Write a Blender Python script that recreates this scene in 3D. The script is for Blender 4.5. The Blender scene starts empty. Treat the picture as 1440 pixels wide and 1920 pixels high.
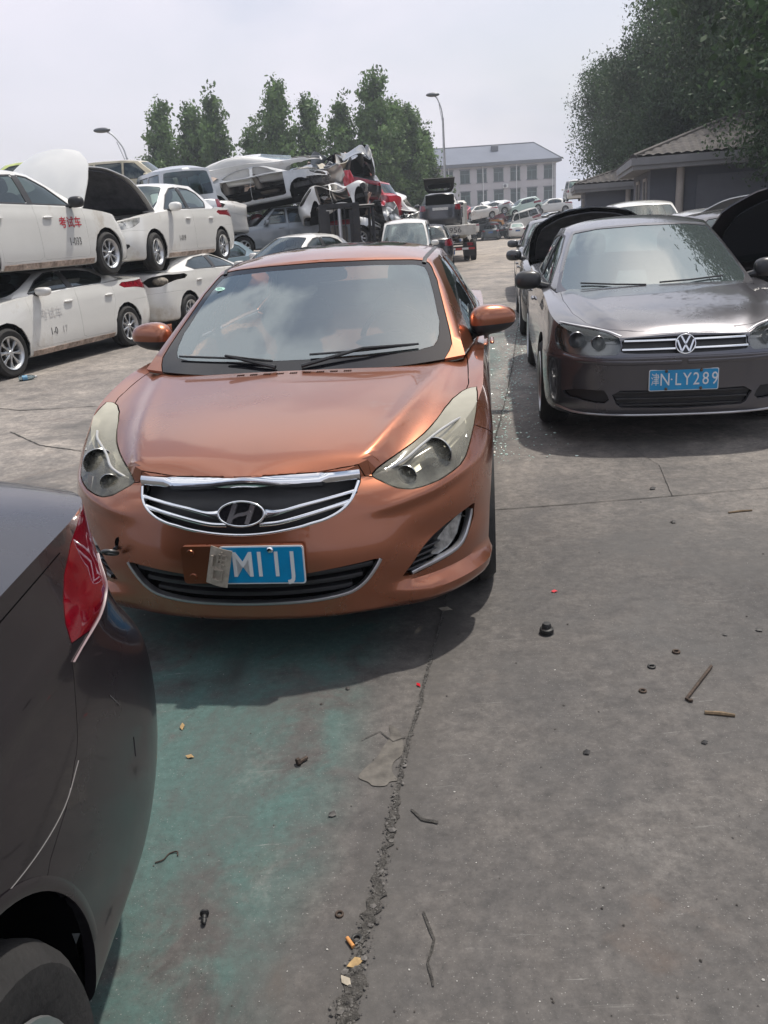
import bpy, math, random
import numpy as np
from mathutils import Vector, Matrix, Euler
from mathutils.bvhtree import BVHTree

SC = bpy.context.scene
COL = SC.collection
R_ = math.radians
rng = np.random.default_rng(7)
random.seed(7)

# ------------------------------------------------------------------ camera
cd = bpy.data.cameras.new('camera')
cd.sensor_fit = 'VERTICAL'; cd.sensor_height = 24.0; cd.sensor_width = 18.0
cd.lens = 24.0 * 1525.8 / 1920.0
cd.clip_start = 0.02; cd.clip_end = 3000
cam = bpy.data.objects.new('camera', cd); COL.objects.link(cam)
_p, _r = R_(19.376), R_(3.861)
_fw = Vector((0, math.cos(_p), -math.sin(_p)))
_r0 = Vector((1, 0, 0)); _u0 = _r0.cross(_fw)
_rt = _r0 * math.cos(_r) - _u0 * math.sin(_r)
_up = _r0 * math.sin(_r) + _u0 * math.cos(_r)
_m = Matrix((_rt, _up, -_fw)).transposed().to_4x4()
_m.translation = Vector((0, 0, 1.5366))
cam.matrix_world = _m
SC.camera = cam

# ------------------------------------------------------------------ sky, sun, exposure
SUN_EL, SUN_AZ = 66.0, 46.0            # azimuth measured from +Y (ahead) towards +X (right)
w = bpy.data.worlds.new('World'); SC.world = w; w.use_nodes = True
nt = w.node_tree; nt.nodes.clear(); N = nt.nodes.new; L = nt.links.new
out = N('ShaderNodeOutputWorld'); bg = N('ShaderNodeBackground')
sky = N('ShaderNodeTexSky'); sky.sky_type = 'NISHITA'; sky.sun_disc = False
sky.sun_elevation = R_(SUN_EL); sky.sun_rotation = R_(SUN_AZ)
sky.air_density = 1.4; sky.dust_density = 3.0; sky.ozone_density = 1.5
tc = N('ShaderNodeTexCoord')
mp = N('ShaderNodeMapping'); mp.inputs['Scale'].default_value = (1.0, 1.0, 2.2); mp.inputs['Location'].default_value = (0.35, 0.1, 0.2)
L(tc.outputs['Generated'], mp.inputs['Vector'])
n1 = N('ShaderNodeTexNoise'); n1.inputs['Scale'].default_value = 2.1; n1.inputs['Detail'].default_value = 7; n1.inputs['Roughness'].default_value = 0.5; n1.inputs['Distortion'].default_value = 0.3
L(mp.outputs['Vector'], n1.inputs['Vector'])
cr = N('ShaderNodeValToRGB'); cr.color_ramp.elements[0].position = 0.36; cr.color_ramp.elements[1].position = 0.66
cr.color_ramp.elements[0].color = (0.58, 0.58, 0.58, 1); cr.color_ramp.elements[1].color = (0.97, 0.97, 0.97, 1)
L(n1.outputs['Fac'], cr.inputs['Fac'])
n2 = N('ShaderNodeTexNoise'); n2.inputs['Scale'].default_value = 1.3; n2.inputs['Detail'].default_value = 5
L(mp.outputs['Vector'], n2.inputs['Vector'])
cc = N('ShaderNodeValToRGB'); cc.color_ramp.elements[0].position = 0.44; cc.color_ramp.elements[1].position = 0.60
cc.color_ramp.elements[0].color = (3.9, 4.5, 6.2, 1); cc.color_ramp.elements[1].color = (7.6, 7.3, 8.1, 1)
L(n2.outputs['Fac'], cc.inputs['Fac'])
# thin even cover near the horizon, broken cloud with blue gaps overhead
sx = N('ShaderNodeSeparateXYZ'); L(tc.outputs['Generated'], sx.inputs[0])
el = N('ShaderNodeMapRange'); el.interpolation_type = 'SMOOTHSTEP'; el.inputs['From Min'].default_value = .30; el.inputs['From Max'].default_value = .62; L(sx.outputs['Z'], el.inputs['Value'])
n3 = N('ShaderNodeTexNoise'); n3.inputs['Scale'].default_value = 2.6; n3.inputs['Detail'].default_value = 8; n3.inputs['Roughness'].default_value = .52; n3.inputs['Distortion'].default_value = .5; L(tc.outputs['Generated'], n3.inputs['Vector'])
c3 = N('ShaderNodeValToRGB'); c3.color_ramp.elements[0].position = .445; c3.color_ramp.elements[1].position = .53; c3.color_ramp.elements[0].color = (.08, .08, .08, 1); c3.color_ramp.elements[1].color = (1, 1, 1, 1); L(n3.outputs['Fac'], c3.inputs[0])
fm = N('ShaderNodeMixRGB'); L(el.outputs[0], fm.inputs['Fac']); L(cr.outputs['Color'], fm.inputs['Color1']); L(c3.outputs['Color'], fm.inputs['Color2'])
hi = N('ShaderNodeMixRGB'); hi.inputs['Color2'].default_value = (10.2, 10.2, 10.6, 1); L(el.outputs[0], hi.inputs['Fac']); L(cc.outputs['Color'], hi.inputs['Color1'])
mx = N('ShaderNodeMixRGB'); L(fm.outputs['Color'], mx.inputs['Fac']); L(sky.outputs['Color'], mx.inputs['Color1']); L(hi.outputs['Color'], mx.inputs['Color2'])
L(mx.outputs['Color'], bg.inputs['Color']); bg.inputs['Strength'].default_value = 0.11
L(bg.outputs['Background'], out.inputs['Surface'])

sl = bpy.data.lights.new('sun', 'SUN'); sl.energy = 3.6; sl.angle = R_(1.6); sl.color = (1.0, 0.94, 0.85)
sun = bpy.data.objects.new('sun', sl); COL.objects.link(sun)
_d = Vector((math.sin(R_(SUN_AZ)) * math.cos(R_(SUN_EL)), math.cos(R_(SUN_AZ)) * math.cos(R_(SUN_EL)), math.sin(R_(SUN_EL))))
sun.rotation_euler = _d.to_track_quat('Z', 'Y').to_euler()
SC.view_settings.view_transform = 'Standard'; SC.view_settings.look = 'None'
SC.view_settings.exposure = 0.20; SC.view_settings.gamma = 1.0; SC.view_settings.use_curve_mapping = False
SC.render.engine = 'CYCLES'
SC.cycles.max_bounces = 8; SC.cycles.transparent_max_bounces = 12
SC.cycles.caustics_reflective = False; SC.cycles.caustics_refractive = False

# ------------------------------------------------------------------ materials
def srgb(r, g, b):
    f = lambda c: ((c / 255 + 0.055) / 1.055) ** 2.4 if c > 10 else c / 255 / 12.92
    return (f(r), f(g), f(b), 1)

MATS = {}
def mat(name, color=(0.5, 0.5, 0.5), rough=0.5, metal=0.0, coat=0.0, coat_rough=0.04, var=0.0, var_scale=3.0, rvar=0.0,
        bump=0.0, bump_scale=60.0, spec=0.5, emit=None, dirt=None, dirt_amt=0.0):
    """principled material; var = how far object-space noise moves the colour, dirt = a second colour breaking through in patches"""
    if name in MATS: return MATS[name]
    m = bpy.data.materials.new(name); m.use_nodes = True; MATS[name] = m
    t = m.node_tree; b = t.nodes['Principled BSDF']
    c = tuple(color[:3]) + (1,)
    b.inputs['Base Color'].default_value = c; b.inputs['Roughness'].default_value = rough; b.inputs['Metallic'].default_value = metal
    b.inputs['Coat Weight'].default_value = coat; b.inputs['Coat Roughness'].default_value = coat_rough
    b.inputs['Specular IOR Level'].default_value = spec
    if emit: b.inputs['Emission Color'].default_value = tuple(emit[:3]) + (1,); b.inputs['Emission Strength'].default_value = emit[3]
    if var or rvar or bump or dirt:
        co = t.nodes.new('ShaderNodeTexCoord')
        nz = t.nodes.new('ShaderNodeTexNoise'); nz.inputs['Scale'].default_value = var_scale; nz.inputs['Detail'].default_value = 6; nz.inputs['Roughness'].default_value = 0.62
        t.links.new(co.outputs['Object'], nz.inputs['Vector'])
        src = None
        if var:
            rp = t.nodes.new('ShaderNodeValToRGB'); rp.color_ramp.elements[0].position = 0.3; rp.color_ramp.elements[1].position = 0.7
            rp.color_ramp.elements[0].color = tuple(x * (1 - var) for x in c[:3]) + (1,); rp.color_ramp.elements[1].color = tuple(min(1, x * (1 + var)) for x in c[:3]) + (1,)
            t.links.new(nz.outputs['Fac'], rp.inputs['Fac']); src = rp.outputs['Color']; t.links.new(src, b.inputs['Base Color'])
        if dirt:
            n2 = t.nodes.new('ShaderNodeTexNoise'); n2.inputs['Scale'].default_value = var_scale * 1.7; n2.inputs['Detail'].default_value = 9; n2.inputs['Roughness'].default_value = 0.7
            t.links.new(co.outputs['Object'], n2.inputs['Vector'])
            r2 = t.nodes.new('ShaderNodeValToRGB'); r2.color_ramp.elements[0].position = 0.62 - 0.3 * dirt_amt; r2.color_ramp.elements[1].position = 0.78
            t.links.new(n2.outputs['Fac'], r2.inputs['Fac'])
            mxx = t.nodes.new('ShaderNodeMixRGB'); t.links.new(r2.outputs['Color'], mxx.inputs['Fac'])
            if src: t.links.new(src, mxx.inputs['Color1'])
            else: mxx.inputs['Color1'].default_value = c
            mxx.inputs['Color2'].default_value = tuple(dirt[:3]) + (1,); t.links.new(mxx.outputs['Color'], b.inputs['Base Color'])
        if rvar:
            mr = t.nodes.new('ShaderNodeMapRange'); mr.inputs['From Min'].default_value = 0.3; mr.inputs['From Max'].default_value = 0.7
            mr.inputs['To Min'].default_value = max(0, rough - rvar); mr.inputs['To Max'].default_value = min(1, rough + rvar)
            t.links.new(nz.outputs['Fac'], mr.inputs['Value']); t.links.new(mr.outputs['Result'], b.inputs['Roughness'])
        if bump:
            nb = t.nodes.new('ShaderNodeTexNoise'); nb.inputs['Scale'].default_value = bump_scale; nb.inputs['Detail'].default_value = 4
            t.links.new(co.outputs['Object'], nb.inputs['Vector'])
            bp = t.nodes.new('ShaderNodeBump'); bp.inputs['Strength'].default_value = bump; bp.inputs['Distance'].default_value = 0.01
            t.links.new(nb.outputs['Fac'], bp.inputs['Height']); t.links.new(bp.outputs['Normal'], b.inputs['Normal'])
    return m

def glass(name, tint=(0.8, 0.88, 0.86), opacity=0.25, color=(0.02, 0.025, 0.025), rough=0.02, refl=1.0, ior=1.75):
    """thin car glass: see-through tint + a dark film share + Fresnel reflection"""
    if name in MATS: return MATS[name]
    m = bpy.data.materials.new(name); m.use_nodes = True; MATS[name] = m
    t = m.node_tree; t.nodes.clear(); o = t.nodes.new('ShaderNodeOutputMaterial')
    tr = t.nodes.new('ShaderNodeBsdfTransparent'); tr.inputs['Color'].default_value = tuple(tint) + (1,)
    df = t.nodes.new('ShaderNodeBsdfDiffuse'); df.inputs['Color'].default_value = tuple(color) + (1,)
    gl = t.nodes.new('ShaderNodeBsdfGlossy'); gl.inputs['Roughness'].default_value = rough; gl.inputs['Color'].default_value = (.86 * refl, .96 * refl, refl, 1)
    m1 = t.nodes.new('ShaderNodeMixShader'); m1.inputs['Fac'].default_value = opacity
    t.links.new(tr.outputs[0], m1.inputs[1]); t.links.new(df.outputs[0], m1.inputs[2])
    lw = t.nodes.new('ShaderNodeFresnel'); lw.inputs['IOR'].default_value = ior
    m2 = t.nodes.new('ShaderNodeMixShader'); t.links.new(lw.outputs[0], m2.inputs['Fac'])
    t.links.new(m1.outputs[0], m2.inputs[1]); t.links.new(gl.outputs[0], m2.inputs[2]); t.links.new(m2.outputs[0], o.inputs['Surface'])
    return m

def paint(name, color, metal=0.0, rough=0.35, coat=1.0, **k):
    return mat(name, color, rough=rough, metal=metal, coat=coat, **k)

BLACK = mat('black_plastic', (0.018, 0.018, 0.02), 0.45, var=0.3, var_scale=8)
DARK = mat('dark_void', (0.004, 0.004, 0.0045), 1.0, spec=0.0)
GLOSSBLACK = mat('gloss_black', (0.008, 0.008, 0.01), 0.08)
CHROME = mat('chrome', (0.78, 0.79, 0.8), 0.12, 1.0, rvar=0.06, var_scale=12)
SATIN = mat('satin_metal', (0.5, 0.5, 0.52), 0.35, 1.0)
RUBBER = mat('tyre_rubber', (0.014, 0.0135, 0.0135), 0.8, var=0.5, var_scale=9, bump=0.3, bump_scale=60)
ALLOY = mat('alloy_silver', (0.55, 0.56, 0.57), 0.32, 0.85, var=0.15, var_scale=15)
WINDOW = glass('tinted_window', (0.3, 0.34, 0.33), 0.55)
CLEARGLASS = glass('clear_window', (0.72, 0.8, 0.77), 0.10, (0.05, 0.06, 0.06))
SEAT = mat('seat_fabric', (0.16, 0.14, 0.12), 0.9, var=0.2)
PLATEBLUE = mat('plate_blue', srgb(0, 128, 176)[:3], 0.35, coat=0.4, var=0.12, var_scale=14)
WHITEPAINT = mat('white_lettering', (0.62, 0.63, 0.63), 0.5)
REDLENS = mat('red_lens', (0.19, 0.005, 0.014), 0.12, coat=1.0, var=0.5, var_scale=9)
CLEARLENS = mat('clear_lamp', (0.5, 0.5, 0.47), 0.15, 0.3, coat=1.0, var=0.35, var_scale=14)

# ------------------------------------------------------------------ object helpers
def setp(o, label=None, cat=None, group=None, kind=None):
    if label: o['label'] = label
    if cat: o['category'] = cat
    if group: o['group'] = group
    if kind: o['kind'] = kind
    return o

def empty(name, loc=(0, 0, 0), rot=(0, 0, 0), label=None, cat=None, group=None, parent=None):
    o = bpy.data.objects.new(name, None); COL.objects.link(o)
    o.location = loc; o.rotation_euler = rot; o.empty_display_size = 0.1
    if parent: o.parent = parent
    return setp(o, label, cat, group)

class S:
    """a loose surface: vertices (n,3) and faces, cut and offset before it becomes a mesh"""
    def __init__(s, V=None, F=None):
        s.V = np.zeros((0, 3)) if V is None else np.asarray(V, float).reshape(-1, 3); s.F = [] if F is None else F
    def copy(s): return S(s.V.copy(), [list(f) for f in s.F])
    def mirror(s):
        V = s.V.copy(); V[:, 0] *= -1
        return S(V, [list(f)[::-1] for f in s.F])
    def __add__(s, o):
        n = len(s.V); return S(np.vstack([s.V, o.V]), [list(f) for f in s.F] + [[i + n for i in f] for f in o.F])
    def weld(s, tol=1e-4):
        key = {}; mp = []; nv = []
        for v in s.V:
            k = tuple(np.round(v / tol).astype(int))
            if k not in key: key[k] = len(nv); nv.append(v)
            mp.append(key[k])
        F = []
        for f in s.F:
            g = []
            for i in f:
                j = mp[i]
                if not g or (g[-1] != j): g.append(j)
            if len(g) > 1 and g[0] == g[-1]: g.pop()
            if len(set(g)) >= 3 and len(set(g)) == len(g): F.append(g)
        return S(nv, F)
    def compact(s):
        used = sorted({i for f in s.F for i in f}); mp = {u: k for k, u in enumerate(used)}
        return S(s.V[used] if used else np.zeros((0, 3)), [[mp[i] for i in f] for f in s.F])
    def sym(s): return (s + s.mirror()).weld()
    def normals(s):
        n = np.zeros_like(s.V)
        for f in s.F:
            p = s.V[f]; a = np.zeros(3)
            for i in range(1, len(f) - 1): a += np.cross(p[i] - p[0], p[i + 1] - p[0])
            for i in f: n[i] += a
        l = np.linalg.norm(n, axis=1); l[l == 0] = 1
        return n / l[:, None]
    def offset(s, d):
        return S(s.V + s.normals() * d, [list(f) for f in s.F])
    def move(s, v): return S(s.V + np.asarray(v, float), [list(f) for f in s.F])
    def xf(s, M):
        M = np.array(M); return S(s.V @ M[:3, :3].T + M[:3, 3], [list(f) for f in s.F])
    def flip(s): return S(s.V.copy(), [list(f)[::-1] for f in s.F])
    def boundary(s):
        e = {}
        for f in s.F:
            for a, b in zip(f, f[1:] + f[:1]):
                if (b, a) in e: e.pop((b, a))
                else: e[(a, b)] = 1
        return list(e)
    def flange(s, gap=0.002, depth=0.014, skip=None):
        """pull the rim in by gap and turn it inwards by depth, so a panel reads as sheet metal with a real shut line"""
        s = s.copy(); nr = s.normals(); be = s.boundary()
        if skip is not None: be = [e for e in be if not (skip(s.V[e[0]]) and skip(s.V[e[1]]))]
        inw = {}
        for a, b in be:
            d = np.cross(nr[a] + nr[b], s.V[b] - s.V[a]); l = np.linalg.norm(d)
            if l > 0:
                d = d / l
                inw.setdefault(a, np.zeros(3)); inw.setdefault(b, np.zeros(3)); inw[a] += d; inw[b] += d
        V = s.V.copy(); idx = {}; ex = []
        for a, d in inw.items():
            l = np.linalg.norm(d)
            if l > 1e-9: V[a] = V[a] + d / l * gap
        for a in inw:
            idx[a] = len(V) + len(ex); ex.append(V[a] - nr[a] * depth)
        F = s.F
        for a, b in be:
            if a in idx and b in idx: F.append([b, a, idx[a], idx[b]])
        s.V = np.vstack([V, np.array(ex)]) if ex else V
        return s
    def split(s, poly, ax=(0, 2), sel=None):
        """cut along a closed outline seen along one axis -> (inside, outside)"""
        poly = np.asarray(poly, float); P = s.V[:, ax]; d = sdf(P, poly)
        if sel is not None: d = np.where(sel(s.V), d, 1.0)
        d = np.where(np.abs(d) < 1e-6, 1e-6, d)
        V = list(s.V); new = {}; fi, fo = [], []
        def cross(a, b):
            k = (a, b) if a < b else (b, a)
            if k not in new:
                t = d[a] / (d[a] - d[b])
                lo, hi = (0.0, 1.0)
                for _ in range(3):
                    p = V[a] + (V[b] - V[a]) * t
                    dm = sdf(p[None, list(ax)], poly)[0]
                    if (dm < 0) == (d[a] < 0): lo = t; dl = dm
                    else: hi = t
                    da = d[a] if lo == 0.0 else dl
                    t = t if abs(dm) < 1e-4 else 0.5 * (lo + hi)
                new[k] = len(V); V.append(V[a] + (V[b] - V[a]) * t)
            return new[k]
        for f in s.F:
            sg = [d[i] < 0 for i in f]
            if all(sg): fi.append(list(f)); continue
            if not any(sg): fo.append(list(f)); continue
            gi, go = [], []
            for a, b in zip(f, list(f[1:]) + [f[0]]):
                (gi if d[a] < 0 else go).append(a)
                if (d[a] < 0) != (d[b] < 0):
                    c = cross(a, b); gi.append(c); go.append(c)
            if len(gi) > 2: fi.append(gi)
            if len(go) > 2: fo.append(go)
        V = np.array(V)
        return S(V, fi).compact(), S(V, fo).compact()

def sdf(P, poly):
    A = poly; B = np.roll(poly, -1, 0); d2 = np.full(len(P), 1e9); ins = np.zeros(len(P), bool)
    for a, b in zip(A, B):
        e = b - a; w_ = P - a; t = np.clip((w_ @ e) / max(e @ e, 1e-12), 0, 1)
        q = w_ - t[:, None] * e; d2 = np.minimum(d2, (q * q).sum(1))
        c = (a[1] > P[:, 1]) != (b[1] > P[:, 1])
        with np.errstate(divide='ignore', invalid='ignore'):
            x = a[0] + (P[:, 1] - a[1]) / (b[1] - a[1] if b[1] != a[1] else 1e-12) * (b[0] - a[0])
        ins ^= c & (P[:, 0] < x)
    d = np.sqrt(d2); return np.where(ins, -d, d)

def make(name, pieces, parent=None, angle=38, smooth=True, loc=None):
    """pieces: [(S, material)] -> one mesh object"""
    V = []; F = []; mi = []; n = 0; ms = []
    for s, m in pieces:
        if m not in ms: ms.append(m)
        k = ms.index(m)
        V.append(s.V)
        for f in s.F: F.append([i + n for i in f]); mi.append(k)
        n += len(s.V)
    me = bpy.data.meshes.new(name); me.from_pydata(np.vstack(V).tolist() if V else [], [], F)
    for m in ms: me.materials.append(m)
    me.polygons.foreach_set('material_index', mi)
    if smooth:
        me.polygons.foreach_set('use_smooth', [True] * len(F)); me.set_sharp_from_angle(angle=R_(angle))
    me.update()
    o = bpy.data.objects.new(name, me); COL.objects.link(o)
    if parent: o.parent = parent
    if loc is not None: o.location = loc
    return o

# ------------------------------------------------------------------ shapes
def spl(pts):
    x = np.array([p[0] for p in pts], float); y = np.array([p[1] for p in pts], float); n = len(x)
    if n == 1: return lambda q: np.full_like(np.asarray(q, float), y[0])
    h = np.diff(x); dl = np.diff(y) / h; m = np.zeros(n)
    m[0], m[-1] = dl[0], dl[-1]
    for i in range(1, n - 1):
        if dl[i - 1] * dl[i] > 0:
            a, b = 2 * h[i] + h[i - 1], h[i] + 2 * h[i - 1]; m[i] = (a + b) / (a / dl[i - 1] + b / dl[i])
    def f(q):
        q = np.clip(np.asarray(q, float), x[0], x[-1]); k = np.clip(np.searchsorted(x, q) - 1, 0, n - 2)
        t = (q - x[k]) / h[k]
        return ((1 + 2 * t) * (1 - t) ** 2) * y[k] + t * (1 - t) ** 2 * h[k] * m[k] + t * t * (3 - 2 * t) * y[k + 1] + t * t * (t - 1) * h[k] * m[k + 1]
    return f

def crs(P, m):
    """Catmull-Rom through the rows of P (k, n, 3), m steps per span"""
    P = np.asarray(P, float); K = len(P); o = []
    for i in range(K - 1):
        p0 = P[i - 1] if i else 2 * P[0] - P[1]; p1, p2 = P[i], P[i + 1]; p3 = P[i + 2] if i + 2 < K else 2 * P[-1] - P[-2]
        for j in range(m):
            t = j / m
            o.append(0.5 * (2 * p1 + (p2 - p0) * t + (2 * p0 - 5 * p1 + 4 * p2 - p3) * t * t + (3 * p1 - p0 - 3 * p2 + p3) * t ** 3))
    o.append(P[-1]); return np.array(o)

def smooth_path(pts, m=6, closed=False):
    P = np.asarray(pts, float)
    if closed: return crs(np.vstack([P[-1:], P, P[:2]])[:, None, :], m)[m:-m - 1, 0][: len(P) * m]
    return crs(P[:, None, :], m)[:, 0]

def grid(G, closed=False, flip=False):
    G = np.asarray(G, float); a, b = G.shape[:2]; F = []
    for i in range(a - 1):
        for j in range(b if closed else b - 1):
            k = (j + 1) % b; f = [i * b + j, i * b + k, (i + 1) * b + k, (i + 1) * b + j]
            F.append(f[::-1] if flip else f)
    return S(G.reshape(-1, 3), F)

def box(x0, x1, y0, y1, z0, z1, bev=0.0):
    if bev <= 0:
        V = [(x0, y0, z0), (x1, y0, z0), (x1, y1, z0), (x0, y1, z0), (x0, y0, z1), (x1, y0, z1), (x1, y1, z1), (x0, y1, z1)]
        return S(V, [[0, 3, 2, 1], [4, 5, 6, 7], [0, 1, 5, 4], [1, 2, 6, 5], [2, 3, 7, 6], [3, 0, 4, 7]])
    b = min(bev, (x1 - x0) / 2.01, (y1 - y0) / 2.01, (z1 - z0) / 2.01)
    def ring(x0, x1, y0, y1, z, c):
        return [(x0 + c, y0, z), (x1 - c, y0, z), (x1, y0 + c, z), (x1, y1 - c, z), (x1 - c, y1, z), (x0 + c, y1, z), (x0, y1 - c, z), (x0, y0 + c, z)]
    rs = [ring(x0 + b, x1 - b, y0 + b, y1 - b, z0, b * .4), ring(x0, x1, y0, y1, z0 + b, b), ring(x0, x1, y0, y1, z1 - b, b), ring(x0 + b, x1 - b, y0 + b, y1 - b, z1, b * .4)]
    s = grid(np.array(rs), closed=True)
    s.F.append(list(range(7, -1, -1))); s.F.append([24 + i for i in range(8)])
    return s

def tube(path, r, n=8, cap=True):
    P = np.asarray(path, float); K = len(P); rr = np.broadcast_to(np.asarray(r, float), (K,))
    T = np.gradient(P, axis=0); T /= np.maximum(np.linalg.norm(T, axis=1), 1e-9)[:, None]
    u = np.cross(T[0], (0, 0, 1.0)); 
    if np.linalg.norm(u) < 0.1: u = np.cross(T[0], (1.0, 0, 0))
    G = []
    for i in range(K):
        u = u - T[i] * (u @ T[i]); u /= max(np.linalg.norm(u), 1e-9); v = np.cross(T[i], u)
        a = np.linspace(0, 2 * np.pi, n, endpoint=False)
        G.append(P[i] + rr[i] * (np.cos(a)[:, None] * u + np.sin(a)[:, None] * v))
    s = grid(np.array(G), closed=True)
    if cap: s.F.append(list(range(n))[::-1]); s.F.append([(K - 1) * n + i for i in range(n)])
    return s

def lathe(prof, n=32, axis='x'):
    """prof: (radius, along) pairs turned about an axis"""
    a = np.linspace(0, 2 * np.pi, n, endpoint=False); G = []
    for r, h in prof:
        c, s_ = r * np.cos(a), r * np.sin(a); hh = np.full(n, h)
        G.append(np.stack({'x': (hh, c, s_), 'y': (s_, hh, c), 'z': (c, s_, hh)}[axis], 1))
    return grid(np.array(G), closed=True)

def prism(poly, d, n=None):
    """flat outline in x-z, thickness d along y (front face at y=0)"""
    P = np.asarray(poly, float); k = len(P)
    V = [(x, 0, z) for x, z in P] + [(x, d, z) for x, z in P]
    F = [list(range(k)), [k + i for i in range(k)][::-1]] + [[(i + 1) % k, i, k + i, k + (i + 1) % k] for i in range(k)]
    return S(V, F)

def rrect(w_, h_, r, n=4):
    o = []
    for cx, cy, a0 in ((w_ / 2 - r, h_ / 2 - r, 0), (-w_ / 2 + r, h_ / 2 - r, 90), (-w_ / 2 + r, -h_ / 2 + r, 180), (w_ / 2 - r, -h_ / 2 + r, 270)):
        for i in range(n + 1):
            a = R_(a0 + 90 * i / n); o.append((cx + r * math.cos(a), cy + r * math.sin(a)))
    return o

def bvh(s): return BVHTree.FromPolygons([tuple(v) for v in s.V], s.F)

def hit(tree, o, d):
    h = tree.ray_cast(Vector(o), Vector(d))
    return (np.array(h[0]), np.array(h[1])) if h[0] is not None else (None, None)

def on_front(tree, y, z, lmin=-3.0):
    p, n = hit(tree, (y, lmin, z), (0, 1, 0)); return p, n

def on_side(tree, l, z, sgn=1):
    p, n = hit(tree, (sgn * 3.0, l, z), (-sgn, 0, 0)); return p, n

def on_top(tree, y, l):
    p, n = hit(tree, (y, l, 5.0), (0, 0, -1)); return p, n

def trim(pts, width, proud=0.006, depth=0.012, closed=False, arch=0.4):
    """rounded moulding along (point, normal) samples lying on a surface"""
    P = np.array([p for p, n in pts]); Nn = np.array([n for p, n in pts]); K = len(P)
    wd = np.broadcast_to(np.asarray(width, float), (K,))
    T = (np.roll(P, -1, 0) - np.roll(P, 1, 0)) if closed else np.gradient(P, axis=0)
    T /= np.maximum(np.linalg.norm(T, axis=1), 1e-9)[:, None]
    B = np.cross(Nn, T); B /= np.maximum(np.linalg.norm(B, axis=1), 1e-9)[:, None]
    G = []
    for u, h in ((-1, -depth), (-1, proud * (1 - arch)), (-0.55, proud * 0.9), (0, proud), (0.55, proud * 0.9), (1, proud * (1 - arch)), (1, -depth)):
        G.append(P + B * (wd / 2)[:, None] * u + Nn * h)
    G = np.array(G)
    if closed: G = np.concatenate([G, G[:, :1]], 1)
    return grid(G, flip=True)

def resample(pts, step):
    P = np.asarray(pts, float); o = [P[0]]
    for a, b in zip(P[:-1], P[1:]):
        k = max(1, int(np.ceil(np.linalg.norm(b - a) / step)))
        for i in range(1, k + 1): o.append(a + (b - a) * i / k)
    return np.array(o)

def along_front(tree, pts, step=0.03, lmin=-3.0):
    o = []
    for y, z in resample(pts, step):
        p, n = on_front(tree, y, z, lmin)
        if p is not None: o.append((p, n))
    return o

def along_side(tree, pts, sgn=1, step=0.04):
    o = []
    for l, z in resample(pts, step):
        p, n = on_side(tree, l, z, sgn)
        if p is not None: o.append((p, n))
    return o

def text_surf(txt, size, extrude=0.0015, sx=1.0, bold=0.0):
    """lettering in x-z facing -y, centred"""
    cu = bpy.data.curves.new('lettering', 'FONT'); cu.body = txt; cu.size = size; cu.align_x = 'CENTER'; cu.align_y = 'CENTER'
    cu.extrude = extrude; cu.offset = bold; cu.resolution_u = 3
    o = bpy.data.objects.new('lettering', cu); COL.objects.link(o)
    dg = bpy.context.evaluated_depsgraph_get(); me = o.evaluated_get(dg).to_mesh()
    V = np.array([v.co[:] for v in me.vertices]) if len(me.vertices) else np.zeros((0, 3)); F = [list(p.vertices) for p in me.polygons]
    o.evaluated_get(dg).to_mesh_clear(); bpy.data.objects.remove(o); bpy.data.curves.remove(cu)
    if len(V): V = np.stack([V[:, 0] * sx, -V[:, 2], V[:, 1]], 1)
    return S(V, F)
# ------------------------------------------------------------------ car bodies
def ring_path(r, nf, ns, nr, yfrac=True):
    """one horizontal ring of the lower body from the middle of the nose to the middle of the tail (right half)"""
    lf, lr, D, n, Dr, m = r['lf'], r['lr'], r['D'], r['n'], r['Dr'], r['m']
    wl, zl = spl(r['w']), spl(r['z'])
    th = np.linspace(0, np.pi / 2, nf + 1) ** 1.0
    yf = np.sin(th) ** (2 / n); l1 = lf + D * (1 - np.maximum(np.cos(th), 0) ** (2 / n))
    l2 = np.linspace(lf + D, lr - Dr, ns + 1)[1:-1]
    th2 = np.linspace(np.pi / 2, 0, nr + 1)
    yr = np.sin(th2) ** (2 / m); l3 = lr - Dr * (1 - np.maximum(np.cos(th2), 0) ** (2 / m))
    l = np.concatenate([l1, l2, l3]); y = np.concatenate([yf, np.ones(len(l2)), yr]) * wl(l)
    return np.stack([y, l, zl(l)], 1)

def body_shell(rings, capz, nf=14, ns=30, nr=12, m=4, cap=10, pw=2.4):
    """half of the lower body (y >= 0): side wall through the rings, then the top deck drawn in to the centre line"""
    P = np.array([ring_path(r, nf, ns, nr) for r in rings])
    G = crs(P, m)
    G[..., 0] = np.maximum(G[..., 0], 0); G[:, 0, 0] = 0; G[:, -1, 0] = 0
    top = G[-1]; rows = []
    for q in range(1, cap + 1):
        t = q / cap
        y = top[:, 0] * (1 - t)
        rows.append(np.stack([y, top[:, 1], capz(y, top[:, 1], top[:, 0], top[:, 2])], 1))
    G = np.concatenate([G, np.array(rows)], 0)
    return grid(G).weld()

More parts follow.
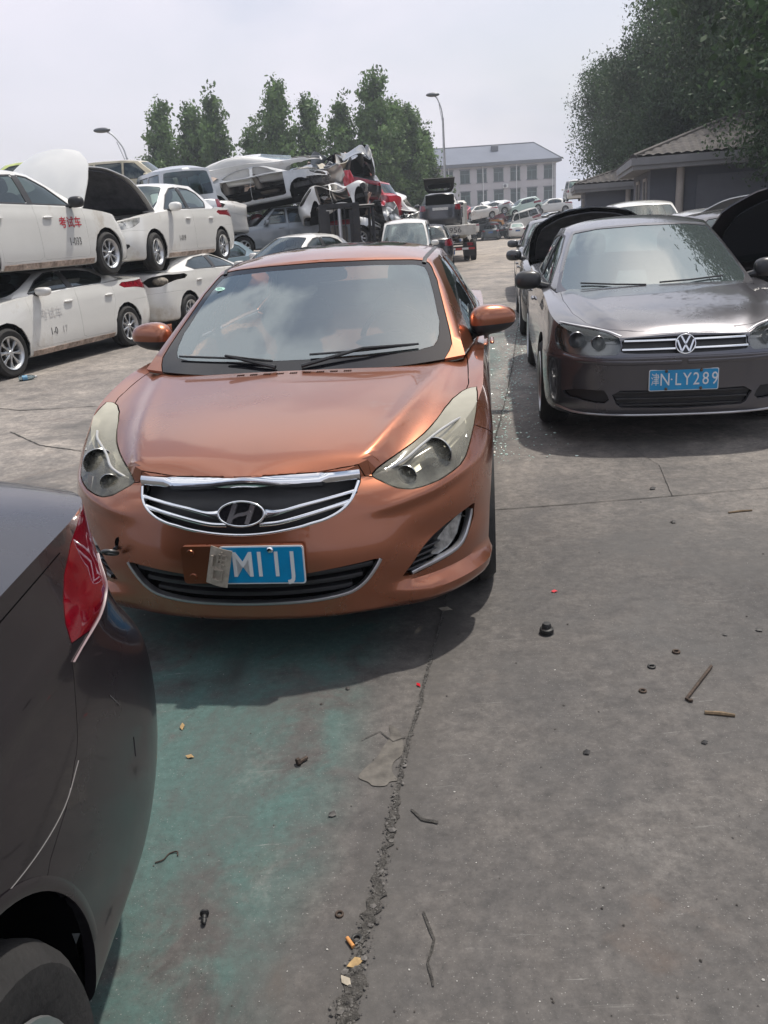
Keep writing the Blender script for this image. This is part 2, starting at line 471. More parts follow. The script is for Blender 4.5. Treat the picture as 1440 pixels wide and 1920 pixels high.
def green_shell(base, top, mids, capz, nf=10, ns=26, nr=10, m=3, cap=8):
    """half of the cabin above the belt: base ring to roof ring, then the roof.  ring: centre front, corner, side points, rear corner, centre rear"""
    def path(r):
        (c0, c1, sd, k1, k0) = r
        a = np.linspace(0, 1, nf + 1)
        f = np.stack([a * c1[0], c0[1] + (c1[1] - c0[1]) * a ** 2.4, c0[2] + (c1[2] - c0[2]) * a ** 2.2], 1)
        b = a[::-1]
        k = np.stack([b * k1[0], k0[1] + (k1[1] - k0[1]) * b ** 2.4, k0[2] + (k1[2] - k0[2]) * b ** 2.2], 1)
        sp = np.array([c1] + list(sd) + [k1]); ll = np.linspace(c1[1], k1[1], ns + 1)[1:-1]
        s_ = np.stack([spl(list(zip(sp[:, 1], sp[:, 0])))(ll), ll, spl(list(zip(sp[:, 1], sp[:, 2])))(ll)], 1)
        return np.concatenate([f, s_, k])
    A, B = path(base), path(top); P = [A]
    for t, bulge in mids:
        Q = A + (B - A) * t
        nrm = np.zeros_like(Q); T = np.gradient(Q, axis=0); nrm[:, 0] = -T[:, 1] * -1; nrm[:, 1] = T[:, 0] * -1
        nrm /= np.maximum(np.linalg.norm(nrm, axis=1), 1e-9)[:, None]
        P.append(Q + nrm * bulge)
    P.append(B); G = crs(np.array(P), m); G[:, 0, 0] = 0; G[:, -1, 0] = 0; G[..., 0] = np.maximum(G[..., 0], 0)
    tp = G[-1]; rows = []
    for q in range(1, cap + 1):
        y = tp[:, 0] * (1 - q / cap)
        rows.append(np.stack([y, tp[:, 1], capz(y, tp[:, 1], tp[:, 0], tp[:, 2])], 1))
    G = np.concatenate([G, np.array(rows)], 0)
    return grid(G).weld()

def arc(cx, cz, r, a0=0, a1=360, n=40):
    a = np.linspace(R_(a0), R_(a1), n, endpoint=(abs(a1 - a0) < 359)); return np.stack([cx + r * np.cos(a), cz + r * np.sin(a)], 1)

def arch_poly(cx, r, zc, drop=0.6):
    p = arc(cx, zc, r, 0, 180, 28)
    return np.vstack([p, [[cx - r, zc - drop], [cx + r, zc - drop]]])

# ---- wheels: tyre + rim, axle along x, outer face towards +x
_wc = {}
def wheel_meshes(R=0.316, W=0.205, rim=0.205, spokes=5, style='plain', pair=False):
    k = (R, W, rim, spokes, style, pair)
    if k in _wc: return _wc[k]
    h = W / 2
    ty = lathe([(rim - .004, -h + .01), (rim + .02, -h), (R - .035, -h - .004), (R - .01, -h + .018), (R, -h + .04), (R, -.035), (R - .008, -.032), (R - .008, -.026), (R, -.023), (R, .023), (R - .008, .026), (R - .008, .032), (R, .035), (R, h - .04), (R - .01, h - .018), (R - .035, h + .004), (rim + .02, h), (rim - .004, h - .01)], 48)
    bar_ = lathe([(rim - .004, -h + .01), (rim - .02, -h + .03), (rim - .035, 0), (rim - .03, h - .05), (rim - .02, h - .018), (rim + .006, h - .002), (rim + .004, h + .004), (rim - .012, h - .004), (rim - .022, h - .022), (rim - .03, h - .05)], 48)
    hub = lathe([(.001, h - .018), (.026, h - .018), (.03, h - .022), (.034, h - .03), (.075, h - .045), (.08, h - .07)], 24)
    sp = S()
    for i in range(spokes):
        a = 2 * np.pi * i / spokes
        for off in ((-.17, .17) if pair else (0,)):
            rr = np.array([.03, .07, .12, rim * .8, rim - .015]); wd = {'plain': np.array([.03, .032, .034, .04, .05]), 'thin': np.array([.022, .018, .016, .016, .02]), 'paddle': np.array([.016, .024, .032, .05, .062])}[style]
            xx = np.array([h - .022, h - .022, h - .03, h - .03, h - .022]); aa = a + off * (rr / rim)
            G = []
            for u, dx in ((-1, -.03), (-1, -.006), (-.45, 0), (.45, 0), (1, -.006), (1, -.03)):
                G.append(np.stack([xx + dx, rr * np.cos(aa) - u * wd / 2 * np.sin(aa), rr * np.sin(aa) + u * wd / 2 * np.cos(aa)], 1))
            sp = sp + grid(np.array(G))
    back = lathe([(.001, -.02), (.13, -.02), (.135, -.03)], 24)
    t = make('tyre', [(ty, RUBBER)]); r = make('rim', [(bar_ + hub + sp, ALLOY), (back, mat('brake_rust', (.05, .035, .03), .8, var=.4))])
    _wc[k] = (t.data, r.data)
    for o in (t, r): bpy.data.objects.remove(o)
    return _wc[k]

def add_wheel(parent, y, l, z=None, R=0.316, rot=0.0, steer=0.0, **k):
    t, r = wheel_meshes(R=R, **k)
    e = empty('wheel', (y, l, R if z is None else z), (0, 0, steer), parent=parent)
    for nm, d in (('tyre', t), ('rim', r)):
        o = bpy.data.objects.new(nm, d); COL.objects.link(o); o.parent = e
        o.rotation_euler = (rot, 0, 0 if y > 0 else math.pi)
    return e

def liner(parent, y, l, z, r, m=None):
    """dark wheel house behind the arch"""
    s = S()
    a = np.linspace(R_(-20), R_(200), 20); G = [np.stack([np.full(20, yy), l + r * np.cos(a), z + r * np.sin(a)], 1) for yy in (abs(y) + .07, abs(y) - .28)]
    s = grid(np.array(G)); c = len(s.V); V = np.vstack([s.V, [[abs(y) - .28, l, z]]]); F = s.F + [[20 + i, 20 + i + 1, c] for i in range(19)]
    s = S(V, F)
    return s if y > 0 else s.mirror()

def side_piece(name, s, m, parent, both=True, angle=38):
    o = [make(name, [(s, m)], parent, angle)]
    if both: o.append(make(name, [(s.mirror(), m)], parent, angle))
    return o
# ================================================================== copper sedan (the main car)
HERO_RINGS = [
    dict(lf=.16, lr=4.42, D=.66, n=2.5, Dr=.5, m=2.8, w=[(0, .74), (4.5, .74)], z=[(0, .19), (.6, .17), (4.5, .2)]),
    dict(lf=.035, lr=4.48, D=.72, n=2.4, Dr=.55, m=2.8, w=[(0, .83), (1.5, .85), (3, .85), (4.5, .83)], z=[(0, .205), (.12, .21), (.5, .20), (1.6, .19), (3, .2), (4.5, .26)]),
    dict(lf=.012, lr=4.52, D=.74, n=2.4, Dr=.6, m=2.8, w=[(0, .865), (1.5, .87), (3, .875), (4.5, .86)], z=[(0, .262), (.5, .27), (1.6, .26), (4.5, .36)]),
    dict(lf=.0, lr=4.53, D=.76, n=2.35, Dr=.6, m=2.8, w=[(0, .88), (1.5, .88), (3, .885), (4.5, .87)], z=[(0, .42), (.5, .43), (1.6, .42), (4.5, .5)]),
    dict(lf=.022, lr=4.53, D=.76, n=2.3, Dr=.6, m=2.7, w=[(0, .885), (1.5, .878), (3, .888), (4.5, .875)], z=[(0, .545), (.5, .56), (.8, .60), (1.6, .62), (4.5, .7)]),
    dict(lf=.048, lr=4.5, D=.78, n=2.25, Dr=.6, m=2.6, w=[(0, .88), (1.5, .875), (3, .882), (4.5, .86)], z=[(0, .64), (.25, .645), (.5, .68), (.8, .76), (1.6, .82), (3.2, .86), (4.5, .86)]),
    dict(lf=.085, lr=4.44, D=.86, n=2.15, Dr=.62, m=2.4, w=[(0, .845), (1.0, .845), (1.5, .85), (3, .85), (4.5, .81)], z=[(0, .705), (.17, .70), (.35, .745), (.55, .80), (.8, .868), (1.25, .94), (2, .962), (3.2, 1.0), (4.0, 1.02), (4.5, .97)]),
]
_hz = spl([(.0, .70), (.085, .733), (.2, .778), (.4, .83), (.7, .884), (1.0, .925), (1.2, .948), (1.8, .96), (3.6, 1.03), (4.1, 1.075), (4.35, 1.06), (4.55, .99)])
_hr = spl([(0, .40), (.2, .44), (.6, .55), (1.0, .64), (1.3, .69), (2, .72), (4.6, .72)])
def hero_cap(y, l, ys, zs):
    zc, yr = _hz(l), np.minimum(_hr(l), ys * .98)
    fr = np.clip((1.45 - l) / .3, 0, 1)
    zr = np.where(l < 1.5, zc - .012 - .010 * np.clip(l - .6, 0, 1), zc + (zs - zc) * .6)            # crease height
    q = np.clip(y / np.maximum(yr, 1e-3), 0, 1)
    zin = zc - (zc - zr) * q ** 2.2
    t = np.clip((y - yr) / np.maximum(ys - yr, 1e-3), 0, 1)
    zout = zr + (zs - zr) * (1 - (1 - t) ** 2.0) - .009 * fr * np.sin(np.pi * np.clip(t * 1.1, 0, 1))
    z = np.where(y <= yr, zin, zout) + .007 * fr * np.clip((l - .2) / .25, 0, 1) * np.exp(-((y - yr) / .045) ** 2)
    k = np.clip((l - .085) / .12, 0, 1)
    return z * k + (zs + (zc - zs) * (1 - (y / np.maximum(ys, 1e-3)) ** 2)) * (1 - k)
_hroof = spl([(1.9, 1.385), (2.1, 1.418), (2.4, 1.44), (2.75, 1.447), (3.1, 1.43), (3.45, 1.375), (3.6, 1.33)])
def hero_roof(y, l, ys, zs):
    u = np.clip(y / np.maximum(ys, 1e-3), 0, 1); zc = np.maximum(_hroof(l), zs)
    return zs + (zc - zs) * (1 - u ** 2.6)

def hero_shells():
    b = body_shell(HERO_RINGS, hero_cap, nf=30, ns=44, nr=14, m=8, cap=40)
    g = green_shell(
        ((0, 1.06, .925), (.765, 1.20, .955), [(.815, 1.7, .965), (.835, 2.3, .975), (.83, 3.0, .99), (.78, 3.6, 1.01)], (.66, 4.05, 1.03), (0, 4.16, 1.05)),
        ((0, 1.905, 1.385), (.575, 1.985, 1.352), [(.60, 2.35, 1.374), (.602, 2.7, 1.378), (.585, 3.1, 1.36)], (.52, 3.44, 1.315), (0, 3.5, 1.352)),
        [(.35, .012), (.7, .016)], hero_roof, nf=18, ns=40, nr=12, m=6, cap=12)
    return b, g

HEADLIGHT = [(.442, .699), (.455, .715), (.491, .730), (.537, .747), (.583, .764), (.625, .783), (.657, .804), (.688, .830), (.723, .852), (.761, .868), (.787, .873), (.815, .876), (.821, .863), (.818, .829), (.806, .776), (.789, .724), (.774, .691), (.754, .674), (.72, .66), (.676, .648), (.633, .642), (.591, .64), (.559, .645), (.527, .656), (.489, .674), (.456, .690)]
GRILLE = [(-.1, .737), (0, .737), (.195, .733), (.341, .730), (.393, .728), (.407, .715), (.406, .684), (.395, .661), (.375, .631), (.338, .602), (.29, .582), (.24, .571), (.197, .561), (.103, .547), (0, .541), (-.1, .541)]
INTAKE = [(-.1, .387), (0, .387), (.215, .398), (.324, .41), (.404, .419), (.477, .427), (.461, .395), (.425, .347), (.385, .316), (.339, .299), (.258, .287), (.174, .281), (0, .278), (-.1, .278)]
FOG = [(.545, .339), (.583, .384), (.617, .428), (.65, .455), (.7, .483), (.745, .5), (.802, .514), (.796, .463), (.779, .417), (.758, .386), (.724, .367), (.668, .355), (.608, .343), (.58, .334)]
FOGLAMP = [(.647, .366), (.659, .401), (.688, .45), (.727, .475), (.761, .49), (.776, .494), (.766, .467), (.75, .423), (.724, .391), (.668, .368)]
SCREEN = [(-.1, 1.374), (0, 1.374), (.285, 1.368), (.48, 1.357), (.562, 1.345), (.588, 1.31), (.617, 1.256), (.651, 1.162), (.69, 1.05), (.703, 1.0), (.69, .975), (.66, .93), (.478, .90), (.231, .88), (0, .88), (-.1, .88)]
SCREEN_IN = [(-.1, 1.351), (0, 1.351), (.289, 1.346), (.5, 1.333), (.545, 1.322), (.57, 1.29), (.605, 1.2), (.638, 1.09), (.642, 1.03), (.622, 1.0), (.536, .985), (.225, .978), (0, .977), (-.1, .977)]

def ellipsoid(c, r, n=28, m=16, ex=1.0, ez=1.0):
    u = np.linspace(0, 2 * np.pi, n, endpoint=False); v = np.linspace(-np.pi / 2, np.pi / 2, m)
    sg = lambda q, e: np.sign(q) * np.abs(q) ** e
    G = np.stack([sg(np.cos(v), ez)[:, None] * sg(np.cos(u), ex)[None] * r[0] + c[0], sg(np.cos(v), ez)[:, None] * sg(np.sin(u), ex)[None] * r[1] + c[1], np.repeat(sg(np.sin(v), ez)[:, None], n, 1) * r[2] + c[2]], 2)
    return grid(G, closed=True).weld()

def torus(c, R, r, M=None, n=40, k=10):
    a = np.linspace(0, 2 * np.pi, n, endpoint=False); b = np.linspace(0, 2 * np.pi, k, endpoint=False)
    G = np.stack([(R + r * np.cos(b))[None] * np.cos(a)[:, None], np.repeat((r * np.sin(b))[None], n, 0), (R + r * np.cos(b))[None] * np.sin(a)[:, None]], 2)
    s = grid(np.concatenate([G, G[:1]]), closed=True).weld()
    if M is not None: s = s.xf(M)
    return s.move(c)

def ellring(a, b, t, d):
    """flat oval ring in x-z with a half-round face towards -y"""
    th = np.linspace(0, 2 * np.pi, 48, endpoint=False); G = []
    for k, y in [(0, d)] + [((1 - math.cos(q)) / 2, -.55 * t * math.sin(q)) for q in np.linspace(0, math.pi, 8)] + [(1, d)]:
        G.append(np.stack([(a - t * k) * np.cos(th), np.full(48, y), (b - t * k) * np.sin(th)], 1))
    return grid(np.array(G), closed=True, flip=True)

def seat(y, l, z, w_=.5, m=None):
    """front seat: cushion, backrest and headrest, facing -l"""
    c = ellipsoid((y, l, z + .30), (w_ / 2, .27, .09), ex=.5, ez=.6)
    b = ellipsoid((0, 0, 0), (w_ / 2, .085, .33), ex=.55, ez=.55).xf(Matrix.Translation((y, l + .33, z + .60)) @ Matrix.Rotation(R_(-20), 4, 'X'))
    h = ellipsoid((0, 0, 0), (.135, .055, .10), ex=.6, ez=.6).xf(Matrix.Translation((y, l + .475, z + 1.0)) @ Matrix.Rotation(R_(-16), 4, 'X'))
    p = tube([(y - .05, l + .45, z + .85), (y - .05, l + .47, z + .98)], .008) + tube([(y + .05, l + .45, z + .85), (y + .05, l + .47, z + .98)], .008)
    return c + b + h + p

def mirror_part(parent, tree, y, l, z, m, sx=1, size=(.125, .075, .085), low=BLACK, low_z=-.35, ang=14):
    """door mirror: painted shell, dark lower half, glass and stalk"""
    s = ellipsoid((0, 0, 0), (1, 1, 1), 36, 24, ex=.75, ez=.8)
    V = s.V.copy(); t = (V[:, 0] + 1) / 2
    V[:, 2] *= 1 - .30 * t ** 2; V[:, 2] += .10 * t; V[:, 1] = np.where(V[:, 1] > 0, V[:, 1] * .45, V[:, 1]); V[:, 1] *= 1 - .25 * t
    s.V = V * np.array(size)
    s = s.xf(Matrix.Rotation(R_(ang), 4, 'Z'))
    lo, hi = s.split([(-1, -1), (1, -1), (1, low_z * size[2] + .035), (-1, low_z * size[2] - .015)], (0, 2))
    stalk = tube(smooth_path([(-size[0] * 1.15, .05, -size[2] * .95), (-size[0] * .7, .03, -size[2] * .75), (-size[0] * .2, .0, -size[2] * .55)], 4), [.028] * 3 + [.03] * 4 + [.034] * 2, 10) if True else S()
    gl = S([(-.8 * size[0], .042, -.6 * size[2]), (.7 * size[0], .052, -.5 * size[2]), (.75 * size[0], .052, .6 * size[2]), (-.8 * size[0], .042, .75 * size[2])], [[0, 1, 2, 3]])
    for q in (1, -1):
        f = (lambda a: a) if q > 0 else (lambda a: a.mirror())
        T = Matrix.Translation((y, l, z))
        e = make('mirror', [(f(hi.xf(T)), m), (f(lo.xf(T)), low), (f(stalk.xf(T)), low)], parent)
        g = make('mirror_glass', [(f(gl.xf(T)), CHROME)], e)
        if sx == 0: break
COPPER = None
def copper_paint():
    m = paint('copper_paint', (.305, .104, .050), metal=.80, rough=.30, coat=1.0, coat_rough=.03, var=.06, var_scale=1.2, rvar=.06, dirt=(.30, .19, .14), dirt_amt=.02)
    return m
def hazy_lens():
    """polycarbonate gone yellow and cloudy, worst along the top"""
    m = bpy.data.materials.new('hazy_headlight_lens'); m.use_nodes = True; t = m.node_tree; t.nodes.clear()
    nd, lk = t.nodes.new, t.links.new
    o = nd('ShaderNodeOutputMaterial'); tr = nd('ShaderNodeBsdfTransparent'); tr.inputs[0].default_value = (.84, .83, .76, 1)
    df = nd('ShaderNodeBsdfDiffuse'); df.inputs[0].default_value = (.50, .475, .38, 1)
    gl = nd('ShaderNodeBsdfGlossy'); gl.inputs['Roughness'].default_value = .12
    co = nd('ShaderNodeTexCoord'); sp = nd('ShaderNodeSeparateXYZ'); lk(co.outputs['Object'], sp.inputs[0])
    mr = nd('ShaderNodeMapRange'); mr.inputs['From Min'].default_value = .70; mr.inputs['From Max'].default_value = .87; mr.inputs['To Min'].default_value = .16; mr.inputs['To Max'].default_value = .74
    lk(sp.outputs['Z'], mr.inputs['Value'])
    nz = nd('ShaderNodeTexNoise'); nz.inputs['Scale'].default_value = 9; nz.inputs['Detail'].default_value = 6; lk(co.outputs['Object'], nz.inputs['Vector'])
    ma = nd('ShaderNodeMath'); ma.operation = 'MULTIPLY_ADD'; ma.inputs[1].default_value = .35; lk(nz.outputs['Fac'], ma.inputs[0]); 
    ad = nd('ShaderNodeMath'); ad.operation = 'ADD'; ad.inputs[1].default_value = -.17; lk(mr.outputs[0], ad.inputs[0]); lk(ad.outputs[0], ma.inputs[2])
    m1 = nd('ShaderNodeMixShader'); lk(ma.outputs[0], m1.inputs[0]); lk(tr.outputs[0], m1.inputs[1]); lk(df.outputs[0], m1.inputs[2])
    fr = nd('ShaderNodeFresnel'); fr.inputs[0].default_value = 1.5
    m2 = nd('ShaderNodeMixShader'); lk(fr.outputs[0], m2.inputs[0]); lk(m1.outputs[0], m2.inputs[1]); lk(gl.outputs[0], m2.inputs[2]); lk(m2.outputs[0], o.inputs[0])
    return m

def plate_at(parent, c, w_=.44, h_=.14, text=None, tilt=0, name='license_plate', size=.1, sx=1.0, blank=None):
    p = make(name, [(prism(rrect(w_, h_, .012), .004), WHITEPAINT), (prism(rrect(w_ - .010, h_ - .010, .010), .002).move((0, -.0022, 0)), PLATEBLUE)], parent)
    p.location = c; p.rotation_euler = (tilt, 0, 0)
    return p

def build_hero():
    P = copper_paint()
    root = empty('parked_car', (-.501, 2.655, 0), (0, 0, -R_(7.797)), 'copper orange sedan with hazy yellowed headlights and a folded blue front plate', 'car')
    b, g = hero_shells()
    # sculpted lower bumper corner
    nr = b.normals(); y, l, z = b.V.T
    zl = .302 + .0 * y
    k = 1 / (1 + np.exp((z - zl) / .004)) * np.clip((y - .46) / .16, 0, 1) * np.clip((.62 - l) / .2, 0, 1) * np.clip((z - .2) / .05, 0, 1)
    k2 = np.exp(-((z - (.60 + .05 * np.clip((y - .5) / .3, 0, 1) + .1 * np.clip(l - .25, 0, 1))) / .022) ** 2) * np.clip((y - .42) / .1, 0, 1) * np.clip((.5 - l) / .15, 0, 1)
    k3 = np.exp(-((z - .47) / .06) ** 2) * np.clip((y - .5) / .15, 0, 1) * np.clip((.6 - l) / .25, 0, 1)
    b.V = b.V + nr * (k * .042 + k2 * .012 - k3 * .012)[:, None]; b.V[:, 0] = np.maximum(b.V[:, 0], 0)
    full = b.sym(); BT = bvh(full); GT = bvh(g.sym())
    # --- lower body cuts (right half, mirrored afterwards)
    for lc in (.885, 3.585):
        _, b = b.split(arch_poly(lc, .352, .335), (1, 2), lambda V: V[:, 0] > .45)
    lens, b = b.split(HEADLIGHT, (0, 2), lambda V: (V[:, 1] < 1.0) & (V[:, 2] > .6))
    gri, b = b.split(GRILLE, (0, 2), lambda V: V[:, 1] < .35)
    inta, b = b.split(INTAKE, (0, 2), lambda V: V[:, 1] < .35)
    fog, b = b.split(FOG, (0, 2), lambda V: V[:, 1] < .6)
    hood, b = b.split([(-1, .092), (0, .092), (.2, .122), (.34, .16), (.41, .178), (.445, .187), (.54, .28), (.66, .45), (.755, .7), (.783, .885), (.776, 1.18), (.762, 1.4), (.72, 1.55), (-1, 1.55)], (0, 1), lambda V: V[:, 2] > .67)
    bump, b = b.split([(-.5, -.2), (.7, -.2), (.72, .70), (.58, .776), (.3, .80), (-.5, .80)], (1, 2))
    fend, b = b.split([(-.5, .2), (1.43, .2), (1.43, .5), (1.40, 1.1), (-.5, 1.1)], (1, 2), lambda V: V[:, 0] > .2)
    d1, b = b.split([(1.44, .29), (2.5, .29), (2.53, 1.2), (1.42, 1.2)], (1, 2), lambda V: V[:, 0] > .7)
    d2, b = b.split([(2.51, .29), (3.2, .29), (3.28, .55), (3.5, .72), (3.52, 1.2), (2.54, 1.2)], (1, 2), lambda V: V[:, 0] > .7)
    make('body', [(b.sym().flange(.0, .02), P)], root)
    make('hood', [(hood.sym().flange(.003, .02), P)], root)
    make('front_bumper', [(bump.sym().flange(.002, .028), P)], root)
    side_piece('fender', fend.flange(.002, .025, lambda v: v[0] < .01), P, root)
    for d in (d1, d2): 
        for o in side_piece('door', d.flange(.002, .02), P, root): pass
    # inner dark skins so that no gap shows daylight
    und = full.offset(-.05); und = S(und.V, [f for f in und.F if und.V[f][:, 2].mean() < .94 and not (.72 < und.V[f][:, 1].mean() < 1.05 and und.V[f][:, 0].max() > .4 and False)])
    lin = S()
    for lc in (.885, 3.585): a = liner(None, .765, lc, .335, .36); lin = lin + a + a.mirror()
    make('underbody', [(box(-.55, .55, .5, 4.3, .17, .2), DARK), (lin, DARK), (box(-.45, .45, .16, .35, .22, .60), DARK)], root)
    # --- headlights
    hz = hazy_lens(); refl = mat('lamp_bowl', (.42, .42, .41), .25, .9, rvar=.08, var_scale=30); hous = mat('lamp_housing', (.22, .22, .21), .28, .8, var=.4, var_scale=20)
    bowl = lambda c, r, d, yaw, pit: lathe([(.004, d), (r * .3, d * .94), (r * .6, d * .66), (r * .85, d * .28), (r, 0), (r * 1.03, .004)], 32, 'y').xf(Matrix.Translation(c) @ Matrix.Rotation(yaw, 4, 'Z') @ Matrix.Rotation(pit, 4, 'X'))
    bulb = lambda c, d, yaw: lathe([(.012, d), (.012, .03), (.009, .02), (.002, .016)], 12, 'y').xf(Matrix.Translation(c) @ Matrix.Rotation(yaw, 4, 'Z'))
    inner = lens.offset(-.075)
    c1, c2 = (.668, .385, .722), (.565, .236, .684)
    bow = bowl(c1, .060, .06, -.45, .12).flip() + bowl(c2, .036, .04, -.25, .12).flip(); bl = bulb(c1, .05, -.45) + bulb(c2, .035, -.25)
    eye = tube(smooth_path([(.49, .235, .70), (.56, .265, .735), (.62, .36, .765), (.70, .47, .80), (.765, .60, .80), (.775, .50, .745)], 6), .0055, 8)
    for q in (1, -1):
        f = (lambda a: a) if q > 0 else (lambda a: a.mirror())
        h = make('headlight', [(f(lens.flange(.003, .03)), hz)], root)
        make('lamp_housing', [(f(inner), hous)], h)
        make('reflector', [(f(bow), refl), (f(bl), CLEARLENS), (f(eye), mat('lamp_eyelid', (.40, .40, .39), .4, .3))], h)
    # --- grille: dark backing, chrome blade, two bars, lower outline
    make('grille', [(gri.sym().offset(-.05), BLACK)], root)
    sm = lambda pts: [(-a, c) for a, c in pts[::-1] if a > 0] + list(pts)
    gr = bpy.data.objects[bpy.context.scene.collection.objects[-1].name]
    full_pts = lambda pts: along_front(BT, smooth_path(sm(pts), 4), .02)
    make('grille_blade', [(trim(full_pts([(0, .7185), (.197, .716), (.30, .7145), (.402, .712)]), .034, .012, .03), CHROME)], gr)
    for q in (1, -1):
        f = (lambda a: a) if q > 0 else (lambda a: a.mirror())
        p1 = along_front(BT, smooth_path([(.08, .613), (.13, .617), (.2, .632), (.28, .646), (.396, .664)], 6), .02)
        make('grille_bar', [(f(trim([(p - np.array([0, -.006, 0]), n) for p, n in p1], np.interp(np.linspace(0, 1, len(p1)), [0, .12, .3, 1], [.034, .022, .013, .011]), .006, .03)), CHROME)], gr)
        p2 = along_front(BT, smooth_path([(.06, .578), (.13, .582), (.236, .604), (.31, .62), (.375, .634)], 6), .02)
        make('grille_bar', [(f(trim([(p - np.array([0, -.006, 0]), n) for p, n in p2], .014, .006, .03)), CHROME)], gr)
    make('grille_surround', [(trim(full_pts([(0, .544), (.103, .550), (.197, .564), (.24, .574), (.29, .585), (.338, .605), (.372, .632), (.39, .661), (.401, .69)]), .010, .005, .02), CHROME)], gr)
    # emblem
    ep, en = on_front(BT, 0, .621); 
    em = empty('emblem', tuple(ep + np.array([0, -.012, 0])), (R_(-16), 0, 0), parent=root)
    H1 = [(-.052, -.026), (-.036, -.034), (-.012, .034), (-.026, .040)]
    H2 = [(.026, -.040), (.012, -.034), (.036, .034), (.052, .026)]
    H3 = smooth_path([(-.030, -.010), (-.010, .003), (.012, .006), (.032, .012), (.036, .004), (.012, -.006), (-.01, -.009), (-.034, -.02)], 3, True)
    make('emblem_plate', [(prism([(.082 * math.cos(a), .044 * math.sin(a)) for a in np.linspace(0, 2 * np.pi, 48, endpoint=False)], .02), GLOSSBLACK)], em)
    make('emblem_ring', [(ellring(.087, .048, .009, .012), CHROME)], em)
    make('emblem_letter', [(prism(H1, .012).move((0, -.006, 0)), CHROME), (prism(H2, .012).move((0, -.006, 0)), CHROME), (prism(H3, .012).move((0, -.0065, 0)), CHROME)], em)
    # --- lower intake
    it = make('lower_intake', [(inta.sym().offset(-.07), DARK)], root)
    for zz in (.312, .345, .378):
        pts = [(y_, zz + .02 * (y_ / .4) ** 2) for y_ in np.linspace(-.44, .44, 24)]
        ok = [q for q in pts if sdf(np.array([[abs(q[0]), q[1]]]), np.array(INTAKE))[0] < -.004]
        if len(ok) > 3: make('slat', [(trim([(p + np.array([0, .03, 0]), n) for p, n in along_front(BT, ok, .04)], .016, .004, .03), BLACK)], it)
    make('intake_trim', [(trim(full_pts([(0, .2835), (.174, .287), (.258, .293), (.339, .305), (.381, .32), (.42, .35), (.455, .395), (.472, .424)]), .012, .004, .02), SATIN)], it)
    # --- fog lamps
    lm, bez = fog.split(FOGLAMP, (0, 2))
    for q in (1, -1):
        f = (lambda a: a) if q > 0 else (lambda a: a.mirror())
        e = make('fog_lamp', [(f(fog.offset(-.05)), BLACK)], root)
        make('lamp_lens', [(f(lm.offset(-.022).flange(.001, .03)), mat('fog_lens', (.28, .28, .27), .14, .4, coat=1.0, var=.6, var_scale=25))], e)
        for i in range(4):
            zz = .352 + i * .022
            pts = along_front(BT, [(.565 + i * .012, zz), (.60 + i * .016, zz + .006), (.64 + i * .014, zz + .012)], .02)
            if len(pts) > 2: make('slat', [(f(trim([(p + n * -.012, n) for p, n in pts], .007, .003, .03)), BLACK)], e)
        make('fog_trim', [(f(trim(along_front(BT, smooth_path([(.575, .343), (.608, .352), (.668, .364), (.724, .376), (.752, .392), (.77, .42), (.785, .465), (.79, .497)], 4), .02), .014, .004, .02)), SATIN)], e)
    # --- number plate: bracket in body colour, blue plate, folded left end
    pl = empty('license_plate', (0.0, -.026, .452), (R_(-3), 0, 0), parent=root)
    make('bracket', [(prism(rrect(.44, .138, .014), .02).move((0, .003, 0)), P), (lathe([(.001, -.003), (.012, -.003), (.015, .004)], 16, 'y').move((-.185, 0, .045)), P), (lathe([(.001, -.003), (.012, -.003), (.015, .004)], 16, 'y').move((-.185, 0, -.045)), P)], pl)
    W2, cx = .30, .072
    make('plate_sheet', [(prism(rrect(W2, .14, .010), .003).move((cx, -.004, 0)), WHITEPAINT), (prism(rrect(W2 - .010, .130, .008), .002).move((cx, -.006, 0)), PLATEBLUE)], pl)
    letters = S()
    for ch, xx in (('M', .003), ('I', .064), ('I', .124), ('J', .180)):
        t = text_surf(ch, .128, .001, .82, .0015); letters = letters + t.move((xx, -.0075, -.001))
    make('lettering', [(letters, WHITEPAINT)], pl)
    scr = make('screw', [(lathe([(.0005, -.010), (.008, -.009), (.012, -.004), (.012, .002)], 16, 'y').move((.105, -.006, .056)), CHROME)], pl)
    FL = mat('bare_aluminium', (.40, .35, .29), .55, .35, var=.3, var_scale=30)
    flap = grid(np.array([[(x, -.012 - .012 * math.sin((x + .04) / .08 * 2.2) - .01 * (zz + .07), zz) for x in np.linspace(-.04, .04, 9)] for zz in np.linspace(-.07, .07, 9)]))
    emb = S()
    for x0, x1, z0, z1 in ((-.03, -.022, .0, .04), (-.02, .018, -.05, -.045), (-.02, .018, -.012, -.007), (-.02, -.015, -.05, -.01), (.013, .018, -.05, -.01), (-.006, .024, .012, .016), (-.006, .024, .046, .05), (-.008, -.003, .012, .05), (.02, .025, .012, .05), (.004, .008, .0, .06), (-.004, .02, .028, .032)):
        emb = emb + box(x0, x1, -.030, -.018, z0, z1)
    fo = make('folded_end', [(flap.flange(0, .002), FL), (emb, FL)], pl); fo.location = (-.078, -.004, .002); fo.rotation_euler = (0, R_(14), 0)
    # --- cabin
    scrn, g = g.split(SCREEN, (0, 2), lambda V: V[:, 1] < 2.25)
    rear, g = g.split([(-1, 1.05), (.6, 1.06), (.50, 1.33), (-1, 1.34)], (0, 2), lambda V: V[:, 1] > 3.45)
    w1, g = g.split([(1.56, .985), (2.46, .99), (2.44, 1.345), (2.2, 1.335), (1.95, 1.25), (1.7, 1.09)], (1, 2), lambda V: V[:, 0] > .4)
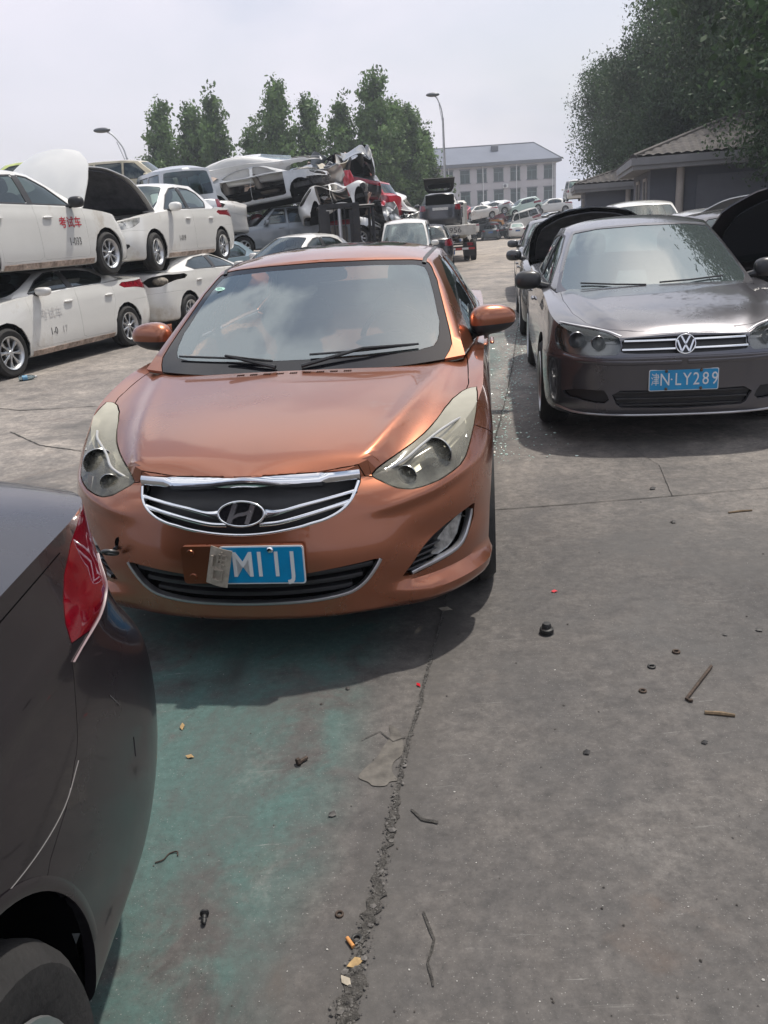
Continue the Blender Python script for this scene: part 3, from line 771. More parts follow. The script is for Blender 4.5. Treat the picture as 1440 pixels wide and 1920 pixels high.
    w2, g = g.split([(2.53, .99), (3.40, 1.02), (3.52, 1.10), (3.35, 1.24), (3.0, 1.325), (2.51, 1.345)], (1, 2), lambda V: V[:, 0] > .4)
    sroof, g = g.split([(-1, 2.30), (0, 2.30), (.30, 2.33), (.36, 2.37), (.39, 2.45), (.39, 3.0), (.34, 3.08), (-1, 3.1)], (0, 1), lambda V: V[:, 2] > 1.38)
    make('roof', [(g.sym().flange(.002, .016), P)], root, 50)
    inn, frit = scrn.split(SCREEN_IN, (0, 2))
    ws = make('windshield', [(inn.sym().offset(-.003), glass('front_glass', (.66, .76, .74), .12, (.16, .20, .20), ior=2.9)), (frit.sym().offset(-.003).flange(.002, .004), GLOSSBLACK)], root)
    make('rear_window', [(rear.sym().flange(.003, .006), CLEARGLASS)], root)
    make('sunroof', [(sroof.sym().flange(.004, .01), GLOSSBLACK)], root)
    for w_ in (w1, w2): side_piece('side_window', w_.offset(-.004), WINDOW, root)
    # roof rails / ditch mouldings and window trims
    for q in (1, -1):
        f = (lambda a: a) if q > 0 else (lambda a: a.mirror())
        pts = [on_top(GT, yy, ll) for ll, yy in zip(np.linspace(1.93, 3.5, 30), np.interp(np.linspace(1.93, 3.5, 30), [1.93, 2.3, 2.8, 3.5], [.545, .565, .565, .49]))]
        make('roof_strip', [(f(trim([p for p in pts if p[0] is not None], .022, .004, .004)), BLACK)], root)
        tp = along_side(GT, smooth_path([(1.53, .975), (2.0, .978), (2.6, .982), (3.2, .995), (3.45, 1.015)], 5))
        make('window_trim', [(f(trim(tp, .018, .006, .004)), CHROME)], root)
    # wipers
    def on_screen(y_, z_, up=.012):
        p, n = on_front(GT, y_, z_); return p + n * up
    for pts, nm in (([(-.60, .995), (-.35, .985), (-.12, .968)], 0), ([(.05, .985), (.30, .99), (.55, 1.0)], 1)):
        bl = resample(pts, .04); arm = [on_screen(a, c) for a, c in bl]
        piv = on_front(GT, -.10 if nm == 0 else .02, .955)[0] + np.array([0, -.02, .0])
        make('wiper', [(tube(arm, .0055, 6), BLACK), (tube([piv, arm[len(arm) // 2] + np.array([0, -.012, .012]), arm[-1 if nm == 0 else len(arm) - 1]], [.010, .007, .005], 6), BLACK)], root)
    make('sticker', [(prism([(.026 * math.cos(a), .015 * math.sin(a)) for a in np.linspace(0, 6.283, 24, endpoint=False)], .0006), mat('sticker_green', (.35, .6, .5), .5)), (text_surf('OIL', .02, .0003).move((0, -.001, 0)), mat('sticker_print', (.03, .12, .1), .5))], root, loc=tuple(on_screen(-.53, 1.27, .004))).rotation_euler = (R_(-58), 0, R_(8))
    # cowl vents along the hood's rear edge
    for i in range(9):
        v = S(); yy = -.27 + i * .062
        for a in range(4):
            for c in range(2):
                p, n = on_top(BT, yy + a * .009, 1.045 + .06 * yy * yy + c * .012); v = v + box(p[0] - .0032, p[0] + .0032, p[1] - .0035, p[1] + .0035, p[2] - .002, p[2] + .0012)
        make('cowl_vent', [(v, DARK)], root)
    mirror_part(root, GT, .895, 1.66, 1.055, P, size=(.118, .085, .078))
    # tow eye in its hole on the photo-left side of the bumper
    p, n = on_front(BT, -.525, .47)
    make('tow_eye', [(torus(p + np.array([0, -.05, 0]), .026, .007, Matrix.Rotation(R_(55), 4, 'X')), mat('dark_steel', (.1, .1, .1), .4, .8)), (tube([p + np.array([.01, .03, .005]), p + np.array([.004, -.02, 0])], .008), BLACK), (ellipsoid(p + np.array([.02, -.0, .012]), (.022, .006, .03)), DARK)], root)
    # door handles
    for q in (1, -1):
        for lc in (2.32, 3.3):
            p, n = on_side(BT, lc, .86, q); make('door_handle', [(ellipsoid((p[0] + q * .018, lc, .86), (.014, .1, .016), ex=.6), P)], root)
    # interior
    TRIMC = mat('dash_plastic', (.10, .095, .09), .7, var=.2); BEIGE = mat('beige_trim', (.34, .30, .23), .8)
    dash = grid(np.array([[(x, l_ + .0 * x, z_ - .05 * (abs(x) / .7) ** 3) for x in np.linspace(-.7, .7, 15)] for l_, z_ in ((1.10, .91), (1.4, .925), (1.7, .93), (1.86, .90), (1.92, .80), (1.9, .5))]), flip=False)
    make('dashboard', [(dash, TRIMC), (ellipsoid((.36, 1.78, .94), (.20, .14, .06)), TRIMC), (box(-.74, .74, 1.0, 4.0, .28, .31), DARK)], root)
    sw = make('steering_wheel', [(torus((0, 0, 0), .185, .016), BLACK), (ellipsoid((0, .02, 0), (.075, .03, .06)), BLACK), (box(-.17, .17, -.005, .02, -.02, .02, .008), BLACK)], root); sw.location = (.36, 2.0, .93); sw.rotation_euler = (R_(-24), 0, 0)
    for yy in (.37, -.37): make('seat', [(seat(yy, 2.45, .22), SEAT)], root)
    make('rear_seat', [(ellipsoid((0, 3.45, .80), (.66, .12, .38), ex=.4, ez=.5), SEAT), (ellipsoid((.36, 3.5, 1.14), (.13, .06, .09), ex=.6, ez=.6), SEAT), (ellipsoid((-.36, 3.5, 1.14), (.13, .06, .09), ex=.6, ez=.6), SEAT)], root)
    make('rear_view_mirror', [(ellipsoid((0, 2.0, 1.30), (.12, .02, .035), ex=.6, ez=.6), BLACK), (ellipsoid((0, 1.93, 1.335), (.12, .05, .025)), BLACK)], root)
    make('roof_lining', [(g.sym().offset(-.022), BEIGE)], root, 60)
    for d in (d1, d2):
        dl = S(d.offset(-.03).V, d.F); make('door_lining', [(dl, TRIMC)], root); make('door_lining', [(dl.mirror(), TRIMC)], root)
    bl_ = b.offset(-.03); make('body_lining', [(S(bl_.V, [f for f in bl_.F if 1.0 < bl_.V[f][:, 1].mean() < 4.1]).compact().sym(), DARK)], root)
    make('pillar_trim', [(tube([(-.655, 1.47, 1.0), (-.60, 1.75, 1.18), (-.53, 2.05, 1.32)], .035), BEIGE)], root); make('pillar_trim', [(tube([(.655, 1.47, 1.0), (.60, 1.75, 1.18), (.53, 2.05, 1.32)], .035), BEIGE)], root)
    for y_ in (.775, -.775):
        add_wheel(root, y_, .885, spokes=10, style='thin', rot=.3); add_wheel(root, y_, 3.585, spokes=10, style='thin')
    return root
# ================================================================== every other car comes out of one parametric builder
def gen(sp):
    """sp: proportions -> list of (part name, S, material key, host part)"""
    Ln, W, zs = sp['L'], sp['W'], sp.get('zs', 1.0); hw = W / 2
    hood, deck, sh = sp['hood'], sp['deck'], sp['shoulder']
    z0 = hood[0][1]; zt = deck[-1][1]
    fr = sp.get('nose', [.14, .035, .01, 0, .02, .045, .09]); bk = sp.get('tail', [.14, .05, .02, 0, .01, .03, .08])
    fz = sp.get('nz', [.19, .21, .27, .42, .54, .63, None]); wk = sp.get('wk', [.86, .95, .985, 1.0, .998, .985, .945])
    sz = [.18, .20, .28, .43, .60, .78, None]; tz = [.22, .26, .36, .50, .66, .84, None]
    rings = []
    for k in range(7):
        z = sh if fz[k] is None else [(0, fz[k]), (.5, fz[k] + (.02 if k > 2 else 0)), (1.4, sz[k]), (Ln - 1, sz[k] + (tz[k] - sz[k]) * .4), (Ln, tz[k])]
        rings.append(dict(lf=fr[k], lr=Ln - bk[k], D=sp.get('D', .62) + .02 * k, n=sp.get('n', 2.5), Dr=sp.get('Dr', .5), m=sp.get('m', 2.9), w=[(0, hw * wk[k] * .985), (1.5, hw * wk[k]), (3, hw * wk[k]), (Ln, hw * wk[k] * .97)], z=[(a, b * zs) for a, b in z] if fz[k] is not None else z))
    cz = spl(hood + [(sp['cab'][0][0][1] + .5, hood[-1][1] + .01), (deck[0][0] - .3, deck[0][1] - .01)] + deck)
    rr = sp.get('crown', 2.6)
    def cap(y, l, ys, z_): 
        zc = np.maximum(cz(l), z_ - .02); u = np.clip(y / np.maximum(ys, 1e-3), 0, 1)
        z = z_ + (zc - z_) * (1 - u ** rr)
        if sp.get('hoodcrease'):
            yc = np.interp(l, *zip(*sp['hoodcrease'])); z = z + .008 * np.exp(-((y - yc) / .05) ** 2) * np.clip((l - .1) / .2, 0, 1) * np.clip((1.5 - l) / .3, 0, 1) - .010 * np.exp(-((y - yc - .10) / .07) ** 2) * np.clip((l - .1) / .2, 0, 1) * np.clip((1.5 - l) / .3, 0, 1)
        return z
    res = sp.get('res', 1.0)
    b = body_shell(rings, cap, nf=int(12 * res), ns=int(26 * res), nr=int(12 * res), m=max(2, int(3 * res)), cap=int(9 * res))
    if sp.get('crease'):
        zc_, dz = sp['crease']; nr = b.normals(); k = np.exp(-((b.V[:, 2] - (zc_ + .02 * b.V[:, 1])) / dz) ** 2) * (b.V[:, 1] > .6); b.V = b.V + nr * (k * .008)[:, None]
    A, B, roofc = sp['cab'][0], sp['cab'][1], spl(sp['roof'])
    def rc(y, l, ys, z_):
        u = np.clip(y / np.maximum(ys, 1e-3), 0, 1); return z_ + (np.maximum(roofc(l), z_) - z_) * (1 - u ** sp.get('rcrown', 2.6))
    g = green_shell(A, B, sp.get('mids', [(.35, .01), (.7, .014)]), rc, nf=int(9 * res), ns=int(24 * res), nr=int(9 * res), m=max(2, int(3 * res)), cap=int(6 * res))
    full = b.sym(); T = bvh(full); GT = bvh(g.sym()); P = []
    xf, xr, R = sp['xf'], sp['xr'], sp['R']; ar = sp.get('arch', R + .04)
    for lc in (xf, xr): _, b = b.split(arch_poly(lc, ar, R + .02), (1, 2), lambda V: V[:, 0] > hw * .55)
    front = lambda V: V[:, 1] < 1.1; back = lambda V: V[:, 1] > Ln - 1.0
    def both(nm, s, m, host=None): P.append((nm, s, m, host)); P.append((nm, s.mirror(), m, host))
    if 'headlight' in sp:
        s, b = b.split(sp['headlight'], (0, 2), front)
        both('headlight', s.offset(-.004).flange(.003, .02), 'lamp'); both('lamp_housing', s.offset(-.055), 'housing', 'headlight')
        if sp.get('bowls'):
            for (c, r) in sp['bowls']: both('reflector', lathe([(.004, .05), (r * .5, .04), (r * .85, .015), (r, 0), (r * 1.08, .006)], 20, 'y').flip().move(c), 'reflector', 'headlight')
    if 'taillight' in sp:
        s, b = b.split(sp['taillight'], (0, 2), back); both('taillight', s.flange(.003, .02), 'red')
    if 'taillight_side' in sp:
        s, b = b.split(sp['taillight_side'], (1, 2), lambda V: V[:, 0] > .42); both('taillight', s.flange(.003, .02), 'red')
    if 'grille' in sp:
        s, b = b.split(sp['grille'], (0, 2), lambda V: V[:, 1] < .5); P.append(('grille', s.sym().offset(-.03), 'black', None))
        g0 = np.array(sp['grille']); zlo, zhi = g0[:, 1].min(), g0[:, 1].max(); n_ = sp.get('bars', 2)
        for i in range(n_):
            zz = zlo + (zhi - zlo) * (i + .6) / n_; yy = [y for y in np.linspace(0, .8, 60) if sdf(np.array([[y, zz]]), g0)[0] < -.006]
            if yy: P.append(('grille_bar', trim(along_front(T, [(-yy[-1], zz), (0, zz), (yy[-1], zz)], .05), sp.get('barw', .010), .003, .02), 'chrome', 'grille'))
    for nm, ky in (('lower_intake', 'intake'), ('fog_recess', 'fog')):
        if ky in sp:
            s, b = b.split(sp[ky], (0, 2), lambda V: V[:, 1] < .7); s2 = s.offset(-.035)
            if ky == 'intake':
                P.append((nm, s2.sym(), 'black', None)); g0 = np.array(sp[ky]); zlo, zhi = g0[:, 1].min(), g0[:, 1].max()
                for i in range(3):
                    zz = zlo + (zhi - zlo) * (i + .5) / 3; yy = [y for y in np.linspace(0, .8, 60) if sdf(np.array([[y, zz]]), g0)[0] < -.006]
                    if yy: P.append(('slat', trim([(p + np.array([0, .02, 0]), n) for p, n in along_front(T, [(-yy[-1], zz), (0, zz), (yy[-1], zz)], .05)], .014, .004, .02), 'black', 'lower_intake'))
            else: both(nm, s2, 'black')
    d0, d1_, d2_ = sp['doors']; zsill = sp.get('sill', .30); zb = 1.6
    hd = None
    if sp.get('hoodcut'):
        hd, b = b.split(sp['hoodcut'], (0, 1), lambda V: (V[:, 2] > z0 - .12) & (V[:, 1] < d0 + .3)); P.append(('hood', hd.sym().flange(.003, .015), 'paint', None))
    if sp.get('trunkcut'):
        tk, b = b.split(sp['trunkcut'], (0, 1), lambda V: (V[:, 2] > zt - .14) & (V[:, 1] > Ln - 1.2)); P.append(('trunk_lid', tk.sym().flange(.003, .015), 'paint', None))
    bf, b = b.split([(-.5, -.2), (xf - .2, -.2), (xf - .2, z0 - .14), (-.5, z0 - .14)], (1, 2)); P.append(('front_bumper', bf.sym().flange(.002, .02), 'paint', None))
    br, b = b.split(sp.get('rbump') or [(xr + .2, -.2), (Ln + .5, -.2), (Ln + .5, sp.get('bz', .70)), (xr + .2, sp.get('bz', .70))], (1, 2)); P.append(('rear_bumper', br.sym().flange(.002, .02), 'paint', None))
    sel = lambda V: V[:, 0] > hw * .8
    da, b = b.split([(d0 + .02, zsill), (d1_, zsill), (d1_ + .03, zb), (d0, zb)], (1, 2), sel); both('door', da.flange(.002, .015), 'paint')
    if d2_:
        rb = [(d1_ + .01, zsill), (min(d2_, xr - ar - .06), zsill), (xr - ar - .04, zsill + .2), (d2_, R + .42), (d2_ + .02, zb), (d1_ + .04, zb)]
        db, b = b.split(rb, (1, 2), sel); both('door', db.flange(.002, .015), 'paint')
    P.append(('body', b.sym().flange(0, .015), 'paint', None))
    l1, l2 = B[0][1], B[4][1]
    ws, g = g.split(sp['screen'], (0, 2), lambda V: V[:, 1] < l1 + .3); rw, g = g.split(sp['rear'], (0, 2), lambda V: V[:, 1] > l2 - .12)
    P.append(('windshield', ws.sym().offset(-.004), 'glass', None)); P.append(('rear_window', rw.sym().offset(-.004), 'glass', None))
    for wp in sp['windows']:
        s, g = g.split(wp, (1, 2), lambda V: V[:, 0] > hw * .4); both('side_window', s.offset(-.006), 'sideglass')
    P.append(('roof', g.sym().flange(0, .012), 'paint', None))
    # window frames as dark rubber outlines
    for wp in sp['windows']:
        q = along_side(GT, resample(list(wp) + [wp[0]], .08), 1, .08)
        if len(q) > 4: both('window_trim', trim(q, .022, .002, .006), 'black', 'roof')
    if sp.get('blackpillar'):
        q = along_side(GT, sp['blackpillar']); both('pillar_cover', trim(q, .10, .003, .002), 'black', 'roof')
    lin = S()
    for lc in (xf, xr): a = liner(None, hw - .125, lc, R + .02, ar + .01); aa = np.linspace(R_(8), R_(172), 24); a = a + grid(np.array([np.stack([np.full(24, yy), lc + (ar + .006) * np.cos(aa), R + .02 + (ar + .006) * np.sin(aa)], 1) for yy in (hw - .02, hw - .10)])); lin = lin + a + a.mirror()
    P.append(('underbody', lin + box(-hw + .25, hw - .25, .5, Ln - .5, .19 * zs, .23 * zs) + box(-hw + .12, hw - .12, A[0][1] + .1, A[4][1], z0 - .25, z0 - .18), 'void', None))
    for lc in (d1_ - .2, d2_ - .15) if d2_ else (d1_ - .2,):
        zh = sp.get('handle', .84); p, n = on_side(T, lc, zh, 1)
        if p is not None: both('door_handle', ellipsoid((p[0] + .014, lc, zh), (.018, .095, .018), 14, 8, ex=.6), sp.get('handle_m', 'paint'))
    for i, (ml, mz) in enumerate([sp.get('mirror', (d0 + .25, .98))]):
        e = ellipsoid((0, 0, 0), (.11, .075, .075), 18, 12, ex=.7, ez=.75).move((hw + .06, ml, mz + .04)); both('mirror', e, sp.get('mirror_m', 'paint')); both('mirror_arm', tube([(hw - .12, ml + .02, mz - .03), (hw - .02, ml, mz)], .03, 8), 'black', 'mirror')
    # a dark interior with seat backs
    seats = S()
    for yy in (.36, -.36):
        seats = seats + seat(yy, d1_ - .45, .25 * zs)
    P.append(('seat', seats, 'seat', None)); P.append(('rear_seat', ellipsoid((0, (d2_ or d1_ + .8) - .05, .8 * zs), (hw - .25, .12, .34), 20, 10, ex=.4, ez=.5), 'seat', None))
    p, n = on_front(T, 0, sp.get('pz', .42))
    if p is not None: P.append(('license_plate', prism(rrect(.44, .14, .01), .012).move(p + np.array([0, -.012, 0])), 'plate', None))
    p, n = hit(T, (0, Ln + 2, sp.get('rpz', .75)), (0, -1, 0))
    if p is not None: P.append(('license_plate', prism(rrect(.44, .14, .01), .012).flip().move(p).xf(Matrix.Identity(4)), 'plate', None))
    xc = (xf + xr) / 2
    P = [(n_, S(s.V - np.array([0, xc, 0]), s.F), m, h) for n_, s, m, h in P if len(s.F)]
    return dict(parts=P, sp=sp, xc=xc, T=T, GT=GT, hw=hw)

LAMP = mat('car_headlight', (.42, .42, .40), .12, .35, coat=1.0, var=.5, var_scale=11)
CLEARCOVER = glass('lamp_cover', (.92, .93, .92), .06, (.3, .3, .28), ior=1.38)
REFLECT = mat('lamp_reflector', (.62, .62, .60), .16, 1.0, rvar=.08, var_scale=30); HOUSE = mat('lamp_inner', (.30, .30, .31), .22, .9)
PLATEWORN = mat('worn_plate', srgb(40, 90, 150)[:3], .45, var=.3, var_scale=12)
INSUL = mat('hood_liner', (.075, .075, .082), .95, var=.4, var_scale=6, bump=.4, bump_scale=30)
ENGINE = mat('engine_parts', (.05, .05, .05), .6, .3, var=.8, var_scale=18)
KEYS = dict(black=BLACK, chrome=CHROME, lamp=LAMP, housing=HOUSE, reflector=REFLECT, red=REDLENS, glass=CLEARGLASS, sideglass=WINDOW, void=DARK, seat=SEAT, plate=PLATEWORN, satin=SATIN, darkmat=BLACK)
_mesh = {}
def place(G, pm, loc, tail_az=0, pitch=0, roll=0, label='', cat='car', group=None, skip=(), over=None, name='parked_car', wheels=True, wk=None, tag='', hook=None, rotw=0.0, mats=None, deform=None):
    """a car from builder output G: origin mid-wheelbase on the ground, tail pointing along azimuth tail_az"""
    root = empty(name, loc, (R_(pitch), R_(roll), -R_(tail_az)), label, cat, group)
    hosts = {}; over = over or {}; mats = mats or {}
    for i, (nm, s, mk, host) in enumerate(G['parts']):
        if nm in skip: continue
        m = mats.get(nm) or (pm if mk == 'paint' else KEYS[mk])
        if nm in over: s = over[nm](s)
        if deform: s = deform(s)
        key = (id(G), i)
        if nm in over or deform: o = make(nm, [(s, m)], root)
        else:
            if key not in _mesh: o = make(nm, [(s, m)], root); _mesh[key] = o.data
            else: o = bpy.data.objects.new(nm, _mesh[key]); COL.objects.link(o); o.parent = root
            o.material_slots[0].link = 'OBJECT'; o.material_slots[0].material = m
        sgn = 1 if len(s.V) and s.V[:, 0].mean() > 0 else -1
        if host:
            h = hosts.get((host, sgn)) or hosts.get((host, 1)) or hosts.get((host, -1))
            if h is not None: o.parent = h
        hosts.setdefault((nm, sgn), o)
    sp = G['sp']; k = dict(R=sp['R'], rim=sp.get('rim', sp['R'] * .64), spokes=sp.get('spokes', 5), style=sp.get('wstyle', 'plain'), pair=sp.get('wpair', False)); k.update(wk or {})
    if wheels:
        rr = random.Random(hash((round(loc[0], 2), round(loc[1], 2))) & 0xffff)
        for j, (y, l) in enumerate([(1, sp['xf']), (-1, sp['xf']), (1, sp['xr']), (-1, sp['xr'])]):
            if wheels is True or j in wheels: add_wheel(root, y * (G['hw'] - .105), l - G['xc'], rot=rr.random() * 6, steer=rotw if j < 2 else 0, **k)
    return root

def hinge(axis_l, axis_z, ang, xc):
    """swing a hood or boot lid about its hinge line"""
    def f(s):
        c, n = math.cos(R_(ang)), math.sin(R_(ang)); V = s.V.copy(); l = V[:, 1] - (axis_l - xc); z = V[:, 2] - axis_z
        V[:, 1] = l * c - z * n + axis_l - xc; V[:, 2] = l * n + z * c + axis_z; return S(V, s.F)
    return f

SEDAN = dict(L=4.43, W=1.75, xf=.84, xr=3.49, R=.31, rim=.205, spokes=8, wstyle='paddle', hood=[(.09, .80), (.3, .87), (.6, .935), (.9, .98), (1.1, 1.0)], deck=[(3.75, 1.06), (4.1, 1.075), (4.35, 1.05)],
    shoulder=[(0, .76), (.2, .77), (.5, .85), (.9, .91), (1.4, .95), (2.4, .98), (3.4, 1.0), (4.0, 1.01), (4.43, .98)], n=2.7, D=.6,
    cab=(((0, 1.0, .97), (.74, 1.16, .95), [(.79, 1.6, .955), (.80, 2.3, .97), (.79, 3.0, .98)], (.66, 3.72, 1.0), (0, 3.88, 1.03)), ((0, 1.86, 1.425), (.54, 1.98, 1.385), [(.575, 2.3, 1.41), (.575, 2.8, 1.405)], (.50, 3.2, 1.36), (0, 3.26, 1.395))),
    roof=[(1.86, 1.425), (2.2, 1.462), (2.5, 1.472), (2.9, 1.45), (3.26, 1.395)], screen=[(-.1, 1.41), (0, 1.41), (.3, 1.40), (.52, 1.37), (.57, 1.28), (.66, 1.1), (.69, 1.0), (.62, .96), (-.1, .95)], rear=[(-.1, 1.375), (0, 1.375), (.44, 1.35), (.52, 1.22), (.58, 1.07), (-.1, 1.06)],
    windows=[[(1.46, .985), (2.27, 1.0), (2.26, 1.365), (2.05, 1.345), (1.78, 1.22)], [(2.36, 1.0), (3.05, 1.015), (3.2, 1.12), (3.0, 1.27), (2.72, 1.345), (2.36, 1.365)]], blackpillar=[(2.31, .99), (2.31, 1.36)],
    headlight=[(.36, .70), (.42, .76), (.55, .80), (.68, .84), (.78, .865), (.815, .85), (.80, .77), (.76, .71), (.62, .675), (.45, .675)], bowls=[((.62, .27, .745), .055)], grille=[(-.1, .72), (0, .72), (.3, .725), (.34, .69), (.28, .63), (0, .615), (-.1, .615)], intake=[(-.1, .36), (0, .36), (.40, .37), (.44, .33), (.36, .27), (0, .265), (-.1, .265)],
    fog=[(.52, .40), (.60, .46), (.72, .47), (.74, .42), (.66, .36), (.54, .35)], taillight=[(.50, .90), (.60, .96), (.80, .985), (.86, .95), (.845, .86), (.78, .80), (.60, .80)], doors=(1.30, 2.32, 3.22), hoodcut=[(-1, .12), (0, .12), (.4, .18), (.5, .26), (.66, .42), (.74, .75), (.75, 1.2), (.5, 1.32), (-1, 1.32)],
    trunkcut=[(-1, 3.72), (.5, 3.72), (.66, 3.9), (.66, 4.25), (.6, 4.36), (-1, 4.5)], handle=.83, mirror=(1.55, .98), handle_m='paint', crease=(.80, .02))
VWSED = dict(SEDAN, L=4.644, W=1.778, xf=.88, xr=3.53, R=.318, rim=.215, spokes=5, wstyle='plain', res=1.9, hoodcrease=[(0, .36), (.3, .45), (.7, .56), (1.3, .64)], hood=[(.07, .755), (.15, .80), (.35, .86), (.6, .91), (.9, .955), (1.15, .985)], deck=[(3.95, 1.07), (4.3, 1.08), (4.58, 1.05)],
    shoulder=[(0, .735), (.12, .74), (.3, .80), (.55, .865), (.9, .915), (1.4, .95), (2.4, .975), (3.4, 1.0), (4.2, 1.01), (4.64, .98)], n=3.15, D=.58, nz=[.19, .21, .27, .42, .565, .618, None], nose=[.15, .075, .045, .034, .008, .0, .05], crown=2.2,
    cab=(((0, 1.08, .965), (.745, 1.27, .95), [(.80, 1.7, .955), (.81, 2.4, .97), (.80, 3.1, .99)], (.68, 3.9, 1.02), (0, 4.05, 1.04)), ((0, 1.96, 1.415), (.56, 2.08, 1.38), [(.59, 2.4, 1.405), (.59, 2.9, 1.40)], (.52, 3.38, 1.355), (0, 3.44, 1.39))),
    roof=[(1.96, 1.415), (2.3, 1.462), (2.6, 1.478), (3.0, 1.46), (3.44, 1.39)], screen=[(-.1, 1.40), (0, 1.40), (.35, 1.392), (.545, 1.365), (.59, 1.28), (.66, 1.12), (.70, 1.0), (.64, .94), (-.1, .90)],
    windows=[[(1.55, .985), (2.38, 1.0), (2.37, 1.36), (2.15, 1.34), (1.88, 1.22)], [(2.46, 1.0), (3.2, 1.015), (3.42, 1.12), (3.15, 1.27), (2.85, 1.34), (2.46, 1.36)]], blackpillar=[(2.42, .99), (2.42, 1.36)],
    headlight=[(.405, .735), (.47, .765), (.56, .785), (.68, .805), (.775, .822), (.80, .80), (.81, .73), (.80, .66), (.73, .638), (.60, .628), (.44, .632), (.40, .65)], bowls=[((.675, .175, .722), .052), ((.54, .11, .706), .043)],
    grille=[(-.1, .738), (0, .738), (.3, .735), (.40, .728), (.39, .69), (.41, .645), (.3, .638), (0, .632), (-.1, .632)], bars=2, barw=.012, intake=[(-.1, .38), (0, .38), (.44, .392), (.46, .38), (.40, .275), (0, .262), (-.1, .262)], fog=[(.49, .39), (.66, .395), (.77, .375), (.74, .34), (.56, .305), (.46, .30)],
    doors=(1.40, 2.42, 3.3), hoodcut=[(-1, .085), (0, .085), (.3, .11), (.42, .15), (.5, .2), (.6, .30), (.68, .5), (.715, .9), (.71, 1.25), (.5, 1.42), (-1, 1.42)], trunkcut=[(-1, 3.95), (.5, 3.95), (.68, 4.1), (.68, 4.45), (.6, 4.58), (-1, 4.7)], mirror=(1.62, .99), pz=.46)
BOXY = dict(SEDAN, L=4.40, W=1.67, xf=.85, xr=3.33, R=.295, rim=.19, spokes=6, wstyle='plain', n=4.2, D=.4, m=4.2, Dr=.35, hood=[(.05, .76), (.3, .82), (.7, .87), (1.1, .90)], deck=[(3.7, .97), (4.1, .985), (4.36, .965)], shoulder=[(0, .735), (.3, .79), (.8, .84), (1.4, .87), (2.5, .90), (3.5, .93), (4.4, .925)],
    cab=(((0, 1.15, .87), (.70, 1.28, .86), [(.745, 1.7, .87), (.755, 2.4, .885)], (.66, 3.55, .92), (0, 3.68, .94)), ((0, 1.82, 1.365), (.52, 1.9, 1.345), [(.545, 2.3, 1.36), (.545, 2.7, 1.36)], (.51, 3.1, 1.335), (0, 3.16, 1.355))), roof=[(1.82, 1.365), (2.3, 1.40), (2.7, 1.40), (3.16, 1.355)], mids=[(.5, .012)],
    screen=[(-.1, 1.345), (.48, 1.33), (.55, 1.2), (.65, .95), (.6, .89), (-.1, .89)], rear=[(-.1, 1.33), (.46, 1.315), (.55, 1.1), (.60, .98), (-.1, .97)], windows=[[(1.52, .905), (2.2, .92), (2.2, 1.315), (1.92, 1.31)], [(2.28, .92), (3.0, .93), (2.99, 1.31), (2.28, 1.32)], [(3.05, .94), (3.22, .95), (3.05, 1.28)]], blackpillar=None,
    headlight=[(.40, .60), (.41, .70), (.7, .72), (.80, .72), (.81, .62), (.75, .60)], bowls=[], grille=[(-.1, .705), (.38, .705), (.38, .61), (-.1, .605)], intake=[(-.1, .34), (.4, .34), (.4, .28), (-.1, .28)], fog=[(.5, .33), (.66, .33), (.66, .28), (.5, .28)], taillight=[(.46, .74), (.46, .90), (.9, .905), (.9, .75)], doors=(1.36, 2.24, 3.05), hoodcut=[(-1, .09), (.4, .10), (.70, .16), (.72, .5), (.72, 1.35), (-1, 1.4)], trunkcut=[(-1, 3.6), (.64, 3.6), (.66, 4.3), (-1, 4.5)], handle=.78, mirror=(1.6, .92), handle_m='paint', pz=.40, rpz=.6, crease=(.66, .02))
HATCH = dict(SEDAN, L=3.95, W=1.69, xf=.80, xr=3.27, R=.30, rim=.20, spokes=6, wstyle='plain', hood=[(.1, .80), (.35, .88), (.7, .95), (1.0, .99)], deck=[(3.6, 1.03), (3.75, 1.02), (3.88, .98)], shoulder=[(0, .76), (.3, .80), (.8, .90), (1.4, .95), (2.4, .99), (3.3, 1.03), (3.95, .99)], tail=[.14, .05, .02, 0, .02, .04, .08],
    cab=(((0, .98, .97), (.72, 1.12, .95), [(.775, 1.5, .955), (.785, 2.3, .98), (.76, 3.0, 1.0)], (.66, 3.68, 1.0), (0, 3.80, 1.0)), ((0, 1.72, 1.43), (.53, 1.84, 1.39), [(.565, 2.2, 1.42), (.565, 2.8, 1.42)], (.51, 3.3, 1.385), (0, 3.42, 1.42))), roof=[(1.72, 1.43), (2.1, 1.475), (2.6, 1.485), (3.0, 1.465), (3.42, 1.42)],
    windows=[[(1.36, .99), (2.15, 1.0), (2.14, 1.37), (1.92, 1.35), (1.65, 1.22)], [(2.24, 1.0), (2.95, 1.02), (3.15, 1.12), (3.0, 1.33), (2.24, 1.37)], [(3.22, 1.12), (3.42, 1.14), (3.22, 1.30), (3.1, 1.31)]], blackpillar=[(2.19, .99), (2.19, 1.36)], rear=[(-.1, 1.39), (.46, 1.365), (.54, 1.2), (.60, 1.06), (-.1, 1.04)],
    taillight=[(.56, .80), (.58, .98), (.68, 1.0), (.9, 1.0), (.9, .82), (.75, .78)], doors=(1.22, 2.2, 3.0), hoodcut=[(-1, .12), (0, .12), (.4, .18), (.64, .42), (.72, .75), (.73, 1.15), (.5, 1.28), (-1, 1.28)], trunkcut=None, handle=.84, mirror=(1.45, .99), rpz=.62, bz=.62)
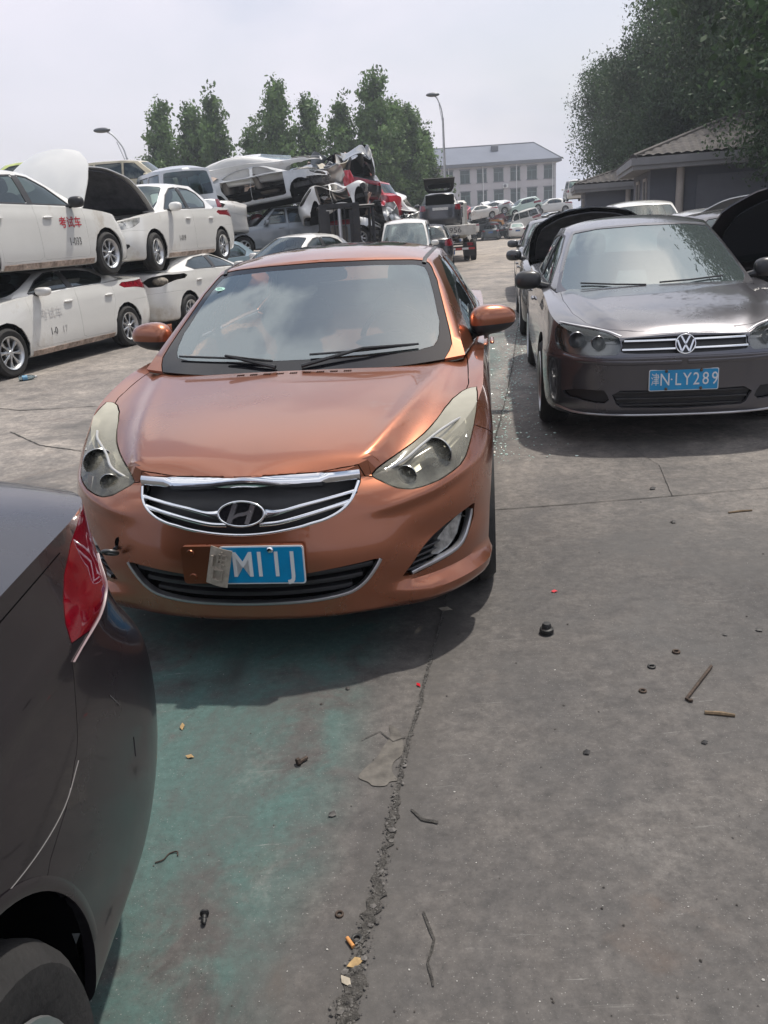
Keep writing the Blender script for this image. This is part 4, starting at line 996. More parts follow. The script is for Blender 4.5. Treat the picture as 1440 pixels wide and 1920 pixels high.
VAN = dict(SEDAN, L=3.85, W=1.60, xf=.62, xr=3.15, R=.29, rim=.18, spokes=6, wstyle='plain', n=4, m=4.5, D=.4, Dr=.3, hood=[(.08, .90), (.25, .96), (.5, 1.0), (.7, 1.02)], deck=[(3.4, 1.0), (3.7, 1.0), (3.8, .99)], shoulder=[(0, .85), (.3, .92), (.8, .96), (2.4, .97), (3.85, .97)], nz=[.21, .24, .32, .48, .60, .72, None],
    cab=(((0, .42, .93), (.70, .55, .93), [(.745, 1.1, .93), (.75, 2.3, .93)], (.70, 3.68, .93), (0, 3.78, .94)), ((0, 1.02, 1.74), (.58, 1.1, 1.71), [(.63, 1.6, 1.74), (.635, 2.8, 1.74)], (.60, 3.55, 1.71), (0, 3.64, 1.74))), roof=[(1.02, 1.74), (1.4, 1.82), (2.4, 1.85), (3.2, 1.83), (3.64, 1.74)], mids=[(.5, .015)],
    screen=[(-.1, 1.71), (.53, 1.69), (.58, 1.5), (.655, 1.1), (.62, 1.0), (-.1, 1.0)], rear=[(-.1, 1.68), (.54, 1.66), (.60, 1.4), (.62, 1.12), (-.1, 1.1)], windows=[[(.78, 1.02), (1.5, 1.04), (1.5, 1.64), (1.15, 1.64)], [(1.58, 1.04), (2.5, 1.04), (2.5, 1.64), (1.58, 1.64)], [(2.58, 1.04), (3.5, 1.05), (3.42, 1.64), (2.58, 1.64)]], blackpillar=None,
    headlight=[(.42, .66), (.44, .80), (.6, .83), (.77, .82), (.78, .68), (.6, .65)], bowls=[], grille=[(-.1, .78), (.36, .78), (.36, .68), (-.1, .67)], intake=[(-.1, .40), (.36, .40), (.36, .31), (-.1, .31)], fog=[(.5, .39), (.62, .39), (.62, .33), (.5, .33)], taillight=[(.60, .75), (.60, 1.02), (.9, 1.02), (.9, .76)], doors=(.66, 1.54, 2.54), hoodcut=[(-1, .13), (.4, .15), (.62, .25), (.64, .75), (-1, .78)], trunkcut=None, handle=.86, mirror=(.72, 1.06), pz=.52, rpz=.7, crease=(.72, .03), sill=.34, crown=4)
SUV = dict(SEDAN, L=4.40, W=1.80, xf=.86, xr=3.48, R=.355, rim=.225, spokes=5, wstyle='plain', n=3, m=3.6, hood=[(.08, .96), (.3, 1.02), (.7, 1.08), (1.1, 1.11)], deck=[(4.0, 1.12), (4.2, 1.12), (4.34, 1.08)], shoulder=[(0, .92), (.3, .97), (.8, 1.04), (1.4, 1.07), (2.6, 1.10), (4.40, 1.10)], nz=[.28, .31, .40, .55, .66, .78, None], zs=1.12,
    cab=(((0, 1.05, 1.08), (.75, 1.2, 1.06), [(.80, 1.6, 1.07), (.81, 2.6, 1.09)], (.73, 4.05, 1.10), (0, 4.2, 1.10)), ((0, 1.72, 1.62), (.58, 1.84, 1.59), [(.62, 2.3, 1.63), (.62, 3.1, 1.63)], (.58, 3.85, 1.57), (0, 3.98, 1.60))), roof=[(1.72, 1.62), (2.1, 1.68), (2.8, 1.70), (3.5, 1.67), (3.98, 1.60)], mids=[(.5, .015)],
    screen=[(-.1, 1.60), (.54, 1.57), (.62, 1.4), (.70, 1.13), (.64, 1.08), (-.1, 1.07)], rear=[(-.1, 1.57), (.53, 1.55), (.62, 1.35), (.66, 1.18), (-.1, 1.16)], windows=[[(1.45, 1.10), (2.25, 1.12), (2.25, 1.56), (1.95, 1.55)], [(2.33, 1.12), (3.1, 1.13), (3.1, 1.56), (2.33, 1.57)], [(3.18, 1.14), (3.85, 1.18), (3.7, 1.5), (3.18, 1.55)]], blackpillar=None,
    headlight=[(.42, .80), (.45, .90), (.6, .95), (.8, .98), (.84, .95), (.83, .83), (.65, .79)], bowls=[], grille=[(-.1, .88), (.38, .89), (.36, .76), (-.1, .74)], intake=[(-.1, .48), (.5, .48), (.5, .38), (-.1, .38)], fog=[(.56, .50), (.7, .50), (.7, .42), (.56, .42)], taillight=[(.68, .85), (.66, 1.06), (.9, 1.08), (.9, .88)], doors=(1.32, 2.29, 3.14), hoodcut=[(-1, .12), (.4, .14), (.66, .3), (.72, .7), (.74, 1.25), (-1, 1.3)], trunkcut=None, handle=.98, mirror=(1.55, 1.12), pz=.56, rpz=.8, bz=.75, crease=(.86, .03), sill=.42)
# ================================================================== the setting
def nodes(m):
    t = m.node_tree; return t, t.nodes.new, t.links.new

def concrete():
    m = bpy.data.materials.new('stained_concrete'); m.use_nodes = True; t, nd, lk = nodes(m); b = t.nodes['Principled BSDF']
    co = nd('ShaderNodeTexCoord'); xyz = nd('ShaderNodeSeparateXYZ'); lk(co.outputs['Object'], xyz.inputs[0])
    def noise(sc, det=6, ro=.6, dis=0, vec=None):
        n = nd('ShaderNodeTexNoise'); n.inputs['Scale'].default_value = sc; n.inputs['Detail'].default_value = det; n.inputs['Roughness'].default_value = ro; n.inputs['Distortion'].default_value = dis
        lk(vec or co.outputs['Object'], n.inputs['Vector']); return n.outputs['Fac']
    def ramp(v, a, b_, ca=(0, 0, 0, 1), cb=(1, 1, 1, 1)):
        r = nd('ShaderNodeValToRGB'); r.color_ramp.elements[0].position = a; r.color_ramp.elements[1].position = b_; r.color_ramp.elements[0].color = ca; r.color_ramp.elements[1].color = cb; lk(v, r.inputs[0]); return r.outputs[0]
    def math_(op, a, c):
        n = nd('ShaderNodeMath'); n.operation = op
        for i, q in enumerate((a, c)):
            if isinstance(q, (int, float)): n.inputs[i].default_value = q
            else: lk(q, n.inputs[i])
        n.use_clamp = False; return n.outputs[0]
    def sstep(v, a, c):
        n = nd('ShaderNodeMapRange'); n.interpolation_type = 'SMOOTHSTEP'; n.inputs['From Min'].default_value = a; n.inputs['From Max'].default_value = c; lk(v, n.inputs['Value']); return n.outputs[0]
    def mix(f, a, c, mode='MIX'):
        n = nd('ShaderNodeMixRGB'); n.blend_type = mode
        for i, q in zip(('Fac', 'Color1', 'Color2'), (f, a, c)):
            if isinstance(q, float): n.inputs[i].default_value = q
            elif isinstance(q, tuple): n.inputs[i].default_value = q
            else: lk(q, n.inputs[i])
        return n.outputs[0]
    # worn grey slab, base colour darker at low Y, paler further out
    big = noise(.55, 5, .55, .4); mid = noise(3.2, 8, .65, .5); fine = noise(38, 8, .72); speck = noise(160, 3, .6)
    y_tone = sstep(math_('ADD', xyz.outputs['Y'], math_('MULTIPLY', big, 3.0)), 4.0, 9.5)
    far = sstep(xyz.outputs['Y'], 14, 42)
    base = mix(y_tone, (.068, .065, .063, 1), (.195, .183, .170, 1)); base = mix(far, base, (.285, .255, .220, 1))
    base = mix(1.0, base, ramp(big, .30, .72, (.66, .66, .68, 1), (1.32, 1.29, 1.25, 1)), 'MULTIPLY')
    base = mix(1.0, base, ramp(mid, .30, .74, (.58, .58, .60, 1), (1.38, 1.35, 1.32, 1)), 'MULTIPLY')
    base = mix(1.0, base, ramp(fine, .25, .75, (.66, .66, .66, 1), (1.38, 1.38, 1.38, 1)), 'MULTIPLY')
    grit = noise(14, 10, .78); base = mix(1.0, base, ramp(grit, .28, .72, (.50, .50, .51, 1), (1.60, 1.57, 1.53, 1)), 'MULTIPLY')
    # old green floor paint left of the crack, mostly scuffed away
    d = math_('SUBTRACT', math_('ADD', xyz.outputs['X'], .425), math_('MULTIPLY', xyz.outputs['Y'], .22))
    gm = math_('MULTIPLY', math_('SUBTRACT', 1.0, sstep(math_('ADD', d, math_('MULTIPLY', big, .5)), -.10, .16)), sstep(math_('ADD', d, math_('MULTIPLY', mid, .3)), -2.3, -1.6))
    gm = math_('MULTIPLY', gm, math_('SUBTRACT', 1.0, sstep(xyz.outputs['Y'], 9, 15)))
    gn = math_('ADD', math_('MULTIPLY', mid, .75), math_('MULTIPLY', noise(1.4, 4, .5, .6), .6))
    gm = math_('MULTIPLY', gm, sstep(gn, .54, .72))
    base = mix(math_('MULTIPLY', gm, .80), base, mix(1.0, (.046, .105, .096, 1), ramp(fine, .2, .8, (.6, .6, .6, 1), (1.35, 1.35, 1.35, 1)), 'MULTIPLY'))
    # rust and oil patches, tyre-dark smears
    rust = ramp(noise(2.3, 6, .6, .8), .62, .76); base = mix(math_('MULTIPLY', rust, .35), base, (.125, .082, .058, 1))
    oil = ramp(noise(1.15, 7, .62, .9), .58, .74); base = mix(math_('MULTIPLY', oil, .72), base, (.045, .043, .042, 1))
    # pale scuffs and scratches: stretched noise
    mp_ = nd('ShaderNodeMapping'); mp_.inputs['Rotation'].default_value = (0, 0, .9); mp_.inputs['Scale'].default_value = (2.2, 26, 1); lk(co.outputs['Object'], mp_.inputs[0])
    scr = ramp(noise(1.6, 9, .8, .35, mp_.outputs[0]), .62, .68); base = mix(math_('MULTIPLY', math_('MULTIPLY', scr, ramp(mid, .42, .60)), .7), base, (.36, .35, .335, 1))
    mp2 = nd('ShaderNodeMapping'); mp2.inputs['Rotation'].default_value = (0, 0, -.35); mp2.inputs['Scale'].default_value = (3, 40, 1); lk(co.outputs['Object'], mp2.inputs[0])
    scr2 = ramp(noise(1.1, 8, .75, .5, mp2.outputs[0]), .63, .69); base = mix(math_('MULTIPLY', math_('MULTIPLY', scr2, ramp(big, .42, .62)), .45), base, (.30, .29, .27, 1))
    spk = ramp(speck, .64, .70); base = mix(math_('MULTIPLY', spk, .5), base, (.33, .32, .31, 1))
    dsp = ramp(noise(120, 2, .5), .28, .34, (1, 1, 1, 1), (0, 0, 0, 1)); base = mix(math_('MULTIPLY', dsp, .6), base, (.03, .03, .03, 1))
    ad = math_('ABSOLUTE', d, 0.0); near_c = math_('SUBTRACT', 1.0, sstep(math_('ADD', ad, math_('MULTIPLY', fine, .10)), .04, .17)); base = mix(math_('MULTIPLY', near_c, .55), base, (.060, .055, .050, 1))
    st = ramp(noise(.9, 9, .72, 1.2), .50, .62); base = mix(math_('MULTIPLY', st, .6), base, (.060, .057, .055, 1))
    wn = ramp(noise(1.9, 10, .78, .8, None), .56, .72); base = mix(math_('MULTIPLY', math_('MULTIPLY', wn, ramp(fine, .35, .6)), .40), base, (.215, .20, .185, 1))
    lk(base, b.inputs['Base Color'])
    lk(mix(1.0, ramp(mid, .3, .7, (.62, .62, .62, 1), (.86, .86, .86, 1)), ramp(oil, 0, 1, (1, 1, 1, 1), (.72, .72, .72, 1)), 'MULTIPLY'), b.inputs['Roughness'])
    bp = nd('ShaderNodeBump'); bp.inputs['Strength'].default_value = .35; bp.inputs['Distance'].default_value = .006
    hh = math_('ADD', math_('ADD', math_('MULTIPLY', fine, .8), math_('MULTIPLY', grit, 1.0)), math_('MULTIPLY', mid, 1.5)); lk(hh, bp.inputs['Height']); lk(bp.outputs[0], b.inputs['Normal'])
    return m

def gz(y):
    t = min(1, max(0, (y - 35) / 50.0)); return -.52 * t * t * (3 - 2 * t)
ys = [-60, -10, 0, 10, 20, 30] + list(range(35, 90, 5)) + [120, 200, 500, 850]
gr_ = grid(np.array([[(x, y, gz(y)) for x in (-600, -60, -20, -5, 0, 5, 20, 60, 600)] for y in ys]), flip=True)
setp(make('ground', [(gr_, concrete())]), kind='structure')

# ---- the main crack: broken edge filled with grit, as its own thin bed on the slab
CR = [(-.165, 1.13), (-.15, 1.25), (-.122, 1.38), (-.09, 1.52), (-.065, 1.66), (-.035, 1.83), (-.018, 1.95), (.022, 2.14), (.072, 2.37), (.11, 2.55), (.168, 2.82), (.212, 3.03), (.30, 3.5), (.47, 4.2), (.68, 5.1), (.92, 6.1), (1.2, 7.4), (1.55, 9.1), (2.0, 11.4), (2.45, 13.6)]
def crack_bed(path, wf, z, seed, jag=.35, step=.005):
    r = np.random.default_rng(seed); P = resample(path, step); n = len(P); T = np.gradient(P, axis=0); T /= np.linalg.norm(T, axis=1)[:, None]; Nn = np.stack([T[:, 1], -T[:, 0]], 1)
    w_ = wf(P[:, 1])
    def rough():
        o = np.zeros(n)
        for k, a in ((41, .30), (17, .22), (7, .20), (3, .20)):
            v = np.convolve(r.standard_normal(n + k), np.hanning(k + 2)[1:-1] / np.sqrt((np.hanning(k + 2)[1:-1] ** 2).sum()), 'same')[:n]; o += a * v
        return o
    mid = rough() * w_ * .45
    A = P + Nn * (np.maximum(w_ * (.42 + jag * rough()), w_ * .06) + mid)[:, None]; B = P - Nn * (np.maximum(w_ * (.42 + jag * rough()), w_ * .06) - mid)[:, None]
    G = np.array([np.c_[A, np.full(n, z)], np.c_[B, np.full(n, z)]])
    return grid(G)
wcr = lambda y: np.interp(y, [1.1, 1.4, 1.75, 2.0, 2.2, 2.6, 3.1, 6, 14], [.048, .036, .027, .017, .011, .011, .008, .010, .012])
GRIT = mat('crack_grit', (.045, .042, .038), .95, var=.75, var_scale=55, bump=1.0, bump_scale=110, dirt=(.19, .18, .17), dirt_amt=.05)
setp(make('ground_crack', [(crack_bed(CR, wcr, .004, 3), GRIT)]), kind='structure')
J = lambda pts, w_, sd: crack_bed(pts, lambda y: np.full(len(y), w_), .004, sd, .45, .02)
setp(make('ground_joint', [(J([(.40, 4.27), (1.0, 4.28), (2.2, 4.33), (4.5, 4.36)], .006, 5) + J([(-4.2, 8.6), (-3.6, 8.2), (-2.6, 8.15), (-1.9, 7.6), (-1.5, 6.4)], .012, 6) + J([(-3.3, 7.2), (-2.8, 6.6), (-2.2, 6.2)], .014, 8) + J([(1.62, 4.3), (1.75, 4.9), (1.7, 5.4)], .004, 9) + J([(.02, 1.86), (.05, 1.82), (.09, 1.80)], .012, 11) + J([(.03, 1.50), (.05, 1.42), (.03, 1.36), (.035, 1.30)], .006, 12) + J([(-.12, 2.2), (-.06, 2.24), (-.02, 2.18), (.02, 2.20)], .004, 13), GRIT)]), kind='structure')
# old cement patch beside the crack
pp = smooth_path([(-.075, 2.10), (-.11, 2.055), (-.128, 2.015), (-.10, 1.99), (-.085, 1.972), (-.05, 1.968), (-.035, 1.985), (-.012, 1.99), (-.028, 2.03), (-.022, 2.075), (.005, 2.11), (.012, 2.17), (-.002, 2.24), (-.03, 2.27), (-.028, 2.21), (-.05, 2.16)], 4, True)
setp(make('ground_patch', [(S([(x, y, .003) for x, y in pp], [list(range(len(pp)))[::-1]]), mat('cement_patch', (.088, .080, .070), .8, var=.5, var_scale=16, bump=.3))]), kind='structure')

def pebbles(n, fx, size, seed, z=.004):
    r = np.random.default_rng(seed); s = S(); V = []; F = []
    base = np.array([(0, 0, 1), (.9, .1, .35), (.2, .95, .3), (-.85, .35, .4), (-.45, -.85, .3), (.55, -.75, .45), (0, 0, -.2)])
    fc = [[0, 1, 2], [0, 2, 3], [0, 3, 4], [0, 4, 5], [0, 5, 1], [6, 2, 1], [6, 3, 2], [6, 4, 3], [6, 5, 4], [6, 1, 5]]
    for i in range(n):
        x, y = fx(r); q = size(r, y); a = r.random() * 6.28; c, s_ = math.cos(a), math.sin(a)
        b_ = base * (.7 + .6 * r.random((7, 1))) * q * np.array([1, .8, .6]); b_ = np.stack([b_[:, 0] * c - b_[:, 1] * s_ + x, b_[:, 0] * s_ + b_[:, 1] * c + y, b_[:, 2] + z], 1)
        F += [[k + len(V) for k in f] for f in fc]; V += b_.tolist()
    return S(V, F)
def on_crack(r):
    t = r.random() ** 1.9; y = 1.12 + 2.4 * t; i = np.interp(y, [c[1] for c in CR], [c[0] for c in CR]); w_ = wcr(y); return i + r.normal(0, .36) * w_, y
setp(make('crack_gravel', [(pebbles(26, on_crack, lambda r, y: float(np.clip(r.lognormal(-5.1, .4), .003, wcr(y) * .5)), 27), mat('broken_concrete', (.11, .103, .097), .9, var=.5, var_scale=40)), (pebbles(2600, on_crack, lambda r, y: float(np.clip(r.lognormal(-6.45, .62), .0008, wcr(y) * .36)), 21), mat('crack_stone', (.085, .080, .074), .95, var=.85, var_scale=60))], smooth=False), kind='stuff')
def scat(r): 
    y = 1.1 + 5.5 * r.random() ** 1.4; return (r.random() - .42) * (1.5 + y * .75), y
setp(make('ground_grit', [(pebbles(520, scat, lambda r, y: float(np.clip(r.lognormal(-6.2, .5), .0012, .007)), 22, .001), mat('grit_dark', (.05, .045, .04), .9, var=.9, var_scale=20)), (pebbles(380, scat, lambda r, y: float(np.clip(r.lognormal(-6.4, .45), .001, .005)), 23, .001), mat('grit_pale', (.34, .33, .31), .8, var=.5, var_scale=20))], smooth=False), kind='stuff')
def scg(r):
    y = 5.2 + 8 * r.random(); return -.33 + .22 * y + abs(r.normal(0, .20)) * (1 if r.random() < .25 else -1.0), y
setp(make('glass_crumbs', [(pebbles(2600, scg, lambda r, y: float(np.clip(r.lognormal(-5.2, .5), .002, .016)), 24, .001), mat('glass_crumb', (.42, .56, .52), .12, spec=.8, var=.4, var_scale=10))], smooth=False), kind='stuff')

# ------------------------------------------------------------------ trees
def leafmat(name, c, var=.5, sc=.45):
    m = bpy.data.materials.new(name); m.use_nodes = True; t, nd, lk = nodes(m); b = t.nodes['Principled BSDF']; b.inputs['Roughness'].default_value = .6; b.inputs['Specular IOR Level'].default_value = .3
    co = nd('ShaderNodeTexCoord'); n = nd('ShaderNodeTexNoise'); n.inputs['Scale'].default_value = sc; n.inputs['Detail'].default_value = 4; lk(co.outputs['Object'], n.inputs['Vector'])
    r = nd('ShaderNodeValToRGB'); r.color_ramp.elements[0].position = .35; r.color_ramp.elements[1].position = .68; r.color_ramp.elements[0].color = tuple(x * (1 - var) for x in c) + (1,); r.color_ramp.elements[1].color = tuple(x * (1 + var) for x in c) + (1,)
    lk(n.outputs[0], r.inputs[0]); lk(r.outputs[0], b.inputs['Base Color'])
    tl = nd('ShaderNodeBsdfTranslucent'); lk(r.outputs[0], tl.inputs[0]); mx_ = nd('ShaderNodeMixShader'); mx_.inputs[0].default_value = .28; lk(b.outputs[0], mx_.inputs[1]); lk(tl.outputs[0], mx_.inputs[2]); lk(mx_.outputs[0], t.nodes['Material Output'].inputs[0])
    return m
LEAFP = leafmat('poplar_leaves', (.115, .185, .065), .6, .6); LEAFD = leafmat('broadleaf_dark', (.050, .085, .040), .65, .5)
BARK = mat('bark', (.085, .07, .055), .9, var=.4, var_scale=4, bump=.6, bump_scale=12)
def leaves(cent, per, rad, size, seed):
    r = np.random.default_rng(seed); n = len(cent) * per
    C0 = np.repeat(cent, per, 0) + np.clip(r.normal(0, 1, (n, 3)), -1.5, 1.5) * np.repeat(np.broadcast_to(rad, (len(cent),)), per)[:, None] * np.array([1, 1, .75])
    a = r.normal(0, 1, (n, 3)); a /= np.linalg.norm(a, axis=1)[:, None]; b = np.cross(a, r.normal(0, 1, (n, 3))); b /= np.linalg.norm(b, axis=1)[:, None]
    s = size * (.5 + 1.1 * r.random(n) ** 2)[:, None]
    V = np.stack([C0 - a * s, C0 + b * s * .55, C0 + a * s, C0 - b * s * .55], 1).reshape(-1, 3)
    return S(V, np.arange(n * 4).reshape(-1, 4).tolist())
def tree_mesh(h, r, base, kind, nc, per, size, seed):
    g_ = np.random.default_rng(seed); cs = []; limbs = S()
    tip = .93 * h
    tr = smooth_path([(0, 0, -.1), (g_.normal(0, .06), g_.normal(0, .06), h * .3), (g_.normal(0, .15), g_.normal(0, .15), h * .62), (0, 0, tip)], 5)
    limbs = limbs + tube(tr, np.linspace(.022 * h, .004 * h, len(tr)), 9)
    nb = 16 if kind == 'poplar' else 13; ends = []
    for i in range(nb):
        t = base / h + (1 - base / h) * (i + .5) / nb * .92; p = np.array([np.interp(t * h, tr[:, 2], tr[:, k]) for k in (0, 1)] + [t * h]); a = g_.random() * 6.28 if kind != 'poplar' else i * 2.4 + g_.random()
        if kind == 'poplar': L_ = r * (1.12 - .98 * (t - base / h) / (1 - base / h)) * (.7 + .5 * g_.random()); up = 1.5 * L_
        else: u = (t - base / h) / (1 - base / h); L_ = r * math.sqrt(max(.15, 1 - (1.5 * u - .45) ** 2)) * (.75 + .45 * g_.random()); up = .45 * L_
        e = p + np.array([math.cos(a) * L_, math.sin(a) * L_, up]); m_ = (p + e) / 2 + np.array([0, 0, -.1 * L_]); limbs = limbs + tube(smooth_path([p, m_, e], 3), np.linspace(.009 * h * (1.1 - .6 * t), .02, 7), 6)
        ends.append((p, e, L_))
    for p, e, L_ in ends:
        k = max(3, int(nc / nb * (L_ / r + .35)))
        for j in range(k):
            t = .30 + .70 * g_.random(); cs.append(p + (e - p) * t + np.clip(g_.normal(0, .16 * L_ + .07 * r, 3), -.45 * r, .45 * r) * (np.array([1, 1, .8]) if kind != 'poplar' else np.array([.7, .7, 1.6])))
    cs = np.array(cs); return limbs, leaves(cs, per, (.13 if kind == 'poplar' else .11) * r + .07 * r * g_.random(len(cs)), size, seed + 1)
_tr = {}
def tree(kind, var, loc, h, r, rot, label, group, base=1.5):
    k = (kind, var)
    if k not in _tr:
        H, Rr = (12, 2.1) if kind == 'poplar' else (13, 4.2)
        lim, lf = tree_mesh(H, Rr, 1.6 if kind == 'poplar' else 2.2, kind, 380 if kind == 'poplar' else 620, 36 if kind == 'poplar' else 92, .15 if kind == 'poplar' else .095, 100 + 7 * var + (50 if kind != 'poplar' else 0))
        a = make('trunk', [(lim, BARK)]); b = make('crown', [(lf, LEAFP if kind == 'poplar' else LEAFD)], smooth=False); _tr[k] = (a.data, b.data, H, Rr); bpy.data.objects.remove(a); bpy.data.objects.remove(b)
    ta, cb, H, Rr = _tr[k]; root = empty(kind + '_tree' if kind == 'poplar' else 'broadleaf_tree', loc, (0, 0, rot), label, 'tree', group); root.scale = (r / Rr, r / Rr, h / H)
    for nm, d in (('trunk', ta), ('crown', cb)): o = bpy.data.objects.new(nm, d); COL.objects.link(o); o.parent = root
    return root
POP = [(-17.4, 72, 9.0, 2.0, 'smallest round poplar at the outer end of the poplar row, above the silver van'), (-15.4, 70, 13.2, 1.9, 'poplar with an even top, second in the row from the outer end'), (-13.3, 71, 13.2, 2.0, 'poplar standing mid left of the gap in the poplar row'), (-11.2, 70, 13.8, 1.9, 'poplar directly beside the gap of sky in the poplar row'), (-8.6, 72, 11.0, 2.0, 'shorter poplar just right of the gap of sky in the row'), (-6.3, 70, 14.2, 2.1, 'tall pointed poplar behind the raised silver body shell'), (-4.0, 71, 13.2, 1.9, 'poplar one place right of the tall pointed poplar behind the silver shell'), (-1.3, 70, 12.6, 2.0, 'poplar with a narrow top behind the forklift mast'), (1.3, 70, 14.4, 2.2, 'tallest poplar, with a sharp top above the red hatchback'), (2.9, 72, 12.4, 2.1, 'poplar just right of the tallest poplar'), (4.2, 73, 12.2, 2.1, 'broad poplar over the white shell at the end of the heap'), (5.3, 75, 10.6, 2.0, 'last poplar of the row, behind the bare steel lamp pole')]
for i, (x, y, h, r, lb) in enumerate(POP): tree('poplar', i % 4, (x, y, gz(y) - .05), h * .90, r * .95, i * 1.7, lb, 'poplar row behind the scrap heap')
BRO = [(16.7, 35, 13.5, 4.0, 'tall dark broadleaf tree rising behind the ridge of the tiled house'), (13.6, 24.6, 9.0, 2.9, 'broadleaf tree whose low branches hang in front of the tiled house'), (18.2, 43, 13.5, 4.4, 'dark broadleaf tree behind the smaller outbuilding roof'), (19.2, 52, 13.3, 4.4, 'dark broadleaf tree in the middle of the roadside row'), (20.0, 61, 12.6, 4.2, 'dark broadleaf tree second from the far end of the roadside row'), (20.9, 71, 12.2, 4.0, 'dark broadleaf tree at the far end of the roadside row next to the white building'), (21.2, 37, 15.5, 5.0, 'tallest dark broadleaf tree in the upper corner behind the house'), (22.5, 47, 15, 5.0, 'large broadleaf tree in the second row behind the house'), (24, 60, 14, 5.0, 'large broadleaf tree at the back of the second row'), (19.5, 29.5, 14, 4.6, 'big broadleaf tree standing at the wall side of the tiled house'), (9.6, 11.6, 9.6, 3.3, 'broadleaf tree at the yard edge whose branches reach over the open boot')]
for i, (x, y, h, r, lb) in enumerate(BRO): tree('broadleaf', i % 3, (x, y, gz(y) - .05), h * (1 if y < 20 else 1.0), r * (1 if y < 20 else .90), i * 2.1, lb, 'broadleaf trees along the yard edge')

# ------------------------------------------------------------------ buildings
STUCCO = mat('grey_stucco', (.40, .385, .40), .85, var=.12, var_scale=.35, dirt=(.22, .21, .21), dirt_amt=.1); SHEET = mat('blue_grey_roof', (.15, .165, .205), .8, spec=.2, var=.1, var_scale=.3); TRIMG = mat('dark_eave', (.12, .125, .14), .7); PANE = mat('window_pane', (.03, .05, .05), .08, var=.5, var_scale=1.5); FRAME = mat('green_frame', (.12, .17, .16), .5)
def office():
    Y0 = 150.0; root = empty('office_building', (18, Y0, -.52), (0, 0, 0), 'long grey three storey office building with a blue grey hipped roof beyond the yard', 'building')
    x0, x1, H = -22.0, 15.3, 10.4; cols = [x0 + 1.6 + i * 2.87 for i in range(13)]; rows = [1.0, 4.45, 7.9]; ww, wh = 1.7, 2.05
    xs = sorted({x0, x1} | {c for q in cols for c in (q - ww / 2, q + ww / 2)}); zs_ = sorted({0, H} | {c for q in rows for c in (q, q + wh)})
    s = S()
    for i in range(len(xs) - 1):
        for j in range(len(zs_) - 1):
            cx, cz_ = (xs[i] + xs[i + 1]) / 2, (zs_[j] + zs_[j + 1]) / 2; win = any(abs(cx - c) < .3 for c in cols) and any(q < cz_ < q + wh for q in rows)
            if not win: s = s + S([(xs[i], 0, zs_[j]), (xs[i + 1], 0, zs_[j]), (xs[i + 1], 0, zs_[j + 1]), (xs[i], 0, zs_[j + 1])], [[0, 1, 2, 3]])
    for c in cols:
        for q in rows:
            a, b_, d = c - ww / 2, c + ww / 2, .22
            s = s + S([(a, 0, q), (a, d, q), (a, d, q + wh), (a, 0, q + wh), (b_, 0, q), (b_, d, q), (b_, d, q + wh), (b_, 0, q + wh)], [[0, 1, 2, 3], [5, 4, 7, 6], [4, 5, 1, 0], [3, 2, 6, 7]])
    sidew = S([(x0, 0, 0), (x0, 12, 0), (x0, 12, H), (x0, 0, H), (x1, 0, 0), (x1, 12, 0), (x1, 12, H), (x1, 0, H)], [[1, 0, 3, 2], [4, 5, 6, 7], [5, 1, 2, 6]])
    make('wall', [(s + sidew, STUCCO)], root, smooth=False)
    for c in cols:
        for q in rows:
            w_ = make('window', [(box(c - ww / 2, c - ww / 2 + .09, .14, .21, q, q + wh) + box(c + ww / 2 - .09, c + ww / 2, .14, .21, q, q + wh) + box(c - ww / 2 + .09, c + ww / 2 - .09, .14, .21, q + wh * .68, q + wh * .68 + .08) + box(c - .04, c + .04, .14, .2, q, q + wh * .68), FRAME)], root, smooth=False)
            make('pane', [(S([(c - ww / 2, .2, q), (c + ww / 2, .2, q), (c + ww / 2, .2, q + wh), (c - ww / 2, .2, q + wh)], [[0, 1, 2, 3]]), PANE)], w_, smooth=False)
            make('sill', [(box(c - ww / 2 - .12, c + ww / 2 + .12, -.12, -.003, q - .14, q - .004), TRIMG)], w_, smooth=False); make('lintel', [(box(c - ww / 2 - .1, c + ww / 2 + .1, -.08, -.003, q + wh + .004, q + wh + .16), TRIMG)], w_, smooth=False)
    make('eave', [(box(x0 - .8, x1 + .8, -.8, 12.8, H + .003, H + .55), TRIMG)], root, smooth=False)
    e = H + .553; make('roof', [(S([(x0 - .7, -.7, e), (x1 + .7, -.7, e), (x1 + .7, 12.7, e), (x0 - .7, 12.7, e), (x0 + 3, 6, e + 3.1), (x1 - 2.6, 6, e + 3.1)], [[0, 1, 5, 4], [1, 2, 5], [2, 3, 4, 5], [3, 0, 4]]), SHEET), (tube([(x0 + 3, 6, e + 3.12), (x1 - 2.6, 6, e + 3.12)], .12), TRIMG), (tube([(x1 + .7, -.7, e + .03), (x1 - 2.6, 6, e + 3.12)], .1), TRIMG)], root, smooth=False)
    for xx in (-7.2, 5.4): make('roof_vent', [(box(xx - .6, xx + .6, 3.4, 4.4, e + 1.9, e + 2.9, .1), TRIMG)], root)
    for xx in (-8.9, -3.1, 2.75, 8.5, 14.7): make('drain_pipe', [(tube([(xx, -.09, -.3), (xx, -.09, H)], .08), WHITEPAINT)], root)
    make('air_conditioner', [(box(6.1, 7.0, -.5, -.01, 6.75, 7.4, .04), WHITEPAINT), (lathe([(.001, -.52), (.24, -.52), (.26, -.5)], 20, 'y').move((6.45, 0, 7.08)), TRIMG)], root)
office()

